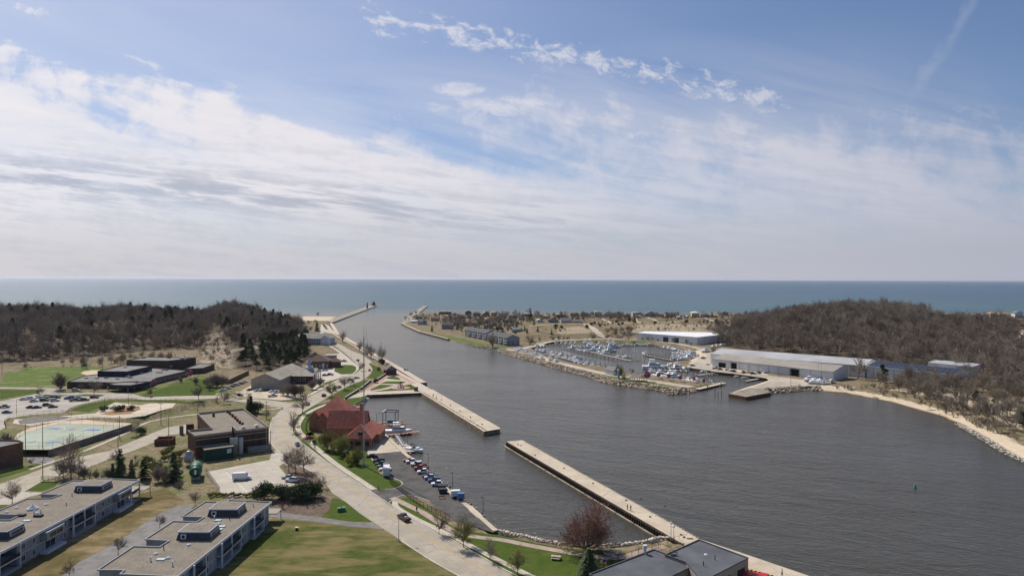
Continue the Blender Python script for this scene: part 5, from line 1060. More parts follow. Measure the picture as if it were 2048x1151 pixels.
# ---- buildings at the bottom right
DR2 = mat('charcoal membrane roof', (0.075, 0.08, 0.095), 0.75, (0.11, 0.115, 0.13), 0.15)
CBL = M_('tan block wall', (0.3, 0.26, 0.2), (0.36, 0.31, 0.25), .6)
r1, p_, h_ = bldg('harbour_shed', 'near charcoal flat roofed shed in the lower right corner beside the fence', [(1307.5, 1096.4), (1391.7, 1127), (1270, 1185), (1178, 1146)], 7.0, 2.0, CBL, DR2, 'shed', par=.3, trim=DR2)
o = r1.location; a = P(1270, 1185, 7)-o; b = P(1391.7, 1127, 7)-o; wall_run(r1, a.xy, b.xy, 2.2, 6, 1.4, 1.6, m=GLASS)
q = P(1290, 1104, 7)-o; MB().tube((q.x, q.y, 4.6), (q.x, q.y, 6.2), .35, n=10).tube((q.x, q.y, 6.2), (q.x, q.y, 6.9), .6, .5, n=10).build('vent_pipe', WFRAME, r1)
q = P(1347, 1112, 7)-o; mb = MB()
for dx_, dy_ in ((-.8, -.6), (.8, -.6), (.8, .6), (-.8, .6)): mb.tube((q.x+dx_, q.y+dy_, 4.8), (q.x+dx_, q.y+dy_, 6.4), .06, n=4)
mb.tube((q.x-.8, q.y-.6, 6.3), (q.x+.8, q.y-.6, 6.3), .05, n=4).tube((q.x-.8, q.y+.6, 6.3), (q.x+.8, q.y+.6, 6.3), .05, n=4).box((q.x, q.y, 5.2), (1.2, .9, .7)).build('roof_unit', BLACK, r1)
r2, p_, h_ = bldg('boathouse', 'larger charcoal flat roofed boathouse along the concrete pier', [(1397.8, 1077), (1496.6, 1113.5), (1405, 1160), (1372, 1122.5), (1330, 1107)], 7.5, 2.0, CBL, DR2, 'boathouse', par=.3, trim=DR2)
o = r2.location; a = P(1405, 1160, 7.5)-o; b = P(1496.6, 1113.5, 7.5)-o; wall_run(r2, a.xy, b.xy, 1.9, 3, 3.2, 3.4, m=BLACK, name='roller_door')
roof_bits(r2, [(P(x, y, 7.2).x-o.x, P(x, y, 7.2).y-o.y, k) for x, y, k in ((1412, 1108, 'dome'), (1430, 1119, 'pipe'), (1407, 1131, 'pipe'))], 5)
# ---- marina halls
def longshed(name, label, ea, eb, ze, ra, rb2, zr, wm, rm, doors=(), z0=2.0, back=None):
    A, B = P(*ea, ze), P(*eb, ze); RA, RB = P(*ra, zr), P(*rb2, zr); off = ((RA-A).xy+(RB-B).xy)/2
    dirv = (B-A).xy.normalized(); nrm = Vector((-dirv.y, dirv.x)); nrm = nrm if nrm.dot(off) > 0 else -nrm; wdt = abs(off.dot(nrm)); A2 = A.xy; B2 = B.xy
    r = empty(name, (A2.x, A2.y, z0), 0, label, 'boat shed'); o = Vector((A2.x, A2.y)); L = (B2-A2).length; e = B2-o; bw = wdt*(2 if back is None else 1+back)
    p0 = Vector((0, 0)); p1 = e; p2_ = e+nrm*bw; p3 = nrm*bw; rA = nrm*wdt; rB = e+nrm*wdt; he, hr_ = ze-z0, zr-z0
    zb = he if back is None else hr_-(hr_-he)*back
    mb = MB(); ring = [p0, p1, p2_, p3]
    mb.add([(p0.x, p0.y, -1.5), (p1.x, p1.y, -1.5), (p1.x, p1.y, he), (p0.x, p0.y, he)], [(0, 1, 2, 3)])
    mb.add([(p1.x, p1.y, -1.5), (p2_.x, p2_.y, -1.5), (p2_.x, p2_.y, zb), (rB.x, rB.y, hr_), (p1.x, p1.y, he)], [(0, 1, 2, 3, 4)])
    mb.add([(p2_.x, p2_.y, -1.5), (p3.x, p3.y, -1.5), (p3.x, p3.y, zb), (p2_.x, p2_.y, zb)], [(0, 1, 2, 3)])
    mb.add([(p3.x, p3.y, -1.5), (p0.x, p0.y, -1.5), (p0.x, p0.y, he), (rA.x, rA.y, hr_), (p3.x, p3.y, zb)], [(0, 1, 2, 3, 4)])
    w = mb.build('wall', wm, r)
    def slab(a, b, c, d, m, nm='roof'):
        u = 0.05; MB().add([(*a[:2], a[2]+u), (*b[:2], b[2]+u), (*c[:2], c[2]+u), (*d[:2], d[2]+u), (*a[:2], a[2]+u+.25), (*b[:2], b[2]+u+.25), (*c[:2], c[2]+u+.25), (*d[:2], d[2]+u+.25)], [(4, 5, 6, 7), (3, 2, 1, 0), (0, 1, 5, 4), (1, 2, 6, 5), (2, 3, 7, 6), (3, 0, 4, 7)]).build(nm, m, r)
    ov = nrm*-.5; slab((ov.x, ov.y, he-.1), (e.x+ov.x, e.y+ov.y, he-.1), (rB.x, rB.y, hr_), (rA.x, rA.y, hr_), rm); slab((rA.x, rA.y, hr_), (rB.x, rB.y, hr_), (p2_.x, p2_.y, zb), (p3.x, p3.y, zb), METALR)
    ang = math.atan2(dirv.y, dirv.x)
    for t0, t1, hd, m in doors:
        c = e*((t0+t1)/2)-nrm*.06; MB().box((c.x, c.y, hd/2-.2), (L*(t1-t0), .2, hd), ang).build('door', m, r)
    for i in range(1, 12):
        c = e*(i/12)-nrm*.08
        MB().box((c.x, c.y, he/2-.3), (.3, .14, he), ang).build('wall_seam', STEEL, r)
    return r, o, e, nrm
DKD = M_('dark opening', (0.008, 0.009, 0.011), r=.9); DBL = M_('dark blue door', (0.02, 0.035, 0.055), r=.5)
longshed('boat_shed', 'long pale metal boat shed with tan front roof and dark open doors along the quay', (1425, 717.5), (1666.6, 743.5), 8.2, (1444, 709.5), (1700, 729), 11.5, METALW, TANR, [(.06, .125, 4.2, DKD), (.175, .225, 5.2, DKD), (.675, .745, 5.6, DKD), (.43, .455, 5.5, METALW)], back=.4)
longshed('boat_shed', 'big grey metal roofed boat shed behind the tan roofed one', (1421, 707), (1730, 731.5), 10.6, (1434, 694.5), (1751, 721), 13.6, METALW, METALR)
sr, so_, se, sn = longshed('boat_shed', 'boat shed with a dark solar panel roof behind the bare shore trees', (1733.6, 732), (1906.6, 749.5), 10.5, (1753, 722), (1941, 739.5), 13.2, METALW, STEEL)
SOL = mat('solar glass', (0.012, 0.015, 0.028), 0.25, spec=.5); L = se.length; ang = math.atan2(se.y, se.x)
wd_ = (P(1753, 722, 13.2)-P(1733.6, 732, 10.5)).xy; wl = abs(wd_.dot(sn)); sl = math.atan2(2.7, wl)
for i in range(16):
    for j in range(3):
        a0, a1 = (i+.06)/16, (i+.94)/16; b0, b1_ = (j+.08)/3, (j+.92)/3; vs = []
        for dz_ in (0.32, 0.42):
            for a, b in ((a0, b0), (a1, b0), (a1, b1_), (a0, b1_)): q = se*a+sn*wl*b; vs.append((q.x, q.y, 8.5+2.7*b+dz_))
        MB().add(vs, [(4, 5, 6, 7), (0, 1, 5, 4), (1, 2, 6, 5), (2, 3, 7, 6), (3, 0, 4, 7)]).build('solar_panel', SOL, sr)
bldg('boat_shed', 'smaller pale box shed behind the right end of the solar roof', [(1856, 724), (1946, 732.5), (1961, 727), (1871.5, 718.3)], 10.5, 2.0, METALW, METALR, 'boat shed', .25, METALW)
rw, pw_, hw_ = bldg('boat_hall', 'white flat roofed boat hall in front of the sandy bluff, with two dark doors', [(1273.5, 664.9), (1394.7, 673.7), (1432, 669.8), (1474, 667), (1440, 664.2), (1290, 661.8)], 10.7, 2.0, METALW, mat('bright white roof', (0.78, 0.78, 0.78), 0.5), 'boat hall', .2, METALW)
o = rw.location; a = P(1273.5, 664.9, 10.7)-o; b = P(1394.7, 673.7, 10.7)-o; d = (b-a).xy; ang = math.atan2(d.y, d.x); nn_ = Vector((d.y, -d.x)).normalized()*.1
for t0, t1 in ((.455, .54), (.635, .71)): c = a.xy+d*((t0+t1)/2)+nn_; MB().box((c.x, c.y, 3.0), (d.length*(t1-t0), .2, 6.2), ang).build('door', DBL, rw)
# ---- houses of the far shore
HW = {'white': M_('white house siding', (0.66, 0.66, 0.66)), 'grey': M_('grey house siding', (0.27, 0.28, 0.30)), 'blue': M_('blue house siding', (0.30, 0.36, 0.44)), 'tan': M_('tan house siding', (0.42, 0.34, 0.25)), 'brown': M_('brown house siding', (0.15, 0.10, 0.075)), 'dark': M_('dark house siding', (0.08, 0.085, 0.095)),
      'yellow': M_('yellow house siding', (0.62, 0.52, 0.25)), 'teal': M_('teal house siding', (0.16, 0.27, 0.26)), 'orange': M_('terracotta roof', (0.40, 0.22, 0.13))}
HR = {'grey': M_('grey house roof', (0.17, 0.17, 0.17)), 'dark': M_('dark house roof', (0.07, 0.07, 0.075)), 'white': M_('white house roof', (0.7, 0.7, 0.7)), 'brown': M_('brown house roof', (0.14, 0.095, 0.075)), 'teal': M_('teal house roof', (0.10, 0.2, 0.19)), 'pink': M_('pinkish house roof', (0.42, 0.3, 0.25)), 'orange': HW['orange'], 'tan': M_('tan house roof', (0.4, 0.32, 0.24))}
def house(px, py, w, d, h, rise, wc, rc, rz, label, kind='gable', chim=False):
    p = G(px, py); r = empty('house', (p.x, p.y+d/2, p.z), math.radians(rz), label, 'house'); r['group'] = 'houses on the far shore'
    MB().box((0, 0, h/2-.8), (w, d, h+1.6)).build('wall', HW[wc], r)
    if kind == 'gable': rf_ = MB().gable(d, w, h, rise, .6, 0, 1, 0, 0, math.pi/2).build('roof', [HR[rc], HW[wc]], r)
    elif kind == 'front': rf_ = MB().gable(w, d, h, rise, .6, 0, 1).build('roof', [HR[rc], HW[wc]], r)
    elif kind == 'hip': rf_ = MB().hip(d, w, h, rise, .7, 0, 0, 0, math.pi/2).build('roof', HR[rc], r)
    else: rf_ = MB().box((0, 0, h+.2), (w+1, d+1, .45)).build('roof', HR[rc], r)
    if chim: MB().box((w*.2, d*.1, h+rise), (1, 1, 2.2)).build('chimney', HW['white' if chim == 'w' else 'brown'], rf_)
    nw = max(2, int(w/3.2)); wall_run(r, (-w/2, -d/2), (w/2, -d/2), 1.6, nw, 1.3, 1.5, z2=(4.4 if h > 5 else None)); wall_run(r, (w/2, -d/2), (w/2, d/2), 1.6, 2, 1.2, 1.4, z2=(4.4 if h > 5 else None))
    if h > 3.5: MB().box((-w*.15, -d/2-1.2, 2.7), (w*.5, 2.4, .2)).tube((-w*.38, -d/2-2.2, -1.5), (-w*.38, -d/2-2.2, 2.7), .12, n=4).tube((w*.08, -d/2-2.2, -1.5), (w*.08, -d/2-2.2, 2.7), .12, n=4).build('deck', WFRAME, r)
    return r
HL = [(844, 649, 15, 10, 6, 2.5, 'white', 'grey', 5, 'white two storey house by the small inlet at the channel mouth', 'hip'),
 (838, 638, 11, 9, 5, 2.5, 'teal', 'teal', 10, 'teal roofed house behind the white one at the channel mouth', 'hip'), (827, 645.5, 10, 7, 3, 1.6, 'white', 'white', 12, 'low white cottage nearest the channel mouth', 'gable'),
 (890, 628, 24, 12, 5, 0, 'dark', 'pink', -2, 'long dark flat roofed house alone above the lake beach', 'flat', True), (895, 658, 16, 10, 6, 3, 'blue', 'dark', -6, 'pale blue gabled house behind the channel lawn', 'gable'), (909.5, 652, 7, 6, 3, 1.5, 'white', 'white', 0, 'tiny white garage beside the pale blue house', 'gable'),
 (936, 629, 12, 10, 5.5, 3, 'brown', 'dark', 8, 'brown house with dark roof among trees near the lake shore', 'front'), (953.5, 632, 14, 9, 5.5, 2.6, 'dark', 'dark', 0, 'dark sided house with a white balcony near the lake', 'hip'), (972, 632, 12, 10, 6, 3, 'grey', 'tan', 10, 'grey house with a tan gable near the lake', 'front'), (988, 631, 10, 9, 6, 2.5, 'tan', 'pink', -6, 'tan house with pinkish roof near the lake', 'gable'),
 (1008.5, 633, 12, 9, 6.5, 3, 'blue', 'grey', 0, 'blue grey two storey house near the lake', 'gable'), (963, 640.5, 14, 8, 3, 1.2, 'grey', 'white', -4, 'low house with a bright white roof in the dunes', 'gable'), (977, 646, 18, 10, 3.4, 2.4, 'brown', 'brown', 5, 'low brown roofed house behind the townhouses', 'hip'), (1014.5, 645, 10, 8, 4, 2.4, 'dark', 'dark', 15, 'small dark house with white gable trim', 'front'), (940, 652, 20, 12, 5, 3.4, 'brown', 'brown', -5, 'wide dark brown roofed house left behind the townhouses', 'hip'),
 (1034, 664, 11, 8, 4, 2, 'blue', 'grey', -18, 'small bluish cottage at the foot of the grassy dune', 'gable'), (1057, 633, 15, 10, 5.5, 0, 'brown', 'white', 0, 'brown flat roofed house under a tall dark tree', 'flat'), (1079, 644, 9, 7, 3.4, 1.8, 'white', 'white', 10, 'small white house right of the brown flat roofed one', 'front'), (1106, 644.5, 16, 10, 4, 3.4, 'grey', 'dark', 6, 'grey gabled cottage above the dune track', 'front'),
 (1132, 644.5, 16, 9, 4, 2.8, 'white', 'grey', 0, 'white cottage with grey roof above the dune track', 'gable'), (1155, 645, 12, 7, 3, 1.6, 'white', 'grey', -6, 'small low white house at the bend of the dune track', 'gable'), (1122.5, 634.5, 16, 9, 5.5, 0, 'dark', 'white', 3, 'modern house with a flat white roof near the lake', 'flat'), (1148.5, 630.5, 15, 9, 4.5, 2, 'grey', 'grey', 0, 'low grey house right of the modern flat roofed one', 'hip'),
 (1196, 632, 13, 9, 8.5, 0, 'white', 'white', 2, 'tall white flat roofed villa on the lake front', 'flat'), (1208, 634, 9, 8, 5, 2, 'white', 'grey', 0, 'white annex house right of the tall white villa', 'hip'), (1270, 631, 9, 8, 5.5, 0, 'white', 'white', 0, 'small white flat roofed house right of the dark tree clump', 'flat'), (1276, 635.5, 9, 7, 3.4, 0, 'grey', 'white', 4, 'low grey house in front of the small white one', 'flat'),
 (1302, 633, 17, 11, 5.5, 4.2, 'grey', 'grey', 0, 'large grey gabled house at the end of a sand drive', 'front'), (1341, 633, 18, 10, 5, 2.6, 'tan', 'brown', -3, 'long tan house near the lake, mid dune', 'gable'), (1359, 638, 9, 7, 3, 1.8, 'white', 'white', 10, 'little white hut in the dune grass', 'front'), (1373, 636, 8, 6, 3, 1.4, 'white', 'white', -8, 'second little white hut, right of the first', 'gable'),
 (1391, 633.5, 13, 11, 7.5, 2.4, 'yellow', 'white', 0, 'pale yellow two storey house with white hip roof', 'hip'), (1410, 633, 14, 10, 4, 2.2, 'grey', 'grey', 0, 'grey hip roofed house right of the yellow one', 'hip'), (1427, 634, 13, 9, 3.4, 2, 'tan', 'tan', -4, 'low tan hip roofed house right of the grey one', 'hip'), (1451, 630.5, 11, 9, 5, 2.4, 'dark', 'dark', 0, 'dark house behind dark shrubs on the dune', 'hip'), (1477, 633.5, 10, 8, 4.5, 2.6, 'grey', 'dark', 8, 'grey house left of the wooded hill', 'front'),
 (1509, 633, 14, 10, 5, 3, 'tan', 'brown', -6, 'tan house with tall chimney at the edge of the wooded hill', 'gable', 'w'), (1925, 635, 13, 9, 5.5, 3.4, 'white', 'dark', 8, 'white gabled house with dark roof right of the wooded hill', 'front'), (1957, 637, 8, 8, 10, 0, 'tan', 'tan', 0, 'tall tan tower house right of the wooded hill', 'flat'), (1972, 636, 10, 9, 5, 2, 'grey', 'dark', 0, 'dark roofed house between the tower house and the orange roofs', 'hip'),
 (1989, 635, 16, 11, 7, 3.6, 'tan', 'orange', 4, 'large tan house with orange hip roof', 'hip'), (2006, 636, 11, 10, 7, 3.2, 'tan', 'orange', -6, 'smaller tan house with orange roof, right of the large one', 'hip'), (2038, 634.5, 14, 10, 8, 3.2, 'white', 'grey', 0, 'white three storey house at the right edge', 'front')]
HL += [(870, 642, 13, 9, 5, 2.4, 'tan', 'brown', -8, 'tan house between the inlet house and the pale blue gabled one', 'gable'), (915, 641, 12, 9, 5.5, 2.8, 'grey', 'dark', 12, 'grey house with dark roof behind the tiny white garage', 'front'), (927, 637, 11, 8, 4.5, 2.4, 'white', 'brown', -5, 'white house with brown roof left of the white roofed low house', 'gable'), (998, 640, 12, 9, 5.5, 2.8, 'tan', 'dark', 6, 'tan house in front of the blue grey two storey one', 'front'),
 (1024, 637, 12, 9, 5.5, 2.6, 'grey', 'grey', -4, 'grey hip roofed house left of the brown flat roofed one', 'hip'), (1042, 640, 11, 8, 4.5, 2.4, 'white', 'dark', 8, 'white house with dark roof left of the brown flat roofed one', 'gable'), (1092, 637, 12, 9, 5, 2.4, 'tan', 'tan', 5, 'tan house left of the modern flat roofed one', 'hip'), (1170, 633, 13, 9, 5, 2.6, 'grey', 'dark', -6, 'grey house left of the tall white villa', 'gable'),
 (1227, 634, 12, 9, 5, 2.6, 'tan', 'brown', 0, 'tan house left of the dark dune thicket', 'gable'), (1287, 633, 8, 7, 4, 2, 'white', 'grey', 4, 'small white house left of the large grey gabled one', 'hip'), (1322, 633, 10, 8, 4.5, 2, 'grey', 'grey', -4, 'grey house between the large gabled one and the long tan one', 'hip'), (985, 652, 12, 8, 4, 2.4, 'tan', 'grey', 5, 'tan cottage directly behind the right townhouses', 'gable')]
for hh in HL: house(*hh)
# townhouses by the channel lawn
def townhouse(a, b, dep, h, nc, label):
    A, B = G(*a), G(*b); r = empty('townhouse_row', (A.x, A.y, A.z), math.atan2((B-A).y, (B-A).x), label, 'townhouses'); L = (B-A).xy.length
    MB().box((L/2, dep/2, h/2-.5), (L, dep, h+1)).build('wall', HW['grey'], r); MB().gable(dep, L, h, 3.4, .7, 0, 1, L/2, dep/2, math.pi/2).build('roof', [HR['dark'], HW['grey']], r)
    for i in range(nc):
        x = L*(i+.5)/nc; MB().box((x, -.3, h/2-.3), (1.2, .8, h+.6)).build('chimney_breast', WWALL, r); MB().box((x, dep*.5, h+3.6), (1.2, 1.2, 3.6)).build('chimney', WWALL, r)
        f = MB()
        for z in (2.8, 5.6): f.box((x+L/nc*.45, -.9, z), (L/nc*.5, 1.8, .2))
        f.build('balcony', WFRAME, r)
    wall_run(r, (0, -.02), (L, -.02), 1.5, nc*2, 1.6, 1.5, z2=4.2, frame=None); wall_run(r, (0, -.02), (L, -.02), 7.0, nc*2, 1.6, 1.3); wall_run(r, (L+.02, 0), (L+.02, dep), 1.5, 3, 1.2, 1.3, z2=4.2)
townhouse((930, 672), (972, 680), 14, 8.4, 4, 'left grey townhouse row with white chimneys facing the channel lawn')
townhouse((974, 683), (1013, 691), 16, 8.4, 4, 'right grey townhouse row with white chimneys behind a big bare tree')
# ---- marina office, pavilion and lamp-like tower on the spit
q = G(1217, 749); r = empty('marina_shed', (q.x+4, q.y+3, q.z), .5, 'small white gabled shed with grey roof on the marina spit', 'shed'); MB().box((0, 0, 1.5), (8, 11, 4)).build('wall', WWALL, r); MB().gable(8, 11, 3.5, 2.4, .5).build('roof', [HR['grey'], WWALL], r); win(r, 1, -5.55, 1.2, 1, 2.1, -math.pi/2, M_('grey door', (0.3, 0.3, 0.3)), 'door')
q = G(1272, 761); r = empty('pavilion', q, .1, 'open picnic pavilion with a low grey roof on the spit lawn', 'pavilion')
for x in (-5, -1.7, 1.7, 5):
    for y in (-2.5, 2.5): MB().box((x, y, 1.3), (.35, .35, 2.8)).build('post', WFRAME, r)
MB().hip(6.5, 12.5, 2.7, 1.8, .3, 0, 0, 0, math.pi/2).build('roof', M_('taupe roof', (0.3, 0.25, 0.21)), r)
q = G(1237, 757); r = empty('beacon_tower', q, 0, 'small white topped beacon post beside the spit shed', 'beacon'); MB().tube((0, 0, -.3), (0, 0, 6), .9, .7, n=8).build('shaft', M_('blue grey shaft', (0.3, 0.34, 0.4)), r); MB().tube((0, 0, 6), (0, 0, 8), 1.1, .1, n=8).build('cap', WWALL, r)
# ---- red lighthouses
RED = mat('lighthouse red', (0.23, 0.02, 0.025), 0.6)
q = P(734.5, 616.5, 2.2); r = empty('lighthouse', q, 0, 'slender red lighthouse tower on the left breakwater', 'lighthouse'); MB().tube((0, 0, 0), (0, 0, 1), 2.6, n=12).build('base', WALLC, r)
MB().tube((0, 0, 1), (0, 0, 11.4), 1.9, 1.45, n=12).build('tower', RED, r); MB().tube((0, 0, 11.4), (0, 0, 11.7), 2.1, n=12).build('gallery', RED, r); MB().tube((0, 0, 11.7), (0, 0, 13.6), 1.1, n=10).build('lantern', GLASS, r); MB().tube((0, 0, 13.6), (0, 0, 14.8), 1.4, .1, n=10).build('lantern_roof', RED, r)
q = P(747, 610.8, 2.2); r = empty('lighthouse', q, .6, 'squat red lighthouse building at the breakwater tip', 'lighthouse'); MB().box((0, 0, 1.3), (9.5, 11, 3), 0, 0, .93).build('base', WALLC, r)
MB().box((0, 0, 5.4), (6.4, 8, 5.4)).build('wall', RED, r); MB().gable(6.4, 8, 8.0, 2.8, .5).build('roof', [RED, RED], r); MB().box((0, 2.6, 10.4), (2.6, 2.6, 3.2)).tube((0, 2.6, 12), (0, 2.6, 13.4), 1.5, .1, n=8).build('lantern', RED, r)
for y in (-2, 1): win(r, 3.23, y, 5.2, 1.1, 1.3, 0, GLASS)
q = P(851, 610.5, 2.2); r = empty('harbour_light', q, 0, 'small dark light post on the far breakwater tip', 'harbour light'); MB().tube((0, 0, 0), (0, 0, 4.5), .5, .3, n=8).build('post', BLACK, r); MB().tube((0, 0, 4.5), (0, 0, 6), .7, .5, n=8).build('lamp', BLACK, r)
# ---- museum cottage in the river park
q = P(776, 749, 2); r = empty('park_cottage', (q.x+1, q.y+3, 2), .5, 'dark red gabled cottage at the top of the river park lawns', 'cottage'); MB().box((0, 0, 1.8), (8, 7, 4.6)).build('wall', M_('dark red wall', (0.12, 0.05, 0.05)), r); MB().gable(8, 7, 4.1, 2.8, .6).build('roof', [M_('slate roof', (0.13, 0.115, 0.11)), M_('slate gable', (0.2, 0.21, 0.24))], r); win(r, 0, -3.54, 1.6, 1.2, 2.2, -math.pi/2, GLASS, 'door'); win(r, -2.6, -3.54, 1.8, 1.1, 1.3, -math.pi/2); win(r, 2.6, -3.54, 1.8, 1.1, 1.3, -math.pi/2)
# ------------------------------------------------------------------ vehicles
PAINT = {k: mat(k+' car paint', v, 0.3, spec=0.5) for k, v in {'white': (0.72, 0.72, 0.72), 'silver': (0.42, 0.44, 0.46), 'black': (0.018, 0.018, 0.02), 'grey': (0.13, 0.135, 0.145), 'red': (0.38, 0.03, 0.03), 'maroon': (0.13, 0.015, 0.025), 'blue': (0.07, 0.12, 0.24), 'green': (0.03, 0.075, 0.06), 'tan': (0.35, 0.3, 0.22), 'yellow': (0.7, 0.42, 0.03)}.items()}
TYRE = M_('tyre rubber', (0.02, 0.02, 0.02), r=.9); RIM = mat('wheel rim', (0.4, 0.4, 0.42), 0.4, metal=.5); LAMP = mat('headlight glass', (0.7, 0.7, 0.68), 0.15); TAIL = mat('tail light', (0.35, 0.02, 0.02), 0.3)
def loft(st, hw):
    """body shell from stations (x, z_bottom, z_shoulder, z_top, half width at top factor)"""
    mb = MB(); vs = []
    for x, zb, zs_, zt, k in st: vs += [(x, -hw*.94, zb), (x, -hw, (zb+zs_)/2), (x, -hw*.98, zs_), (x, -hw*k, zt), (x, hw*k, zt), (x, hw*.98, zs_), (x, hw, (zb+zs_)/2), (x, hw*.94, zb)]
    n = 8; fs = []
    for i in range(len(st)-1):
        for j in range(n): a = i*n+j; b = i*n+(j+1) % n; fs.append((a, a+n, b+n, b)[::-1])
    fs += [tuple(range(n))[::-1], tuple(range((len(st)-1)*n, len(st)*n))]
    mb.add(vs, fs); return mb
CARK = {}
def car_kind(kind, col):
    if (kind, col) in CARK: return CARK[(kind, col)]
    nm = {'sedan': 'parked_car', 'suv': 'parked_car', 'pickup': 'pickup_truck', 'van': 'delivery_van'}[kind]
    r = empty(nm, (0, 0, 0), 0, None, {'pickup': 'pickup truck', 'van': 'van'}.get(kind, 'car')); pm = PAINT[col]
    L, hw, R, wx = {'sedan': (4.6, .9, .32, (1.4, -1.35)), 'suv': (4.7, .93, .36, (1.45, -1.4)), 'pickup': (5.8, 1.0, .40, (1.85, -1.75)), 'van': (6.4, 1.05, .38, (2.1, -1.9))}[kind]; h = L/2
    if kind == 'sedan':
        b = loft([(-h, .35, .7, .85, .8), (-h+.15, .25, .8, .95, .85), (-1.5, .22, .88, 1.0, .86), (.9, .22, .86, .98, .86), (h-.25, .25, .7, .82, .85), (h, .32, .55, .66, .8)], hw); g_ = [(-1.65, .98, .8), (-.95, 1.40, .66), (.2, 1.42, .66), (1.0, .96, .78)]
    elif kind == 'suv':
        b = loft([(-h, .4, .85, 1.0, .85), (-h+.1, .3, .95, 1.1, .88), (-1.5, .28, 1.0, 1.12, .88), (.9, .28, .98, 1.1, .88), (h-.3, .3, .85, .98, .86), (h, .4, .65, .8, .8)], hw); g_ = [(-2.25, 1.08, .84), (-1.95, 1.66, .72), (.1, 1.7, .72), (1.0, 1.08, .8)]
    elif kind == 'pickup':
        b = loft([(-h, .5, .95, 1.1, .93), (-h+.05, .45, .95, 1.12, .95), (-.6, .42, .98, 1.14, .95), (1.5, .42, .98, 1.14, .9), (h-.35, .45, .92, 1.06, .88), (h, .5, .7, .9, .84)], hw); g_ = [(-.65, 1.12, .85), (-.45, 1.80, .74), (.9, 1.83, .74), (1.7, 1.12, .82)]
    else:
        b = loft([(-h, .5, 1.6, 2.55, .88), (-h+.1, .4, 1.7, 2.65, .9), (1.2, .4, 1.7, 2.65, .9), (1.9, .4, 1.35, 1.6, .85), (h-.3, .4, .95, 1.15, .85), (h, .5, .8, .95, .8)], hw); g_ = None
    bo = b.build('body', pm, r)
    if g_:
        gl = MB(); vs = []
        for x, z, k in g_: vs += [(x, -hw*k, z), (x, hw*k, z)]
        zb = g_[0][1]-.03
        q = [(g_[1][0], g_[1][2]), (g_[2][0], g_[2][2])]
        base = [(g_[0][0], -hw*.86, zb), (g_[3][0], -hw*.84, zb), (g_[3][0], hw*.84, zb), (g_[0][0], hw*.86, zb)]; top = [(q[0][0], -hw*q[0][1], g_[1][1]), (q[1][0], -hw*q[1][1], g_[2][1]), (q[1][0], hw*q[1][1], g_[2][1]), (q[0][0], hw*q[0][1], g_[1][1])]
        gl.add(base+top, [(0, 1, 5, 4), (1, 2, 6, 5), (2, 3, 7, 6), (3, 0, 4, 7)]); gl.build('windows', GLASS, r)
        MB().box(((q[0][0]+q[1][0])/2, 0, g_[1][1]+.03), (q[1][0]-q[0][0]+.1, 2*hw*q[0][1]+.06, .09), 0, 0, .94).build('roof', pm, r)
        if kind == 'pickup': MB().box((-1.85, 0, 1.16), (1.9, 1.5, .04)).build('truck_bed', BLACK, r)
    else:
        MB().add([(1.22, -.86, 2.4), (1.22, .86, 2.4), (1.93, .9, 1.62), (1.93, -.9, 1.62)], [(0, 3, 2, 1)]).box((1.45, .965, 1.85), (.8, .04, .5)).box((1.45, -.965, 1.85), (.8, .04, .5)).build('windows', GLASS, r, loc=(.02, 0, .03))
    for x in wx:
        for y in (-1, 1):
            w_ = MB().tube((x, y*(hw-.2), R), (x, y*(hw+.02), R), R, n=12).build('wheel', TYRE, r); MB().tube((x, y*(hw+.015), R), (x, y*(hw+.03), R), R*.55, n=8).build('rim', RIM, w_)
    for y in (-1, 1): MB().box((h-.06, y*hw*.68, b.v[-4][2]-.16), (.16, .34, .14)).build('headlight', LAMP, r); MB().box((-h+.02, y*hw*.76, .82 if kind != 'van' else 1.0), (.1, .2, .18)).build('tail_light', TAIL, r)
    CARK[(kind, col)] = Kind(r); return CARK[(kind, col)]
ORD = ['first', 'second', 'third', 'fourth', 'fifth', 'sixth', 'seventh', 'eighth', 'ninth', 'tenth', 'eleventh', 'twelfth', 'thirteenth', 'fourteenth', 'fifteenth', 'sixteenth', 'seventeenth', 'eighteenth', 'nineteenth', 'twentieth', 'twenty-first', 'twenty-second', 'twenty-third', 'twenty-fourth', 'twenty-fifth']
KN = {'sedan': 'car', 'suv': 'suv', 'pickup': 'pickup', 'van': 'van'}
def Gf(px, py):
    p = G(px, py); return P(px, py, 2.0) if p.z < 1.99 and p.y < 1000 else p
def car(kind, col, px, py, hd, label, group=None, dz=.045): p = Gf(px, py); p.z += dz; return car_kind(kind, col).put(p, math.radians(hd), label, group)
def carrow(lst, where, group, hd, jit=3):
    lst = sorted(lst, key=lambda c: c[2])
    for i, c in enumerate(lst):
        h_ = c[4] if len(c) > 4 else hd; car(c[0], c[1], c[2], c[3], h_+random.uniform(-jit, jit), '%s %s, %s from left %s' % (c[1], KN[c[0]], ORD[i], where), group)
carrow([('sedan', 'white', 48, 799.3), ('suv', 'white', 62, 798), ('sedan', 'silver', 68.4, 803), ('sedan', 'white', 77, 795.6), ('suv', 'white', 87, 797), ('suv', 'black', 89, 802), ('pickup', 'grey', 101.7, 796.4), ('sedan', 'black', 113, 795.8), ('suv', 'silver', 110, 802.2)], 'in the school lot, left cluster', 'cars in the school car park', 22)
carrow([('sedan', 'blue', 137, 797.4), ('suv', 'black', 146, 796.2), ('sedan', 'silver', 157, 796.2), ('pickup', 'black', 150, 802), ('suv', 'black', 170, 801), ('suv', 'maroon', 189, 796)], 'in the school lot, right cluster', 'cars in the school car park', 22)
carrow([('sedan', 'black', 62, 815.5), ('sedan', 'black', 74, 815.8), ('suv', 'black', 95, 811.3), ('sedan', 'maroon', 106, 814.6)], 'in the school lot, front row', 'cars in the school car park', 22)
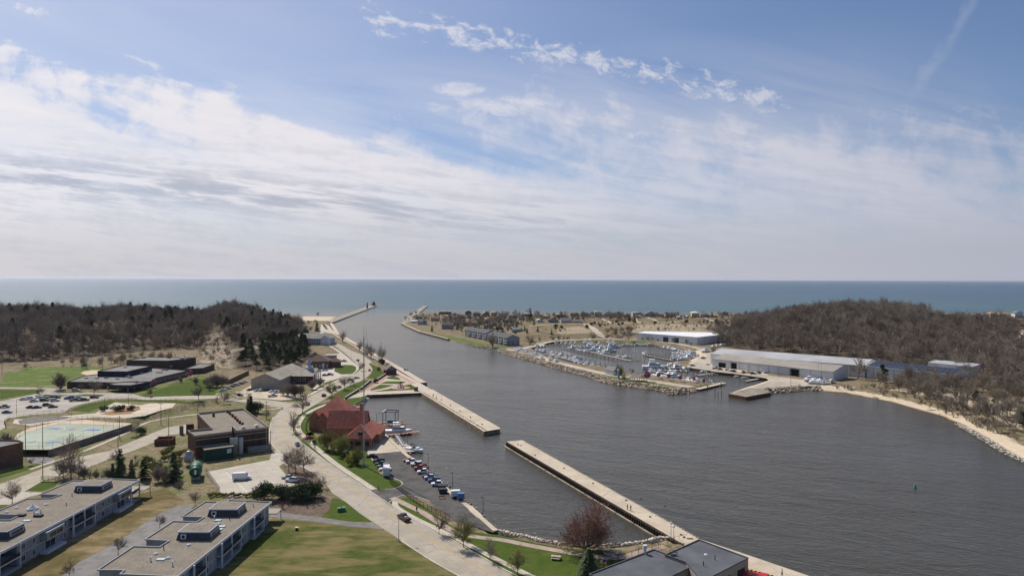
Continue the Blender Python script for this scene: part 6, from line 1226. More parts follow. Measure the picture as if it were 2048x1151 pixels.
car('pickup', 'grey', 8, 815, 15, 'grey pickup at the far left of the school car park', 'cars in the school car park'); car('sedan', 'blue', 14, 825.5, 15, 'dark blue car near the fence at the far left of the school car park', 'cars in the school car park')
car('suv', 'silver', 152, 781.5, 5, 'silver suv parked by the dark school wall', 'cars in the school car park')
carrow([('sedan', 'green', 499.5, 780.5), ('sedan', 'silver', 514, 782), ('suv', 'white', 523, 782), ('suv', 'black', 533, 781.5), ('sedan', 'white', 543.5, 784), ('suv', 'white', 553, 785.3)], 'along the end wall of the tan community hall', 'cars at the community hall', 65)
carrow([('sedan', 'white', 446, 781), ('sedan', 'silver', 456, 777.5), ('sedan', 'blue', 465, 774), ('suv', 'silver', 473, 770.8), ('sedan', 'grey', 481, 768), ('sedan', 'white', 489, 764.5)], 'below the dry grass bank', 'cars at the community hall', 40)
car('pickup', 'silver', 545, 793, 35, 'silver pickup alone in the community hall lot', 'cars at the community hall'); car('sedan', 'black', 479, 790.5, 10, 'black car beside the drive left of the community hall', 'cars at the community hall')
carrow([('sedan', 'black', 650, 751), ('suv', 'grey', 661, 749.8), ('sedan', 'silver', 650.5, 741), ('suv', 'maroon', 664, 726), ('pickup', 'black', 687, 723)], 'in the lot around the brown lodge', 'cars at the lodge', 12)
for i, (x, y, c) in enumerate(((647.5, 650, 'black'), (649.5, 652.5, 'blue'), (651.5, 655, 'black'), (653.5, 658, 'grey'))): car('suv', c, x, y, 10, '%s car, %s from the top in the beach car park' % (c, ORD[i]), 'cars in the beach car park')
rd = lambda a, b: math.degrees(math.atan2((G(*b)-G(*a)).y, (G(*b)-G(*a)).x))
for k_, c, x, y, h_, l_ in (('pickup', 'black', 808, 1038.5, rd((815, 1049), (760, 1014)), 'black pickup driving along the main road towards the camera left'), ('suv', 'maroon', 648, 792, rd((640, 793), (690, 765)), 'maroon suv on the road above the red roofed station'), ('sedan', 'maroon', 615, 809.5, rd((640, 793), (590, 824)), 'dark red car at the road junction'),
        ('sedan', 'black', 679, 775, rd((640, 793), (690, 765)), 'black car on the road beside the grass bank'), ('sedan', 'blue', 595, 890, rd((585, 893), (567, 870)), 'dark blue car in the road bend by the power house'), ('sedan', 'red', 617, 877, 60, 'small red car parked in front of the red roofed station'), ('suv', 'grey', 715.5, 721.5, 120, 'grey car where the road narrows by the oval lawn'),
        ('sedan', 'black', 739, 741, 100, 'black car on the outside of the bend near the park cottage'), ('suv', 'white', 743, 719.5, 150, 'white suv parked under the big cottonwood'), ('suv', 'silver', 729, 708.5, 150, 'silver suv parked by the channel wall trees'), ('sedan', 'black', 700, 760, 30, 'black car under the street trees by the hall'), ('sedan', 'silver', 713, 756.5, 30, 'silver car under the street trees by the hall')):
    car(k_, c, x, y, h_, l_)
car('van', 'white', 484, 958.5, 12, 'white delivery van with a long cargo body in the concrete lot'); car('sedan', 'silver', 576, 956.5, 172, 'silver car parked beside the mulch island'); car('suv', 'white', 583.5, 962.5, 172, 'white car next to the silver one by the round shrubs')
for i, (k_, c, x, y) in enumerate((('sedan', 'red', 818, 922.5), ('pickup', 'white', 826.5, 925.5), ('suv', 'white', 833, 930), ('pickup', 'grey', 839, 932.5), ('pickup', 'red', 843, 938.5), ('pickup', 'white', 850, 946), ('suv', 'black', 857, 954), ('pickup', 'silver', 864, 957.5), ('suv', 'blue', 869, 963), ('pickup', 'white', 879, 970.5))):
    car(k_, c, x, y, 186+random.uniform(-3, 3), '%s %s, %s from the far end along the basin' % (c, KN[k_], ORD[i]), 'vehicles parked along the basin edge')
for i, (k_, c, x, y) in enumerate((('sedan', 'black', 744, 914), ('suv', 'black', 758, 924), ('sedan', 'green', 762, 929), ('suv', 'grey', 766, 935), ('sedan', 'white', 770, 940))):
    car(k_, c, x, y, 184+random.uniform(-3, 3), '%s %s, %s from the station in the inner row' % (c, KN[k_], ORD[i]), 'vehicles in the inner row by the station')
carrow([('sedan', 'white', 1416, 729.5), ('suv', 'white', 1456, 741), ('sedan', 'white', 1462, 742), ('suv', 'black', 1468, 743), ('suv', 'grey', 1440, 739), ('pickup', 'black', 1432, 737.5), ('sedan', 'yellow', 1497, 745), ('suv', 'black', 1506, 747.5), ('sedan', 'grey', 1518, 745.5), ('sedan', 'white', 1530, 745.5), ('suv', 'black', 1487, 745.3), ('sedan', 'blue', 1385, 731.5), ('suv', 'grey', 1407, 717)], 'on the quay before the boat sheds', 'cars on the boat yard quay', 20, 40)
car('suv', 'black', 1211, 675.5, 160, 'dark suv where the gravel track meets the marina road'); car('sedan', 'black', 1536, 779, -60, 'dark car on the sandy landing by the rusty barge edge')
# trailers, skips, boxes
def boxy(name, label, cat, px, py, rz, parts, dz=.04):
    p = Gf(px, py); r = empty(name, (p.x, p.y, p.z+dz), math.radians(rz), label, cat)
    for nm, fn, m in parts: fn(MB()).build(nm, m, r)
    return r
def wheels(L, hw): return lambda mb: [mb.tube((x, y*(hw-.15), .35), (x, y*(hw+.05), .35), .35, n=10) for x in (-.45*L/5, .45*L/5) for y in (-1, 1)] and mb
for x, y, rz, m, s_, l_ in ((773, 950, 100, WWALL, (5.2, 2.4, 2.9), 'tall white box trailer at the end of the inner car row'), (911, 994, 8, WWALL, (3.1, 1.9, 1.9), 'white enclosed trailer at the basin edge'), (922, 999, 8, mat('blue trailer', (0.08, 0.17, 0.33), 0.5), (2.3, 1.7, 1.8), 'small blue enclosed trailer beside the white one')):
    boxy('trailer', l_, 'trailer', x, y, rz, [('body', lambda mb, s_=s_: mb.box((0, 0, .55+s_[2]/2), s_, 0, 0, .97), m), ('wheels', wheels(s_[0], s_[1]/2), TYRE), ('drawbar', lambda mb, s_=s_: mb.tube((s_[0]/2, 0, .5), (s_[0]/2+1.2, 0, .45), .07, n=5), STEEL)])
for x, y, l_ in ((884, 978, 'dark green refuse container, the farther of two at the basin edge'), (886, 985, 'dark green refuse container, the nearer of two at the basin edge')):
    boxy('dumpster', l_, 'dumpster', x, y, 6, [('bin', lambda mb: mb.box((0, 0, .75), (2.6, 1.8, 1.3), 0, 0, 1.06), M_('dumpster green', (0.02, 0.05, 0.035))), ('lid', lambda mb: mb.box((0, -.45, 1.5), (2.6, .95, .1)).box((0, .5, 1.48), (2.6, .9, .1)), BLACK)])
boxy('barrier', 'orange road barrier lying in the dark car park', 'barrier', 884, 996, 5, [('rail', lambda mb: mb.box((0, 0, .8), (2.2, .12, .5)), mat('safety orange', (0.75, 0.16, 0.02), .6)), ('foot', lambda mb: mb.box((-.9, 0, .3), (.1, .8, .6)).box((.9, 0, .3), (.1, .8, .6)), WFRAME)])
for x, y, l_ in ((679.5, 1022, 'left of two green utility boxes on the lawn corner'), (686.5, 1021, 'right of two green utility boxes on the lawn corner')):
    boxy('utility_box', l_, 'utility box', x, y, 15, [('cabinet', lambda mb: mb.box((0, 0, .55), (1.3, 1.1, 1.1)), M_('utility green', (0.06, 0.16, 0.1))), ('lid', lambda mb: mb.box((0, 0, 1.15), (1.4, 1.2, .12)), M_('utility lid', (0.12, 0.26, 0.18)))])
boxy('ground_box', 'small black box on the big lawn', 'utility box', 593.5, 1059, 10, [('cabinet', lambda mb: mb.box((0, 0, .35), (.7, .7, .7)), BLACK), ('lid', lambda mb: mb.box((0, 0, .74), (.8, .8, .08)), STEEL)])
boxy('picnic_table', 'pale picnic table on the lawn right of the road', 'picnic table', 1112, 1117, -12, [('table_top', lambda mb: mb.box((0, 0, .76), (2.6, .9, .1)), STONE), ('bench', lambda mb: mb.box((0, -.95, .45), (2.4, .4, .1)), STONE), ('bench', lambda mb: mb.box((0, .95, .45), (2.4, .4, .1)), STONE), ('leg', lambda mb: mb.box((-.9, 0, .35), (.15, 1.9, .7)), STONE), ('leg', lambda mb: mb.box((.9, 0, .35), (.15, 1.9, .7)), STONE)])
boxy('stone_steps', 'grey steps leading down to the basin rocks', 'steps', 1226, 1106, 15, [('step', lambda mb, i=i: mb.box((0, -1.2+i*.6, .1+.03*i), (5, .6, .1+.06*i)), mat('grey step stone', (0.17, 0.155, 0.14), .9, (0.22, 0.2, 0.18), .8)) for i in range(5)])
mo = boxy('anchor_monument', 'dark red framed monument on a round pink plinth in the river park', 'monument', 801.5, 775.5, 0, [('plinth', lambda mb: mb.tube((0, 0, 0), (0, 0, .18), 6.2, n=28).tube((0, 0, .18), (0, 0, .6), 2.4, n=20), BRICKPATH), ('frame', lambda mb: [mb.tube((math.cos(a)*2, math.sin(a)*2, .5), (math.cos(a)*.3, math.sin(a)*.3, 4.2), .22, n=6) for a in (0, 1.57, 3.14, 4.71)] and mb.tube((-1.6, 0, 1.6), (1.6, 0, 1.6), .2, n=6).tube((0, -1.6, 1.6), (0, 1.6, 1.6), .2, n=6), M_('dark red steel', (0.16, 0.03, 0.025)))])
boxy('park_kiosk', 'small brown box kiosk at the root of the near pier', 'kiosk', 832, 781, 0, [('cabin', lambda mb: mb.box((0, 0, 1.1), (2.4, 2.0, 2.2)), BRW), ('roof', lambda mb: mb.box((0, 0, 2.3), (2.8, 2.4, .2)), BLACK)])
# red work truck and striped barrier, lower right corner
fr = boxy('work_truck', 'red truck behind the boathouse in the lower right', 'truck', 1492, 1162, 150, [('body', lambda mb: mb.box((0, 0, 1.5), (6.5, 2.4, 1.6), 0, 0, .98), mat('fire red', (0.55, 0.015, 0.02), .35)), ('cab', lambda mb: mb.box((-4.1, 0, 1.55), (1.9, 2.4, 2.1), 0, 0, .9), mat('fire red', None)), ('windows', lambda mb: mb.box((-4.15, 0, 2.0), (1.96, 2.44, .6), 0, 0, .93), GLASS), ('wheel', lambda mb: mb.tube((-3.8, -1.25, .5), (-3.8, 1.25, .5), .5, n=12), TYRE), ('wheel', lambda mb: mb.tube((2, -1.25, .5), (2, 1.25, .5), .5, n=12), TYRE)])
boxy('striped_barrier', 'yellow and black striped barrier beside the red truck', 'barrier', 1528, 1152, -38, [('rail', lambda mb: mb.box((0, 0, .6), (9, .4, .5)), PAINT['yellow']), ('stripe', lambda mb: [mb.box((-4+i*1.0, 0, .6), (.4, .43, .53)) for i in range(9)] and mb, BLACK)])
# ------------------------------------------------------------------ poles, lamps, mast
def pole(name, label, px, py, top, kind='lamp', arm=(1, 0), r0=.12, group=None, m=None, z=None):
    p = Gf(px, py) if z is None else P(px, py, z); d = p.y; h = (py-top)*d/F; r = empty(name, p, 0, label, {'lamp': 'street lamp', 'utility': 'utility pole', 'flood': 'floodlight'}.get(kind, kind))
    if group: r['group'] = group
    m = m or STEEL
    MB().tube((0, 0, -.3), (0, 0, h), r0, r0*.6, n=6).build('pole', m, r)
    if kind == 'lamp': q = MB().tube((0, 0, h-.1), (arm[0]*1.6, arm[1]*1.6, h+.1), .06, n=5).build('arm', m, r); MB().box((arm[0]*1.8, arm[1]*1.8, h+.08), (.8, .4, .16)).build('lamp_head', m, q)
    if kind == 'globe': MB().tube((0, 0, h), (0, 0, h+.3), .3, .45, n=8).tube((0, 0, h+.3), (0, 0, h+.6), .45, .1, n=8).build('lamp_head', WFRAME, r)
    if kind == 'utility': MB().box((0, 0, h-.8), (2.4, .14, .16)).build('crossarm', m, r)
    if kind == 'flood':
        for k in range(3): MB().box((-1+k, -.1, h), (.7, .4, .5)).build('floodlight_head', WWALL, r)
    return r
WOODP = M_('weathered pole', (0.17, 0.12, 0.09), (0.22, 0.16, 0.12), 1)
for i, a in enumerate(((856.5, 939, 909), (905, 981, 947), (966, 1030, 995))): pole('lamp_post', 'slim black lamp post on the basin edge, %s from the station' % ORD[i], *a, 'lamp', (-.2, .5), .1, 'lamp posts on the basin edge', BLACK)
pole('street_lamp', 'pale street lamp on the lawn side kerb of the main road', 797.5, 1083, 1034, 'lamp', (1, .4)); pole('street_lamp', 'twin headed pier lamp with a white top', 1342, 1078, 1046, 'globe', r0=.1, m=STEEL); pole('street_lamp', 'shorter dark lamp beside the twin headed one on the pier', 1347.5, 1083, 1053, 'globe', r0=.09, m=BLACK)
for x, y, t, l_ in ((51, 906, 846, 'brown utility pole at the left end of the green court'), (85.5, 907, 842, 'thick brown utility pole in front of the green court'), (236, 896, 858, 'brown utility pole beside the lower road verge'), (239, 876, 830, 'utility pole at the court corner by the stone wall'), (322, 848, 803, 'utility pole right of the skatepark'), (337.6, 896, 832, 'utility pole in front of the brick shed'), (85.5, 955, 919, 'short pole by the lower road left of the bare trees'), (541, 897, 860, 'brown pole at the corner of the power house'), (494, 826, 783, 'pole beside the dark juniper behind the power house'), (395, 838, 806, 'thin pole behind the left corner of the power house'), (533, 838, 800, 'thin pole by the side street near the power house')): pole('utility_pole', l_, x, y, t, 'utility', r0=.17, m=WOODP)
for x, y, t, l_ in ((205, 737, 711, 'floodlight mast by the ball field infield'), (173, 736, 692, 'floodlight mast before the woods, left one'), (267, 733, 692, 'floodlight mast before the woods, behind the school'), (4, 745, 703, 'floodlight mast at the left edge of the ball field')): pole('floodlight_mast', l_, x, y, t, 'flood', r0=.2)
for x, y, t, l_ in ((257, 811, 789, 'double armed lamp at the skatepark bed'), (539, 758, 727, 'tall lamp behind the tan community hall'), (33, 826, 797, 'lamp post at the school car park exit'), (209, 822, 794, 'lamp post at the skatepark rim'), (783.5, 751, 729, 'lamp post by the park cottage'), (702, 722, 700, 'lamp post in the lodge car park, right one'), (674, 733, 714, 'lamp post in the lodge car park, left one'), (753, 848, 825, 'lamp post at the station docks'), (815, 888, 871, 'lamp post on the floating dock')): pole('street_lamp', l_, x, y, t, 'lamp', r0=.1, m=BLACK)
for i, (x, y, t) in enumerate(((1431, 690, 668), (1441, 690, 669), (1450, 692, 671), (1468, 694, 670), (1493, 700, 679), (1499, 702, 681), (1515, 702, 686), (1531, 704, 682), (1543, 705, 689), (1581.6, 770, 736), (1636, 756, 721), (1642, 756, 724))): pole('yard_pole', 'tall pale pole around the boat sheds, %s from the left' % ORD[i], x, y, t, 'pole', r0=.16, group='pale poles around the boat sheds', m=M_('pale timber', (0.34, 0.3, 0.25)))
pw_l = [pole('power_pole', 'power line pole above the boat sheds, %s from the left' % ORD[i], x, y, t, 'utility', r0=.16, m=M_('pale timber', None), group='power line poles') for i, (x, y, t) in enumerate(((1607.7, 712, 692), (1729.6, 722, 701), (1870, 733, 712)))]
tp = [P(x, y, 0) for x, y in ()]
w = MB(); tops = [(Vector(p.location)+Vector((0, 0, max(v.co.z for v in p.children[0].data.vertices)-.7))) for p in pw_l]
for a, b in zip(tops[:-1], tops[1:]):
    for k in range(10): t0, t1 = k/10, (k+1)/10; s_ = lambda t: a.lerp(b, t)-Vector((0, 0, 2.5*4*t*(1-t))); w.tube(s_(t0), s_(t1), .05, n=3, cap=False)
tag(w.build('power_line', STEEL), 'pale power line strung above the boat sheds', 'power line')
# lattice radio mast
p = G(727.6, 931); r = empty('radio_mast', p, 0, 'tall slim grey lattice radio mast in front of the red roofed station', 'radio mast'); h = (931-672)*p.y/F; mb = MB()
for k in range(3):
    a = k*2.094; mb.tube((math.cos(a)*.42, math.sin(a)*.42, 0), (math.cos(a)*.2, math.sin(a)*.2, h), .08, .06, n=5)
n = 46
for i in range(n):
    z0, z1 = h*i/n, h*(i+1)/n; r0, r1 = .42-.22*i/n, .42-.22*(i+1)/n
    for k in range(3):
        a, b = k*2.094, (k+1)*2.094; mb.tube((math.cos(a)*r0, math.sin(a)*r0, z0), (math.cos(b)*r1, math.sin(b)*r1, z1), .035, n=3, cap=False)
mb.build('lattice_tower', M_('mast steel', (0.34, 0.35, 0.37)), r); MB().tube((0, 0, h), (0, 0, h+5.5), .07, .03, n=4).tube((.9, 0, h-1), (.9, 0, h+2.5), .05, n=4).box((.45, 0, h-1), (1, .08, .08)).build('antenna', STEEL, r)
mb = MB()
for k in range(3): a = k*2.094; mb.box((math.cos(a)*.8, math.sin(a)*.8, .1), (.9, .9, .5))
mb.build('footing', STONE, r)
# ------------------------------------------------------------------ fences and walls
FBL = M_('black fence', (0.018, 0.018, 0.02), r=.6); FGR = M_('grey chain link post', (0.16, 0.15, 0.14), r=.6)
def fence(label, px, h, sp, m, rails=(0.95, 0.15), pick=0.0, pr=.05, z=None, rr=.03):
    pts = [G(a, b) if z is None else P(a, b, z) for a, b in px]; o = pts[0].copy(); r = empty('fence', o, 0, label, 'fence'); rl = MB(); base = None; L = [0]
    tot = sum((b-a).length for a, b in zip(pts[:-1], pts[1:])); n = max(2, min(98, int(tot/sp))); k = 0; pp_ = []
    for i in range(n+1):
        t = tot*i/n; j = 0; acc = 0
        while j < len(pts)-2 and acc+(pts[j+1]-pts[j]).length < t: acc += (pts[j+1]-pts[j]).length; j += 1
        q = pts[j].lerp(pts[j+1], min(1, (t-acc)/(pts[j+1]-pts[j]).length))-o; pp_.append(q)
        if base is None: base = MB().tube((0, 0, -.2), (0, 0, h), pr, n=5).build('post', m, r); c = base
        else: c = base.copy(); COL.objects.link(c); c.parent = r
        c.location = q
    for a, b in zip(pp_[:-1], pp_[1:]):
        for f in rails: rl.tube(a+Vector((0, 0, h*f)), b+Vector((0, 0, h*f)), rr, n=4, cap=False)
        if pick:
            c = int((b-a).length/pick)
            for i in range(c): q = a.lerp(b, (i+.5)/c); rl.tube(q+Vector((0, 0, .1)), q+Vector((0, 0, h*.95)), .022, n=3, cap=False)
    rl.build('rail', m, r); return r
fence('black picket fence between the brick path and the dark car park', [(779, 966), (800, 981), (820, 997), (840, 1011), (870, 1027), (900, 1041)], 1.9, 2.4, FBL, pick=.22, rr=.04)
fence('black fence from the rocks down past the charcoal shed', [(1317, 1096), (1285, 1107), (1240, 1124), (1200, 1139), (1180, 1148)], 2.0, 2.4, FBL, pick=.25, rr=.04)
fence('brown fence between the pier and the charcoal sheds', [(1376, 1080), (1345, 1089), (1320, 1097)], 2.2, 3, M_('brown post', (0.2, 0.13, 0.09)))
fence('tall fence around the far sides of the green court', [(33, 877), (45, 866), (122, 846), (235, 851)], 3.0, 6, FGR, z=TZ+.1, rails=(.98, .5, .04)); fence('tall fence along the stone wall side of the court', [(47, 899), (98, 899), (170, 874), (245, 851)], 3.2, 6, FGR, z=TZ+.1, rails=(.98, .5, .04))
fence('dark fence along the school car park edge and drive', [(137, 823), (175, 811), (210, 800), (250, 798), (289, 800), (352, 801)], 1.5, 3, FBL, rr=.025, pick=.6)
fence('dark fence curving round the left end of the skatepark', [(143, 829), (120, 823), (60, 832), (20, 838), (8, 845), (12, 856)], 1.6, 3, FBL, rr=.025, pick=.6); fence('dark fence between the skatepark and the path', [(143, 836), (190, 838), (250, 842), (300, 832), (345, 820), (392, 806)], 1.6, 3, FBL, rr=.025, pick=.6)
fence('dark fence on the green bank behind the school lawn', [(336, 771), (352, 767), (400, 752), (420, 749)], 1.4, 3, FBL, pick=.6)
fence('fence beside the green tank and concrete lot', [(412, 945), (424, 962), (441, 986), (418, 986)], 2.0, 2.6, M_('tan fence', (0.25, 0.2, 0.15)), pick=.4); fence('curved low fence round the lawn of the red roofed station', [(634, 822), (624, 832), (614, 845), (611, 858), (616, 870)], 1.4, 2.5, FBL, pick=.3)
fence('grey board fence left of the bare trees by the lower road', [(82, 962), (120, 962), (160, 958)], 2.0, 2.2, M_('grey boards', (0.2, 0.18, 0.16)), rails=(.9, .7, .5, .3), rr=.1)
r = empty('stone_wall', P(98, 899, TZ), 0, 'grey stone retaining wall below the green court', 'retaining wall'); o = r.location; a, b = P(98, 899.5, TZ)-o, P(262, 848, TZ)-o; d = (b-a).xy; ang = math.atan2(d.y, d.x); c = (a+b).xy/2
MB().box((c.x, c.y, -1.6), (d.length, 1.0, 3.5), ang).build('wall', mat('grey stone blocks', (0.13, 0.12, 0.115), .9, (0.22, 0.2, 0.19), 1.4), r); MB().box((c.x, c.y, .25), (d.length+.3, 1.3, .22), ang).build('coping', STONE, r)
r = empty('stone_wall', P(434, 770, 3), 0, 'long dark retaining wall on the dry bank left of the community hall', 'retaining wall'); o = r.location
for q0, q1_ in (((436, 770), (497, 748)),): a, b = G(*q0)-o, G(*q1_)-o; d = (b-a).xy; c = (a+b).xy/2; MB().box((c.x, c.y, .6), (d.length, .6, 3), math.atan2(d.y, d.x)).build('wall', M_('timber wall', (0.14, 0.1, 0.07)), r); MB().box((c.x, c.y, 2.15), (d.length, .7, .15), math.atan2(d.y, d.x)).build('coping', M_('timber cap', (0.3, 0.22, 0.14)), r)
for q0, q1_, l_ in (((690, 798), (718, 780), 'dark retaining wall under the grass bank by the road'), ((721, 779), (742, 762), 'short stepped retaining wall at the park path'), ((752, 762), (772, 749), 'low pale wall above the park lawns')):
    a, b = P(*q0), P(*q1_); d = (b-a).xy; r = empty('retaining_wall', a, 0, l_, 'retaining wall'); MB().box((d.x/2, d.y/2, .5), (d.length, .5, 1.6), math.atan2(d.y, d.x)).build('wall', M_('dark block', (0.12, 0.11, 0.1)), r); MB().box((d.x/2, d.y/2, 1.36), (d.length, .7, .14), math.atan2(d.y, d.x)).build('coping', STONE, r)
q = G(300, 1000)
r = empty('flagpole', P(1212, 1150), 0, 'flagpole with a striped flag in front of the charcoal shed', 'flagpole'); MB().tube((0, 0, 0), (0, 0, 4.2), .05, n=6).build('pole', WFRAME, r); fl = MB()
for i in range(7):
    for k in range(6):
        x0, x1 = -k*.25, -(k+1)*.25; f = lambda x: (x, .12*math.sin(x*5), 0)
        a, b = f(x0), f(x1); z0 = 4.0-i*.14
        fl.add([(a[0], a[1]+.0, z0), (b[0], b[1], z0-.06), (b[0], b[1], z0-.2), (a[0], a[1], z0-.14)], [(0, 1, 2, 3)], 2 if (i < 4 and k < 3) else i % 2)
fl.build('flag', [mat('flag red', (0.45, 0.03, 0.04), .8), WWALL, mat('flag blue', (0.03, 0.05, 0.2), .8)], r)
# ------------------------------------------------------------------ rocks
ROCKM = mat('pale limestone', (0.44, 0.39, 0.32), 0.9, (0.60, 0.55, 0.47), 0.8, vary=.15, bump=.05, bscale=2); ROCKB = mat('brown riprap stone', (0.20, 0.155, 0.11), 0.95, (0.50, 0.42, 0.32), 0.28, sharp=(.4, .6), bump=.06, bscale=1.5)
def rockmesh(rng, mb, c, s):
    bm = bmesh.new(); bmesh.ops.create_icosphere(bm, subdivisions=1, radius=1.0); k = [rng.uniform(.7, 1.25) for _ in range(3)]; a = rng.uniform(0, 6.28); cs, sn = math.cos(a), math.sin(a); vs = []
    for v in bm.verts: f = rng.uniform(.75, 1.15)*s; x, y, z = v.co.x*k[0]*f, v.co.y*k[1]*f, v.co.z*k[2]*.7*f; vs.append((c[0]+x*cs-y*sn, c[1]+x*sn+y*cs, c[2]+z))
    mb.add(vs, [tuple(v.index for v in f.verts) for f in bm.faces]); bm.free()
rk = random.Random(5); ROCKS = []
for i in range(6): mb = MB(); rockmesh(rk, mb, (0, 0, 0), 1.0); o = mb.build('boulder', ROCKM); o['category'] = 'boulder'; ROCKS.append(Kind(o))
sl = resample([P(a, b, 0) for a, b in ((992, 1062), (1010, 1067), (1050, 1076), (1085, 1084), (1117, 1089), (1160, 1095), (1203, 1095.5), (1254, 1091), (1285, 1087), (1310, 1080), (1345, 1080))], .95)
cnt = 0
for i, p in enumerate(sl):
    a = sl[max(0, i-1)]; b = sl[min(len(sl)-1, i+1)]; d = (b-a).normalized(); nn_ = Vector((d.y, -d.x, 0))
    for t in (-.5, .9, 2.2):
        if rk.random() < .12: continue
        q = p+nn_*(t+rk.uniform(-.3, .3)); z = max(.1, min(2.0, .35+t*.65)); s_ = rk.uniform(.55, .95)
        ROCKS[cnt % 6].put((q.x, q.y, z), rk.uniform(0, 6.28), 'pale limestone boulder in the rock edge of the near basin', 'boulders of the basin edge', (s_, s_*.9, s_*.8)); cnt += 1
def riprap(px, w, step, s0, s1, m, zt=2.0, inward=1):
    mb = MB(); pts = resample([P(a, b, 0) for a, b in px], step)
    for i, p in enumerate(pts):
        a = pts[max(0, i-1)]; b = pts[min(len(pts)-1, i+1)]; d = (b-a).normalized(); nn_ = Vector((-d.y, d.x, 0))*inward; t = -1.0
        while t < w:
            q = p+nn_*(t+rk.uniform(-.4, .4))+d*rk.uniform(-.5, .5); rockmesh(rk, mb, (q.x, q.y, max(.1, min(zt, .3+t*.45))+rk.uniform(-.15, .25)), rk.uniform(s0, s1)); t += step*.95
    return tag(mb.build('riprap_rocks', m), kind='stuff')
riprap([(1385, 783.5), (1346, 787), (1328, 782.5), (1250, 771), (1214, 766), (1175, 752.5), (1126, 740.5), (1075, 725.5), (1024, 711.5), (989, 699.5), (958, 695)], 6.5, 1.45, .7, 1.35, ROCKB, 2.1, -1)
riprap([(1388, 783), (1365, 787), (1345, 789), (1335, 788)], 4, 1.5, .7, 1.3, ROCKB, 1.2, -1)
riprap([(958, 695), (925, 686), (895, 678)], 3, 1.5, .6, 1.0, ROCKB, 1.8, -1); riprap([(895, 677.5), (850, 667), (815, 654)], 1.5, 1.6, .5, .8, ROCKB, 1.8, -1)
riprap([(1633, 781), (1617, 779), (1590, 782), (1560, 785), (1541, 786)], 7, 1.5, .6, 1.3, ROCKB, 2.0, -1)
riprap([(737, 792), (729, 801), (717, 814), (700, 822)], 3.5, 1.2, .6, 1.0, ROCKM, 2.0, -1); riprap([(741, 846), (760, 860), (782, 878), (800, 895), (815, 908)], .8, 1.3, .4, .7, ROCKM, 1.6, -1)
riprap([(1925, 851), (1972, 878), (2016, 906), (2070, 931)], 4.5, 1.5, .35, .7, ROCKM, .9, -1)
riprap([(1394, 709), (1395, 714), (1385, 721), (1372, 725)], 2.5, 1.3, .5, .9, ROCKM, 1.8, 1)
riprap([(830, 922), (866, 950), (897, 978), (930, 1004), (963, 1032)], -.2, 2.2, .4, .6, ROCKM, 2.2, -1)
# driftwood on the river beach
for x, y, l_ in ((1752, 795, 'pale driftwood snag on the left part of the river beach'), (1886, 829, 'dark tree stump at the water line of the river beach'), (1862, 820, 'long driftwood log on the river beach')):
    p = G(x, y); r = empty('driftwood', (p.x, p.y, p.z+.25), rk.uniform(0, 3), l_, 'driftwood'); MB().tube((-2.5, 0, 0), (2.5, .4, .1), .25, .12, n=6).tube((0, 0, 0), (.8, .3, 1.1), .12, .04, n=5).build('log', BARK, r)
# ------------------------------------------------------------------ boats
HULLW = mat('white gelcoat', (0.85, 0.84, 0.82), 0.3); CANV = {'blue': M_('blue canvas', (0.06, 0.12, 0.28)), 'tan': M_('tan canvas', (0.55, 0.47, 0.36)), 'black': M_('black canvas', (0.025, 0.027, 0.035)), 'green': M_('teal canvas', (0.1, 0.28, 0.27)), 'red': M_('red canvas', (0.35, 0.06, 0.04)), 'pale': M_('pale cover', (0.56, 0.59, 0.63)), 'white': M_('white canvas', (0.72, 0.72, 0.72))}
def hull(L, B, D, fb=1.0):
    mb = MB(); st = [(-.5, .86, 0), (-.3, .96, 0), (0, 1.0, .02), (.2, .9, .08), (.35, .62, .16), (.46, .25, .24), (.5, .03, .3)]; vs = []
    for x, k, up_ in st: vs += [(x*L, 0, -.35+up_*D), (x*L, -B/2*k*.8, .05+up_*D*.6), (x*L, -B/2*k, D*(1+up_*.6)), (x*L, B/2*k, D*(1+up_*.6)), (x*L, B/2*k*.8, .05+up_*D*.6)]
    n = 5; fs = [tuple(range(n))]
    for i in range(len(st)-1):
        for j in range(n): a = i*n+j; b = i*n+(j+1) % n; fs.append((a, b, b+n, a+n))
    fs.append(tuple(range((len(st)-1)*n, len(st)*n))[::-1]); return mb.add(vs, fs)
BK = {}
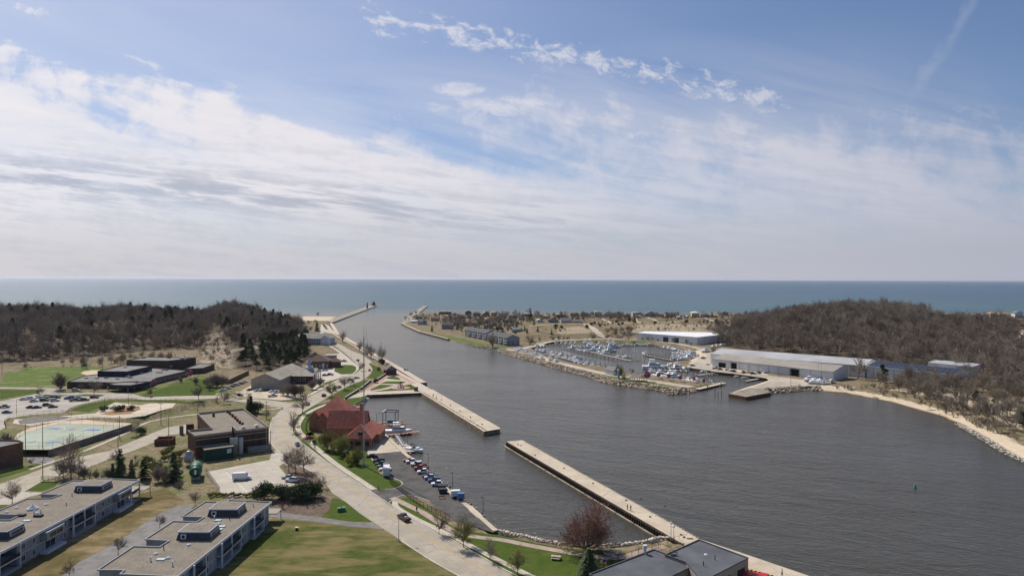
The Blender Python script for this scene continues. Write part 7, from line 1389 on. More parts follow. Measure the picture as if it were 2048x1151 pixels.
def boat_kind(kind, col='blue'):
    if (kind, col) in BK: return BK[(kind, col)]
    nm = {'cruiser': 'cabin_cruiser', 'fly': 'motor_yacht', 'run': 'runabout', 'cover': 'covered_boat', 'pontoon': 'pontoon_boat', 'sail': 'sailboat'}[kind]
    r = empty(nm, (0, 0, 0), 0, None, 'boat'); L, B, D = {'cruiser': (9.5, 3.2, 1.3), 'fly': (13, 4.2, 1.8), 'run': (7, 2.5, .9), 'cover': (8.5, 2.9, 1.1), 'pontoon': (7.5, 2.5, .7), 'sail': (9.5, 3.0, 1.1)}[kind]
    hull(L, B, D).build('hull', HULLW, r)
    if kind == 'cruiser':
        MB().box((.6, 0, D+.35), (4.2, 2.3, .8), 0, 0, .72).build('cabin', HULLW, r); MB().box((.3, 0, D+.75), (.9, 2.1, .5), 0, 0, .75).build('windshield', GLASS, r); MB().box((-1.9, 0, D+1.5), (2.8, 2.3, .14)).tube((-3, -1, D), (-3, -1, D+1.5), .04, n=4).tube((-3, 1, D), (-3, 1, D+1.5), .04, n=4).build('canopy', CANV[col], r)
    if kind == 'fly':
        MB().box((0, 0, D+.7), (6.5, 3.2, 1.6), 0, 0, .82).build('cabin', HULLW, r); MB().box((.3, 0, D+.95), (6.0, 3.05, .55), 0, 0, .9).build('windows', GLASS, r); MB().box((-1, 0, D+2.0), (3.6, 2.4, .9), 0, 0, .8).build('flybridge', HULLW, r); MB().box((-1.2, 0, D+3.6), (3, 2.3, .12)).tube((-2.4, -1, D+2), (-2.4, -1, D+3.6), .05, n=4).tube((-2.4, 1, D+2), (-2.4, 1, D+3.6), .05, n=4).tube((.1, -1, D+2), (.1, -1, D+3.6), .05, n=4).tube((.1, 1, D+2), (.1, 1, D+3.6), .05, n=4).build('hardtop', HULLW, r)
    if kind == 'run': MB().box((-1.0, 0, D+.02), (3.2, 1.7, .12)).build('cockpit', CANV['tan'], r); MB().box((.9, 0, D+.3), (.5, 1.9, .55), 0, 0, .8).build('windshield', GLASS, r); MB().box((-3.6, 0, D+.1), (.5, .5, 1.0)).build('outboard_motor', BLACK, r)
    if kind == 'cover': MB().box((-.6, 0, D+.35), (6.6, 2.5, .75), 0, 0, .6).build('cover', CANV[col], r); MB().box((-4.3, 0, D), (.5, .5, .9)).build('outboard_motor', BLACK, r)
    if kind == 'pontoon': MB().box((0, 0, D+.15), (7, 2.4, .2)).build('deck', HULLW, r); MB().box((-.8, 0, D+2.1), (3.6, 2.3, .12)).tube((-2.4, -1, D), (-2.4, -1, D+2), .04, n=4).tube((.8, 1, D), (.8, 1, D+2), .04, n=4).tube((.8, -1, D), (.8, -1, D+2), .04, n=4).build('canopy', CANV[col], r); MB().box((0, -1.15, D+.5), (6.6, .08, .6)).box((0, 1.15, D+.5), (6.6, .08, .6)).build('railing', CANV['tan'], r)
    if kind == 'sail': MB().box((.3, 0, D+.2), (4, 1.8, .5), 0, 0, .8).build('cabin', HULLW, r); MB().tube((.6, 0, D), (.6, 0, 11.5), .08, .04, n=5).build('mast', STEEL, r); MB().tube((.6, 0, D+1.2), (-3.4, 0, D+1.1), .16, n=6).build('boom', CANV['blue'], r)
    BK[(kind, col)] = Kind(r); return BK[(kind, col)]
BN = {'cruiser': 'white cruiser', 'fly': 'large motor yacht', 'run': 'open white runabout', 'cover': 'boat', 'pontoon': 'pontoon boat', 'sail': 'sailboat'}
rb_r = random.Random(17)
def boatrow(a, b, n, hd, where, group, mix=('cruiser', 'cruiser', 'run', 'cover', 'fly', 'cruiser'), z=0.0, jit=4, off=0.0):
    A, B = P(*a, z), P(*b, z); d = (B-A).normalized(); nn_ = Vector((-d.y, d.x, 0))
    for i in range(n):
        p = A.lerp(B, (i+.5)/n); k = rb_r.choice(mix); c = rb_r.choice(('blue', 'tan', 'pale', 'black', 'tan', 'pale', 'tan', 'pale', 'white', 'white', 'white')) if k != 'cover' else rb_r.choice(('pale', 'white', 'tan', 'pale', 'white'))
        p = p+nn_*(off+rb_r.uniform(-.8, .8)); kk = boat_kind(k, c if k in ('cruiser', 'cover', 'pontoon') else 'blue')
        lab = BN[k]+(' with %s canvas' % c if k in ('cruiser', 'pontoon') else (' under %s cover' % c if k == 'cover' else ''))+', %s from left %s' % (ORD[i], where)
        kk.put((p.x, p.y, p.z), math.radians(hd+rb_r.uniform(-jit, jit)+(180 if rb_r.random() < .3 else 0)), lab, group, rb_r.uniform(.9, 1.12))
MG = 'boats in the marina'
boatrow((1108, 687.5), (1240, 686), 14, 80, 'in the back row under the bank', MG); boatrow((1142, 697.5), (1190, 694), 6, 8, 'in the upper slips of the middle dock', MG, ('cruiser', 'fly', 'cruiser')); boatrow((1190, 696), (1236, 694.5), 5, 8, 'in the middle dock upper right slips', MG, ('fly', 'cruiser'))
boatrow((1150, 700.5), (1190, 705.5), 4, 8, 'on the near side of the middle dock', MG); boatrow((1168, 703), (1216, 708), 5, 8, 'beside the middle dock walkway', MG); boatrow((1232, 714), (1262, 716), 2, 8, 'at the lower end of the middle dock', MG, ('cruiser',)); boatrow((1198, 699), (1226, 703.5), 3, 8, 'on the far side of the middle dock', MG)
boatrow((1068, 697), (1100, 690.5), 6, 75, 'at the upper left corner of the marina', MG); boatrow((1072, 700), (1108, 706), 5, 60, 'in the left slips below the corner', MG); boatrow((1098, 705), (1180, 731), 11, 12, 'along the gravel spit', MG); boatrow((1120, 708), (1160, 719), 4, 12, 'in the outer slips off the gravel spit', MG); boatrow((1172, 731), (1216, 738), 5, 40, 'behind the white gabled shed', MG, ('run', 'cover', 'pontoon', 'run'))
boatrow((1245, 691), (1305, 691), 7, 10, 'in the back row near the white hall', MG, ('cover', 'cruiser', 'pontoon')); boatrow((1316, 693), (1355, 700.5), 9, 60, 'slanted before the white hall', MG, ('cruiser', 'run', 'cruiser', 'cover')); boatrow((1360, 702), (1390, 706.5), 5, 15, 'in the upper right corner of the marina', MG); boatrow((1350, 706), (1388, 711), 5, 10, 'in the right hand slips', MG, ('cruiser', 'cover')); boatrow((1348, 712), (1382, 717), 4, 10, 'in the lower right hand slips', MG)
boatrow((1346, 718.5), (1376, 719.5), 4, 10, 'beside the pale rock edge', MG); boatrow((1340, 726.5), (1380, 730), 5, 10, 'on the workboat pontoon', MG, ('run', 'cover', 'cruiser')); boatrow((1322, 737), (1378, 739.5), 6, 12, 'behind the largest yacht', MG)
boat_kind('fly', 'blue').put(P(1308, 737.5, 0), math.radians(-8), 'largest white motor yacht, alone at the end of its dock', MG, 1.5); boat_kind('cruiser', 'tan').put(P(1289, 709, 0), math.radians(100), 'white cruiser alone at the tip of the wooden jetty', MG, 1.15)
boatrow((1292, 749), (1420, 767), 15, 30, 'behind the pink blossom trees', MG, ('cruiser', 'cruiser', 'fly', 'run')); boatrow((1312, 750), (1380, 760), 6, 30, 'in the outer blossom tree row', MG); boatrow((1402, 744), (1450, 747), 4, 8, 'on the short dock below the quay', MG, ('pontoon', 'run', 'cover')); boatrow((1470, 752), (1500, 757), 2, 8, 'at the last dock before the landing', MG, ('run',))
boatrow((1030, 697), (1076, 711), 6, 10, 'ashore at the spit head', 'boats ashore', ('cruiser', 'fly', 'cruiser'), 2.9, 25); boatrow((1078, 714), (1120, 722), 3, 80, 'standing ashore along the spit road', 'boats ashore', ('cruiser',), 2.9); boatrow((1612, 760), (1666, 763), 8, 25, 'stored ashore by the tan shed corner', 'boats ashore', ('cover', 'run', 'cruiser'), 2.6, 25); boatrow((1618, 765), (1655, 767), 4, 8, 'in the front line of the boat store', 'boats ashore', ('run', 'cover'), 2.6, 15); boatrow((1422, 695), (1450, 690), 3, 30, 'ashore behind the left end of the sheds', 'boats ashore', ('cruiser',), 2.6)
boat_kind('cruiser', 'pale').put(P(1412, 703, 2.6), .3, 'white hull on the grass before the left shed end', 'boats ashore', 1.3); boat_kind('run').put(P(1993, 745, 2.5), .3, 'lone white boat hull ashore right of the box shed', 'boats ashore', 1.2)
PATROL = [('patrol boat with white cabin at the reddish dock', 797, 866, 4, 1.0, 'fly', 'blue'), ('grey inflatable workboat with black console at the floating dock', 830, 902, -35, 1.0, 'cruiser', 'black')]
for l_, x, y, h_, s_, k, c in PATROL: boat_kind(k, c).put(P(x, y, 0), math.radians(h_), l_, 'station boats', s_)
# docks and piles
WOOD = M_('dock planks', (0.36, 0.31, 0.25), (0.46, 0.41, 0.34), .5); RWOOD = M_('reddish dock planks', (0.36, 0.19, 0.12), (0.42, 0.24, 0.16), .5); PILE = M_('dark pile', (0.06, 0.045, 0.038), (0.09, 0.07, 0.06), 1)
pk = MB().tube((0, 0, -2), (0, 0, 2.6), .17, n=6).tube((0, 0, 2.6), (0, 0, 2.9), .18, .03, n=6).build('mooring_pile', PILE); pk['category'] = 'pile'; PK = Kind(pk); npile = 0
def pile(x, y, l_, s=1.0):
    global npile
    if npile < 290: PK.put((x, y, 0), 0, l_, 'mooring piles', (1, 1, s)); npile += 1
def dock(label, a, b, w, fl, nf, where, z=.75, m=None, sides=(1, -1), piles=True, fa=0):
    A, B = P(*a, 0), P(*b, 0); r = empty('dock', A, 0, label, 'dock'); d = (B-A); L = d.length; d.normalize(); nn_ = Vector((-d.y, d.x, 0)); ang = math.atan2(d.y, d.x); c = d*L/2
    MB().box((c.x, c.y, z), (L, w, .35), ang).build('walkway', m or WOOD, r); base = None
    fd = (nn_ if not fa else Vector((math.cos(fa), math.sin(fa), 0)))
    for i in range(nf):
        for sg in sides:
            q = d*(L*(i+.5)/nf)+fd*sg*(w/2+fl/2)
            if base is None: base = MB().box((0, 0, 0), (fl, .9, .3)).build('finger', m or WOOD, r); f = base
            else: f = base.copy(); COL.objects.link(f); f.parent = r
            f.location = (q.x, q.y, z-.05); f.rotation_euler = (0, 0, math.atan2(fd.y, fd.x)+(0 if sg > 0 else math.pi))
            e = A+d*(L*(i+.5)/nf)+fd*sg*(w/2+fl)
            if piles: pile(e.x, e.y, 'dark timber mooring pile off the %s' % where); e2 = e-fd*sg*fl*.55; pile(e2.x+.7, e2.y+.5, 'dark timber mooring pile off the %s' % where, .85)
    return r
dock('long middle marina dock with finger piers on both sides', (1147, 697.5), (1262, 723), 2.2, 14, 15, 'middle marina dock', fa=.12)
dock('dock along the gravel spit slips', (1092, 708), (1200, 737), 1.8, 11, 12, 'gravel spit dock', fa=.15, sides=(1,)); dock('back dock under the grass bank of the marina', (1100, 690), (1300, 691), 1.6, 8, 16, 'back marina dock', sides=(-1,))
dock('wooden jetty with a cruiser at its tip', (1291, 711), (1345, 722), 2.2, 2.5, 10, 'wooden jetty'); dock('right hand slips before the rock edge', (1346, 708), (1390, 715), 1.6, 9, 6, 'right hand slips', fa=.15); dock('dock holding the largest yacht', (1305, 741), (1378, 743), 2.0, 6, 7, 'yacht dock')
dock('slanted dock before the white hall', (1312, 690), (1360, 699), 1.6, 8, 8, 'slanted dock', sides=(-1,)); dock('dock behind the pink blossom trees', (1288, 752), (1418, 769.5), 1.8, 9, 11, 'blossom tree dock', sides=(1,)); dock('short dock below the quay', (1396, 752), (1446, 745), 2, 6, 5, 'short quay dock')
dock('last dock before the rusty landing', (1492, 764), (1536, 755), 2.2, 6, 4, 'last dock', sides=(1,)); dock('pale concrete dock at the tip of the spit', (1394, 781), (1448, 768), 4, 0.5, 2, 'spit tip dock', z=1.1, m=QUAYM)
for x, y in ((1347, 792), (1364, 789), (1371, 788), (1379, 787), (1430, 790), (1436, 793), (1443, 791), (1300, 700), (1275, 701), (1280, 704), (1272, 708), (1284, 714), (1375, 753), (1240, 705), (1500, 748), (1432, 764), (1449, 764)): q = P(x, y, 0); pile(q.x, q.y, 'lone dark pile standing in the open water of the marina', 1.3)
dock('upper wooden pier at the station basin', (750, 851.5), (805, 846), 1.4, .5, 7, 'upper station pier', z=1.3, m=RWOOD); dock('second wooden pier at the station basin', (754, 857), (812, 851.5), 1.4, .5, 7, 'second station pier', z=1.3, m=RWOOD); dock('reddish dock with the patrol boat', (777, 873), (839, 866), 1.8, .8, 8, 'reddish station dock', z=.9, m=RWOOD, sides=(1, -1)); dock('pale floating dock with the inflatable workboat', (805, 891), (822, 906), 4.5, .4, 3, 'floating dock', z=.6, m=WOOD)
A, B = P(793, 871, 2), P(806, 892, .8); r = empty('gangway', A, 0, 'white railed gangway down to the floating dock', 'gangway'); d = B-A; mb = MB(); n_ = Vector((-d.y, d.x, 0)).normalized()*.7
for sg in (-1, 1): mb.tube(n_*sg+Vector((0, 0, .1)), d+n_*sg+Vector((0, 0, .1)), .08, n=4).tube(n_*sg+Vector((0, 0, 1.1)), d+n_*sg+Vector((0, 0, 1.1)), .06, n=4)
for i in range(9): q = d*(i/8); [mb.tube(q+n_*sg, q+n_*sg+Vector((0, 0, 1.1)), .04, n=4) for sg in (-1, 1)]
mb.build('railing', WFRAME, r); mb = MB().tube((0, 0, 0), d, .5, n=4); mb.build('ramp', STEEL, r)
q = P(781, 850, 0); r = empty('boat_hoist', (q.x, q.y, 0), -.08, 'dark blue steel boat hoist frame with a white beam at the station piers', 'boat hoist'); mb = MB()
for x in (-3.2, 3.2):
    for y in (-3, 3): mb.tube((x, y, -1.5), (x, y, 7.2), .2, n=6)
mb.build('column', M_('hoist navy', (0.03, 0.06, 0.1)), r); MB().box((-3.2, 0, 7.3), (.5, 7, .5)).build('beam', WFRAME, r); MB().box((3.2, 0, 7.3), (.5, 7, .4)).box((0, 3, 7.3), (6.4, .4, .4)).box((0, -3, 7.3), (6.4, .3, .3)).build('beam', M_('hoist navy', None), r); MB().box((.8, 0, 2.0), (4.4, 2.6, 1.3)).build('cradle', M_('hoist blue', (0.04, 0.14, 0.22)), r)
q = P(1830, 974.5, 0); r = empty('channel_buoy', q, 0, 'green channel buoy floating in open water', 'buoy'); BG = mat('buoy green', (0.01, 0.30, 0.12), .5); MB().tube((0, 0, -.3), (0, 0, .5), .75, .7, n=14).build('float', BG, r); MB().tube((0, 0, .5), (0, 0, 1.7), .5, .25, n=10).build('tower', BG, r); MB().tube((0, 0, 1.7), (0, 0, 2.0), .14, n=8).build('lamp', WFRAME, r)
q = P(806, 744, 0); r = empty('dolphin_pile', (q.x+2, q.y-4, 0), 0, 'pair of thick black piles beside the channel wall corner', 'pile'); MB().tube((0, 0, -2), (0, 0, 3.2), .7, n=8).build('pile', PILE, r); MB().tube((1.6, .4, -2), (1.6, .4, 3.0), .6, n=8).build('pile', PILE, r)
r.location.z = 0
bpy.data.objects['channel_buoy'].scale = (.75,)*3
# ------------------------------------------------------------------ people and a dog
def person(px, py, face, shirt, trouser, label, stride=.18, z=None, scale=1.0):
    p = G(px, py) if z is None else P(px, py, z); r = empty('person', p, math.radians(face), label, 'person'); J = [((0, 0, .95), .13), ((0, 0, 1.15), .12), ((0, 0, 1.38), .15), ((0, 0, 1.5), .06), ((0.01, 0, 1.62), .095), ((.02, 0, 1.72), .09)]
    E = [(0, 1), (1, 2), (2, 3), (3, 4), (4, 5)]
    for sg in (-1, 1):
        i = len(J); J += [((0, .1*sg, .88), .1), ((.5*stride*sg, .1*sg, .48), .07), ((.9*stride*sg-.04, .1*sg, .09), .05), ((.9*stride*sg+.14, .1*sg, .04), .04)]; E += [(0, i), (i, i+1), (i+1, i+2), (i+2, i+3)]
        i = len(J); J += [((0, .2*sg, 1.4), .06), ((-.1*sg, .25*sg, 1.12), .045), ((-.02*sg+.12, .25*sg, .88), .035), ((.02*sg+.14, .25*sg, .8), .035)]; E += [(2, i), (i, i+1), (i+1, i+2), (i+2, i+3)]
    me = bpy.data.meshes.new('body'); me.from_pydata([j[0] for j in J], E, []); o = bpy.data.objects.new('body', me); COL.objects.link(o); o.parent = r; me.materials.append(mat('skin', (0.42, 0.25, 0.18), .7))
    md = o.modifiers.new('s', 'SKIN'); me.skin_vertices.new() if not me.skin_vertices else None
    for v, j in zip(me.skin_vertices[0].data, J): v.radius = (j[1], j[1])
    me.skin_vertices[0].data[0].use_root = True; o.modifiers.new('u', 'SUBSURF').levels = 1; o.modifiers['u'].render_levels = 1
    t = MB().tube((0, 0, .93), (0, 0, 1.2), .19, .175, n=10).tube((0, 0, 1.2), (0, 0, 1.47), .175, .16, n=10)
    for sg in (-1, 1): t.tube((0, .14*sg, 1.44), (-.09*sg, .25*sg, 1.1), .085, .07, n=8)
    t.build('jacket', mat(shirt[0], shirt[1], .9), r); t = MB()
    for sg in (-1, 1): t.tube((0, .09*sg, .98), (.5*stride*sg, .1*sg, .5), .13, .1, n=8).tube((.5*stride*sg, .1*sg, .52), (.9*stride*sg-.04, .1*sg, .1), .1, .075, n=8)
    t.build('trousers', mat(trouser[0], trouser[1], .9), r); MB().tube((-.02, 0, 1.68), (-.01, 0, 1.83), .12, .06, n=8).build('hair', mat('brown hair', (0.06, 0.035, 0.02), .9), r)
    r.scale = (scale,)*3; return r
DK_, RD_ = ('dark navy cloth', (0.03, 0.035, 0.06)), ('dusty red cloth', (0.3, 0.08, 0.06)); GY_, BR_ = ('grey cloth', (0.2, 0.2, 0.21)), ('brown cloth', (0.14, 0.09, 0.06))
person(1255, 1018.5, 200, GY_, BR_, 'person in grey walking on the long pier, left of a pair', z=2.25); person(1261.5, 1020, 200, RD_, DK_, 'person in red walking on the long pier, right of a pair', z=2.25)
person(1564, 1150, 160, ('white cloth', (0.6, 0.6, 0.6)), DK_, 'person in white at the bottom of the pier near the red truck', z=2.25); person(866, 793.5, 160, DK_, DK_, 'dark clad person standing on the near pier, farther one', .05, z=2.25); person(872.5, 797, 140, BR_, DK_, 'brown clad person on the near pier, nearer one', .05, z=2.25)
person(833.5, 1022, 120, ('black cloth', (0.015, 0.015, 0.018)), DK_, 'person in black walking on the pink path beside the picket fence'); person(757, 979, 20, ('blue grey cloth', (0.2, 0.25, 0.33)), GY_, 'person in blue grey walking a dog at the driveway mouth')
p = G(763, 981.5); r = empty('dog', p, .1, 'tan dog on the driveway beside its walker', 'dog'); J = [((-.35, 0, .52), .12), ((0, 0, .52), .13), ((.3, 0, .55), .15), ((.45, 0, .72), .08), ((.55, 0, .82), .09), ((.7, 0, .78), .045), ((-.45, 0, .58), .04), ((-.62, 0, .75), .025)]; E = [(0, 1), (1, 2), (2, 3), (3, 4), (4, 5), (0, 6), (6, 7)]
for k, x in ((0, -.36), (2, .32)):
    for sg in (-1, 1): i = len(J); J += [((x, .1*sg, .4), .06), ((x-.05 if k == 0 else x, .1*sg, .2), .035), ((x, .1*sg, .03), .03)]; E += [(k, i), (i, i+1), (i+1, i+2)]
me = bpy.data.meshes.new('body'); me.from_pydata([j[0] for j in J], E, []); o = bpy.data.objects.new('body', me); COL.objects.link(o); o.parent = r; me.materials.append(mat('tan fur', (0.4, 0.28, 0.16), .95)); o.modifiers.new('s', 'SKIN')
for v, j in zip(me.skin_vertices[0].data, J): v.radius = (j[1], j[1])
MB().box((.5, -.07, .92), (.05, .04, .1)).box((.5, .07, .92), (.05, .04, .1)).build('ears', mat('tan fur', None), r)
# ------------------------------------------------------------------ planted trees and shrubs
def tree(kind, px, py, top, label, group=None, nat=None, z=None):
    """scale so that the crown top reaches the given pixel row"""
    p = G(px, py); 
    if nat is None:
        nat = kind.root.get('nat')
        if nat is None: nat = max(v.co.z for k in kind.kids for v in k.data.vertices); kind.root['nat'] = nat
    s = (py-top)*p.y/F/nat; return kind.put(p, random.uniform(0, 6.28), label, group, s)
tree(MAPLE, 1171, 1101, 982, 'round red budding maple on the lawn at the basin rocks')
tree(SPRUCEW, 1177, 1160, 1094, 'dark spruce at the bottom edge below the red maple'); tree(BUDDY, 1238, 1160, 1128, 'small olive tree beside the flagpole')
tree(PARK[0], 878, 1067, 1019, 'small bare street tree, first in the row right of the road'); tree(PARK[2], 927, 1093, 1021, 'street tree with yellow green buds, second in the row right of the road'); tree(PARK[1], 979.6, 1118, 1067, 'slim bare street tree, third in the row right of the road'); tree(PARK[2], 1035, 1148, 1084, 'budding street tree, nearest in the row right of the road')
tree(SYC, 605, 826, 776, 'tall pale barked bare tree at the road junction'); tree(PARK[1], 587.5, 863, 816, 'wide bare tree leaning over the road bend'); tree(SYC, 608.5, 942, 878, 'pale bare tree on the mulch island, right one'); tree(PARK[0], 591, 951, 884, 'bare tree on the mulch island, middle one'); tree(PARK[0], 578, 944, 890, 'bare tree on the mulch island, left one'); tree(PARK[1], 646, 975, 945, 'thin bare sapling by the road edge of the lot')
tree(BUDDY, 655, 899, 853, 'yellow green budding tree before the red roofed station, left one'); tree(BUDDY, 684, 910, 862, 'greyish budding tree before the red roofed station, middle one'); tree(BUDDY, 715, 928, 889, 'budding tree before the station, right one at the mast'); tree(BUDDY, 668, 905, 872, 'low budding tree between the larger ones before the station'); tree(YELT, 697, 930, 905, 'bright yellow flowering bush by the station footpath'); tree(BUDDY, 641, 884, 866, 'low brown shrub at the left corner of the station')
tree(PARK[0], 397, 799, 763, 'round bare tree beside the school drive, left one'); tree(PARK[0], 448, 807, 776, 'round bare tree beside the cross road, right of the first'); tree(PARK[1], 434, 802, 790, 'small bare shrub tree beside the cross road'); tree(CEDAR, 500, 827, 786, 'big dark juniper behind the power house'); tree(BUSHB, 507, 826, 800, 'dark round evergreen beside the big juniper'); tree(PARK[1], 533, 838, 812, 'thin bare tree on the side street verge')
for i, (x, y, t) in enumerate(((576, 792, 762), (590, 795, 762), (602, 790, 766), (625, 778, 756), (640, 772, 752), (566, 790, 768))): tree(VASE, x, y, t, 'bare shrubby tree before the community hall, %s from the left' % ORD[sorted((576, 590, 602, 625, 640, 566)).index(x)], 'bare trees before the community hall')
tree(PARK[2], 663, 792, 757, 'street tree on the grass bank above the maroon suv'); tree(PARK[0], 689, 779, 745, 'bare street tree in the middle of the grass bank'); tree(PARK[1], 700, 771, 747, 'bare street tree at the right end of the grass bank'); tree(PARK[0], 722, 741, 720, 'small round bare tree beside the oval lawn'); tree(BUSHB, 752, 765, 756, 'dark round bush at the park path'); tree(VASE, 757, 742, 731, 'brown shrub above the park cottage')
tree(BIGT, 761, 725, 678, 'largest bare cottonwood on the channel bank'); tree(BIGT, 734, 714, 675, 'bare cottonwood on the channel bank, left of the largest'); tree(BIGT, 719, 702, 674, 'farther bare cottonwood in the channel bank group'); tree(BIGT, 685, 684, 653, 'lone bare tree on the dry grass by the channel'); tree(BIGT, 742, 716, 682, 'thin bare tree between the cottonwoods'); tree(PARK[0], 668, 694, 678, 'small bare tree beside the road to the beach'); tree(BUSHB, 765, 728, 716, 'dark evergreen bush at the foot of the largest cottonwood')
tree(SPRUCE, 634, 662, 640, 'dark conifer by the beach car park'); 
for i, (x, y, t) in enumerate(((590, 650, 634), (603, 652, 637), (618, 652, 638), (600, 660, 645), (612, 662, 646), (622, 664, 650), (576, 645, 630))): tree(FOR[i % 4], x, y, t, 'bare tree in the sand behind the beach', 'bare trees behind the beach')
tree(GOLD, 629, 646, 637, 'golden leafed small tree at the beach pavilion'); tree(PARK[0], 636, 632, 622, 'bare tree standing on the beach')
tree(PARK[0], 24, 1008, 952, 'wide bare tree at the left edge behind the first apartment roof'); tree(SYC, 142, 956, 893, 'large bare tree by the lower road, middle of its group'); tree(PARK[0], 127, 955, 905, 'bare tree by the lower road, left of the large one'); tree(PARK[1], 158, 955, 902, 'bare tree by the lower road, right of the large one'); tree(PARK[0], 118, 958, 920, 'thin bare tree by the grey board fence')
for i, x in enumerate((168, 180, 192, 204, 216, 228)): tree(BRUSHR if i % 2 else VASE, x, 957, 930+i % 3*4, 'brown thicket bush behind the left apartment block', 'thicket behind the left apartments')
tree(SPRUCE, 240, 954, 896, 'tallest dark spruce behind the left apartments'); tree(SPRUCE, 263, 957, 917, 'smaller dark spruce right of the tallest'); tree(CEDAR, 288, 958, 911, 'lighter green conifer right of the small spruce'); tree(SPRUCE, 347, 962, 902, 'dark spruce left of the green tank'); tree(VASE, 316, 963, 925, 'reddish brown bush between the conifers'); tree(VASE, 330, 966, 935, 'brown bush before the dark spruce'); tree(BRUSHR, 362, 975, 955, 'brown bush at the fence of the tank yard'); tree(SPRUCE, 225, 957, 925, 'short dark spruce at the left of the conifers')
tree(PARK[0], 319.6, 1055, 1024, 'small bare tree beside the grey drive, farthest one'); tree(PARK[0], 236.7, 1107, 1066, 'small bare tree beside the grey drive, middle one'); tree(PARK[1], 140, 1152, 1113, 'bare bush tree at the bottom edge beside the grey drive'); tree(PARK[0], 390.5, 1011, 976, 'bare tree at the head of the grey drive')
tree(BUSHB, 529, 1000, 962, 'round dark evergreen standing apart left of the hedge')
for i, (x, y, t) in enumerate(((558, 998, 965), (575, 999, 972), (588, 999, 970), (601, 998, 964), (616, 997, 962), (630, 996, 964), (609, 1001, 972))): tree(BUSHB, x, y, t, 'round dark evergreen in the hedge above the mulch bed', 'evergreen hedge above the mulch bed')
for i in range(9): tree(BRUSHR, 566+i*10+random.uniform(-2, 2), 1006+random.uniform(-3, 12), 1001+random.uniform(-3, 10)-2, 'low brown shrub in the mulch bed', 'shrubs in the mulch bed')
OLB = tree_kind('olive_bush', bare_tree(77, 3, n=(8, 5, 3), twigs=6, tw=.03, tl=.5, r0=.06, trunk=.06, ang=(1.0, .8, .8), up=.2, leaf=2, leafs=.3, lsz=.4), (BARK, TWIGG, BUD), 'bush', 'twigs', 'stems')
for i in range(22): tree(OLB, 418+i*4.8, 992+random.uniform(-2, 2), 982+random.uniform(-3, 2), 'olive green bush in the low hedge before the concrete lot', 'olive hedge before the concrete lot')
tree(VASE, 121, 779, 741, 'dense bare upright tree on the ball field edge'); tree(PARK[1], 81, 792, 769, 'thin bare tree left of the school island'); tree(PARK[0], 188, 789, 752, 'bare tree before the dark school wall'); tree(PARK[0], 163, 783, 762, 'reddish bare tree at the school wall'); tree(PINKT, 273, 778, 760, 'pink magnolia at the school canopy, left one'); tree(PINKT, 307, 775, 757, 'pink magnolia at the school canopy, right one'); tree(PINKT, 381, 757, 738, 'pink magnolia at the far end of the school'); tree(PARK[2], 301, 792, 770, 'small budding tree on the school lawn')
tree(SYC, 137, 930, 860, 'large pale bare tree before the green court'); tree(PARK[0], 272, 871, 838, 'dark leaning tree at the end of the stone wall'); tree(BUSHB, 283, 868, 852, 'dark round bush at the end of the stone wall'); tree(PARK[1], 232, 925, 893, 'bare tree on the verge of the lower road'); tree(VASE, 12, 905, 860, 'brown bare shrub at the left edge by the brick office'); tree(PARK[0], 64, 930, 912, 'small bare tree on the driveway lawn')
for i, (x, y, t) in enumerate(((415, 772, 752), (424, 774, 745), (434, 774, 744), (444, 772, 747), (419, 780, 762), (452, 768, 752), (362, 764, 752), (392, 768, 752))): tree(VASE, x, y, t, 'dense brown bush on the bank right of the school', 'brown bushes right of the school')
for i in range(9): tree(BUSH, 205+i*8.5+random.uniform(-3, 3), 815+random.uniform(-2, 8), 808+random.uniform(-1, 5), 'low shrub in the round skatepark bed', 'shrubs of the skatepark bed')
# spit and marina road
tree(BUDDY, 1239, 755, 726, 'olive budding tree beside the white gabled shed'); tree(PARK[0], 1263, 748, 733, 'brown bare tree behind the picnic pavilion'); tree(PINKT, 1294, 762, 738, 'largest pink blossom tree, right of the pavilion'); tree(PARK[1], 1249, 763, 741, 'slim bare tree left of the pavilion')
for i, (x, y, t) in enumerate(((1318, 757, 743), (1339, 760, 745), (1361, 763, 748), (1387, 765, 751), (1408, 768, 756))): tree(PINKT, x, y, t, 'pink blossom tree on the spit, %s from the left in the row' % ORD[i], 'blossom trees on the spit')
tree(BIGT, 986, 697, 652, 'large bare tree in front of the right townhouse row'); tree(FOR[1], 1059, 694, 668, 'dense reddish bare tree at the head of the marina'); tree(FOR[0], 1005, 672, 655, 'bare tree behind the right townhouse row')
for i, (x, y, t) in enumerate(((1078, 685, 671), (1104, 683, 668), (1118, 682, 667), (1128, 682, 670), (1137, 681, 670), (1185, 681, 663), (1216, 678, 666), (1230, 673, 655), (1245, 677, 655), (1257, 682, 656), (1285, 681, 672), (1294, 681.5, 670), (1306, 682.5, 672), (1316, 683.5, 675), (1346, 687, 672), (1372, 691, 674), (1381, 692, 682), (1425, 708, 690))): tree(PARK[0] if i % 3 else FOR[0], x, y, t, 'bare tree along the marina road, %s from the left' % ORD[i], 'bare trees along the marina road')
for i, (x, y, t) in enumerate(((1075.4, 663, 652), (1103, 668, 657), (1054, 666, 655), (1049, 662, 652), (1156.5, 640, 629), (1204, 648, 642), (1408, 645, 637), (915, 659, 643), (864, 662, 650), (1010, 652, 640), (1023, 648, 634), (1060, 640, 615), (1469, 648, 641), (940, 640, 631), (1033, 655, 641), (1068, 650, 636))): tree(SPRUCE if i % 2 else CEDAR, x, y, t, 'dark conifer among the dune houses, %s from the left' % ORD[sorted((1075.4, 1103, 1054, 1049, 1156.5, 1204, 1408, 915, 864, 1010, 1023, 1060, 1469, 940, 1033, 1068)).index(x)], 'conifers among the dune houses')
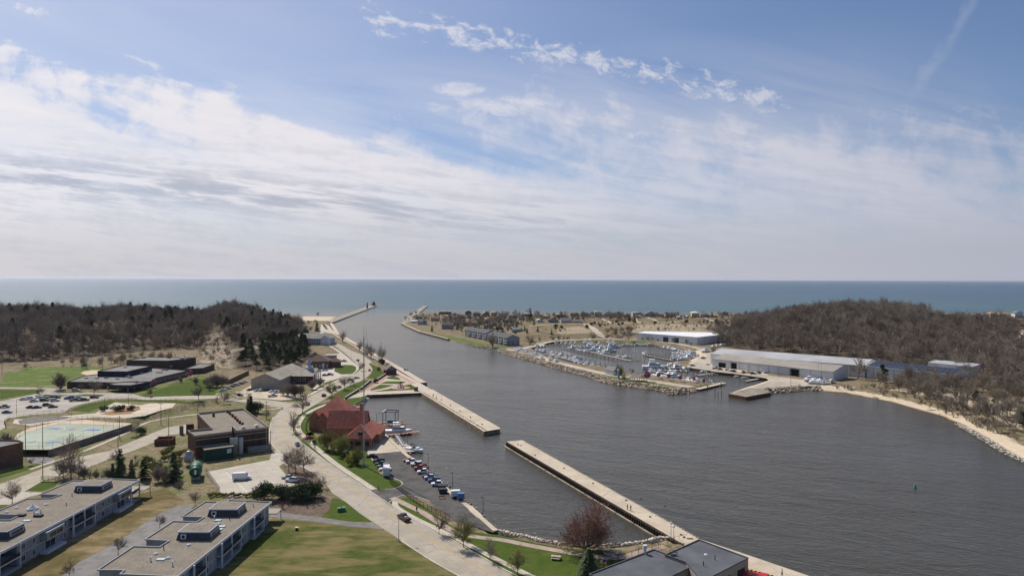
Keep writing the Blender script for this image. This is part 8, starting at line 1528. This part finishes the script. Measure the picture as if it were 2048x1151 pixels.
for x, y, t, l_ in ((1269, 645, 627, 'big dark conifer at the end of the dense dune thicket'), (1259, 640, 626, 'dark conifer inside the dense dune thicket')): tree(CEDAR, x, y, t, l_)
for i, (x, y, t) in enumerate(((810, 641, 630), (823, 633, 622), (832, 631, 619), (846, 634, 624))): tree(FOR[i % 4], x, y, t, 'bare tree on the far breakwater root, %s from left' % ORD[i], 'trees at the far breakwater')
tree(GOLD, 1002, 656, 647, 'golden willow behind the townhouses'); tree(PINES[1], 1765, 764, 726, 'lone green pine before the solar roofed shed'); tree(SYC, 1716, 757, 701, 'big pale bare tree at the gable of the tan roofed shed')
def pts_in(poly, n, seed):
    rr = random.Random(seed); xs_ = [p[0] for p in poly]; ys_ = [p[1] for p in poly]; out = []
    while len(out) < n:
        x, y = rr.uniform(min(xs_), max(xs_)), rr.uniform(min(ys_), max(ys_))
        if bool(inpoly(np.array([x]), np.array([y]), poly)[0]): p = G(x, y); out.append((p.x, p.y))
    return out
def scatter(kinds, poly, n, lo, hi, label, group, seed):
    rr = random.Random(seed); xs_ = [p[0] for p in poly]; ys_ = [p[1] for p in poly]; c = 0
    while c < n:
        x, y = rr.uniform(min(xs_), max(xs_)), rr.uniform(min(ys_), max(ys_))
        if not bool(inpoly(np.array([x]), np.array([y]), poly)[0]): continue
        p = G(x, y); rr.choice(kinds).put(p, rr.uniform(0, 6.28), label, group, rr.uniform(lo, hi)); c += 1
mass('woods', pts_in([(815, 640), (850, 632), (925, 632), (925, 650), (850, 652)], 70, 1)+pts_in([(885, 660), (900, 632), (1060, 630), (1060, 645), (1020, 662), (960, 668)], 300, 2)+pts_in([(1060, 632), (1260, 630), (1260, 640), (1060, 645)], 150, 3)+pts_in([(1262, 632), (1520, 631), (1560, 640), (1262, 640)], 110, 4)+pts_in([(1236, 637), (1262, 637), (1262, 641), (1236, 641)], 14, 5)+pts_in([(1400, 655), (1430, 645), (1480, 660), (1480, 690), (1440, 688)], 50, 21), FOR, 0.35, 0.85)
scatter([BUSH, BUSHB], [(880, 640), (1040, 640), (1060, 660), (1250, 640), (1500, 640), (1500, 647), (1250, 650), (1050, 668), (960, 665)], 90, .7, 1.4, 'dark shrub in the dune grass between the houses', 'dark dune shrubs', 6)
scatter([FOR[0], FOR[3], SYC], [(1740, 768), (1820, 764), (1905, 770), (1990, 780), (1990, 800), (1900, 796), (1800, 785)], 46, .7, 1.0, 'bare tree in the belt before the solar roofed shed', 'bare trees of the shore belt', 7)
scatter(FOR, [(1800, 786), (1905, 798), (1990, 800), (2048, 800), (2060, 870), (2000, 868), (1930, 838), (1860, 812)], 60, .5, .95, 'bare tree above the river beach at the right', 'bare trees above the river beach', 8)
scatter(FOR, [(1905, 742), (1960, 755), (2060, 780), (2060, 800), (1960, 780), (1915, 768)], 40, .6, .95, 'bare tree between the box shed and the right edge', 'bare trees right of the box shed', 9)
scatter([BRUSH, BRUSHR, BRUSHR], [(1660, 776), (1700, 766), (1800, 778), (1930, 812), (2040, 870), (2050, 885), (1960, 858), (1860, 815), (1760, 790), (1700, 782)], 110, .7, 1.5, 'bare bush on the bank of the river beach', 'bushes on the river beach bank', 10)
scatter([PINES[1], CEDAR], [(1940, 800), (2048, 790), (2048, 860), (1985, 850)], 9, .35, .75, 'green pine above the river beach', 'pines above the river beach', 11)
scatter([BRUSH, BRUSHR], [(1260, 650), (1460, 645), (1470, 663), (1262, 663)], 60, .8, 1.8, 'low bare bush on the sandy bluff behind the white hall', 'bushes on the bluff', 12)
scatter([FOR[0], FOR[1]], [(1210, 660), (1262, 652), (1262, 672), (1215, 672)], 8, .5, .8, 'bare tree on the dune left of the white hall', 'bare trees left of the white hall', 13)
scatter([BRUSH, FOR[3]], [(398, 725), (405, 690), (430, 668), (468, 700), (476, 738)], 26, .5, .8, 'sparse bare shrub on the sand slope of the left dune', 'shrubs on the sand slope', 14)
scatter([BRUSH, OLB, BRUSHR], [(210, 935), (300, 905), (370, 890), (385, 925), (360, 960), (300, 950), (225, 950)], 40, .5, 1.1, 'rough bush on the bank above the apartments', 'rough bushes above the apartments', 15)
scatter([BRUSH, FOR[3]], [(20, 738), (200, 722), (330, 712), (380, 708), (380, 716), (240, 735), (60, 740)], 50, .5, .8, 'bare undergrowth tree at the foot of the left woods', 'undergrowth of the left woods', 16)
scatter([BUSH, BRUSHR], [(590, 868), (640, 905), (700, 930), (735, 940), (720, 915), (650, 885)], 16, .7, 1.2, 'low shrub on the bank before the station', 'shrubs before the station', 18)
for k in list(BK.values())+list(CARK.values())+FOR+PINES+PARK+[SPRUCE, SPRUCEW, CEDAR, BIGT, SYC, VASE, MAPLE, BUDDY, YELT, PINKT, GOLD, BUSH, BUSHB, BRUSH, BRUSHR, OLB]+ROCKS: k.drop()
# ------------------------------------------------------------------ haze
m = bpy.data.materials.new('haze'); m.use_nodes = True; g = NT(m.node_tree); vp = g.n('ShaderNodeVolumePrincipled'); o = g.n('ShaderNodeOutputMaterial'); g.set(o.inputs['Volume'], vp.outputs[0])
vp.inputs['Color'].default_value = (0.80, 0.86, 1.0, 1); vp.inputs['Density'].default_value = 0.000014; vp.inputs['Anisotropy'].default_value = 0.3
m.cycles.homogeneous_volume = True
tag(MB().box((0, 62000, 45), (360000, 126000, 110)).build('haze', m), kind='stuff')
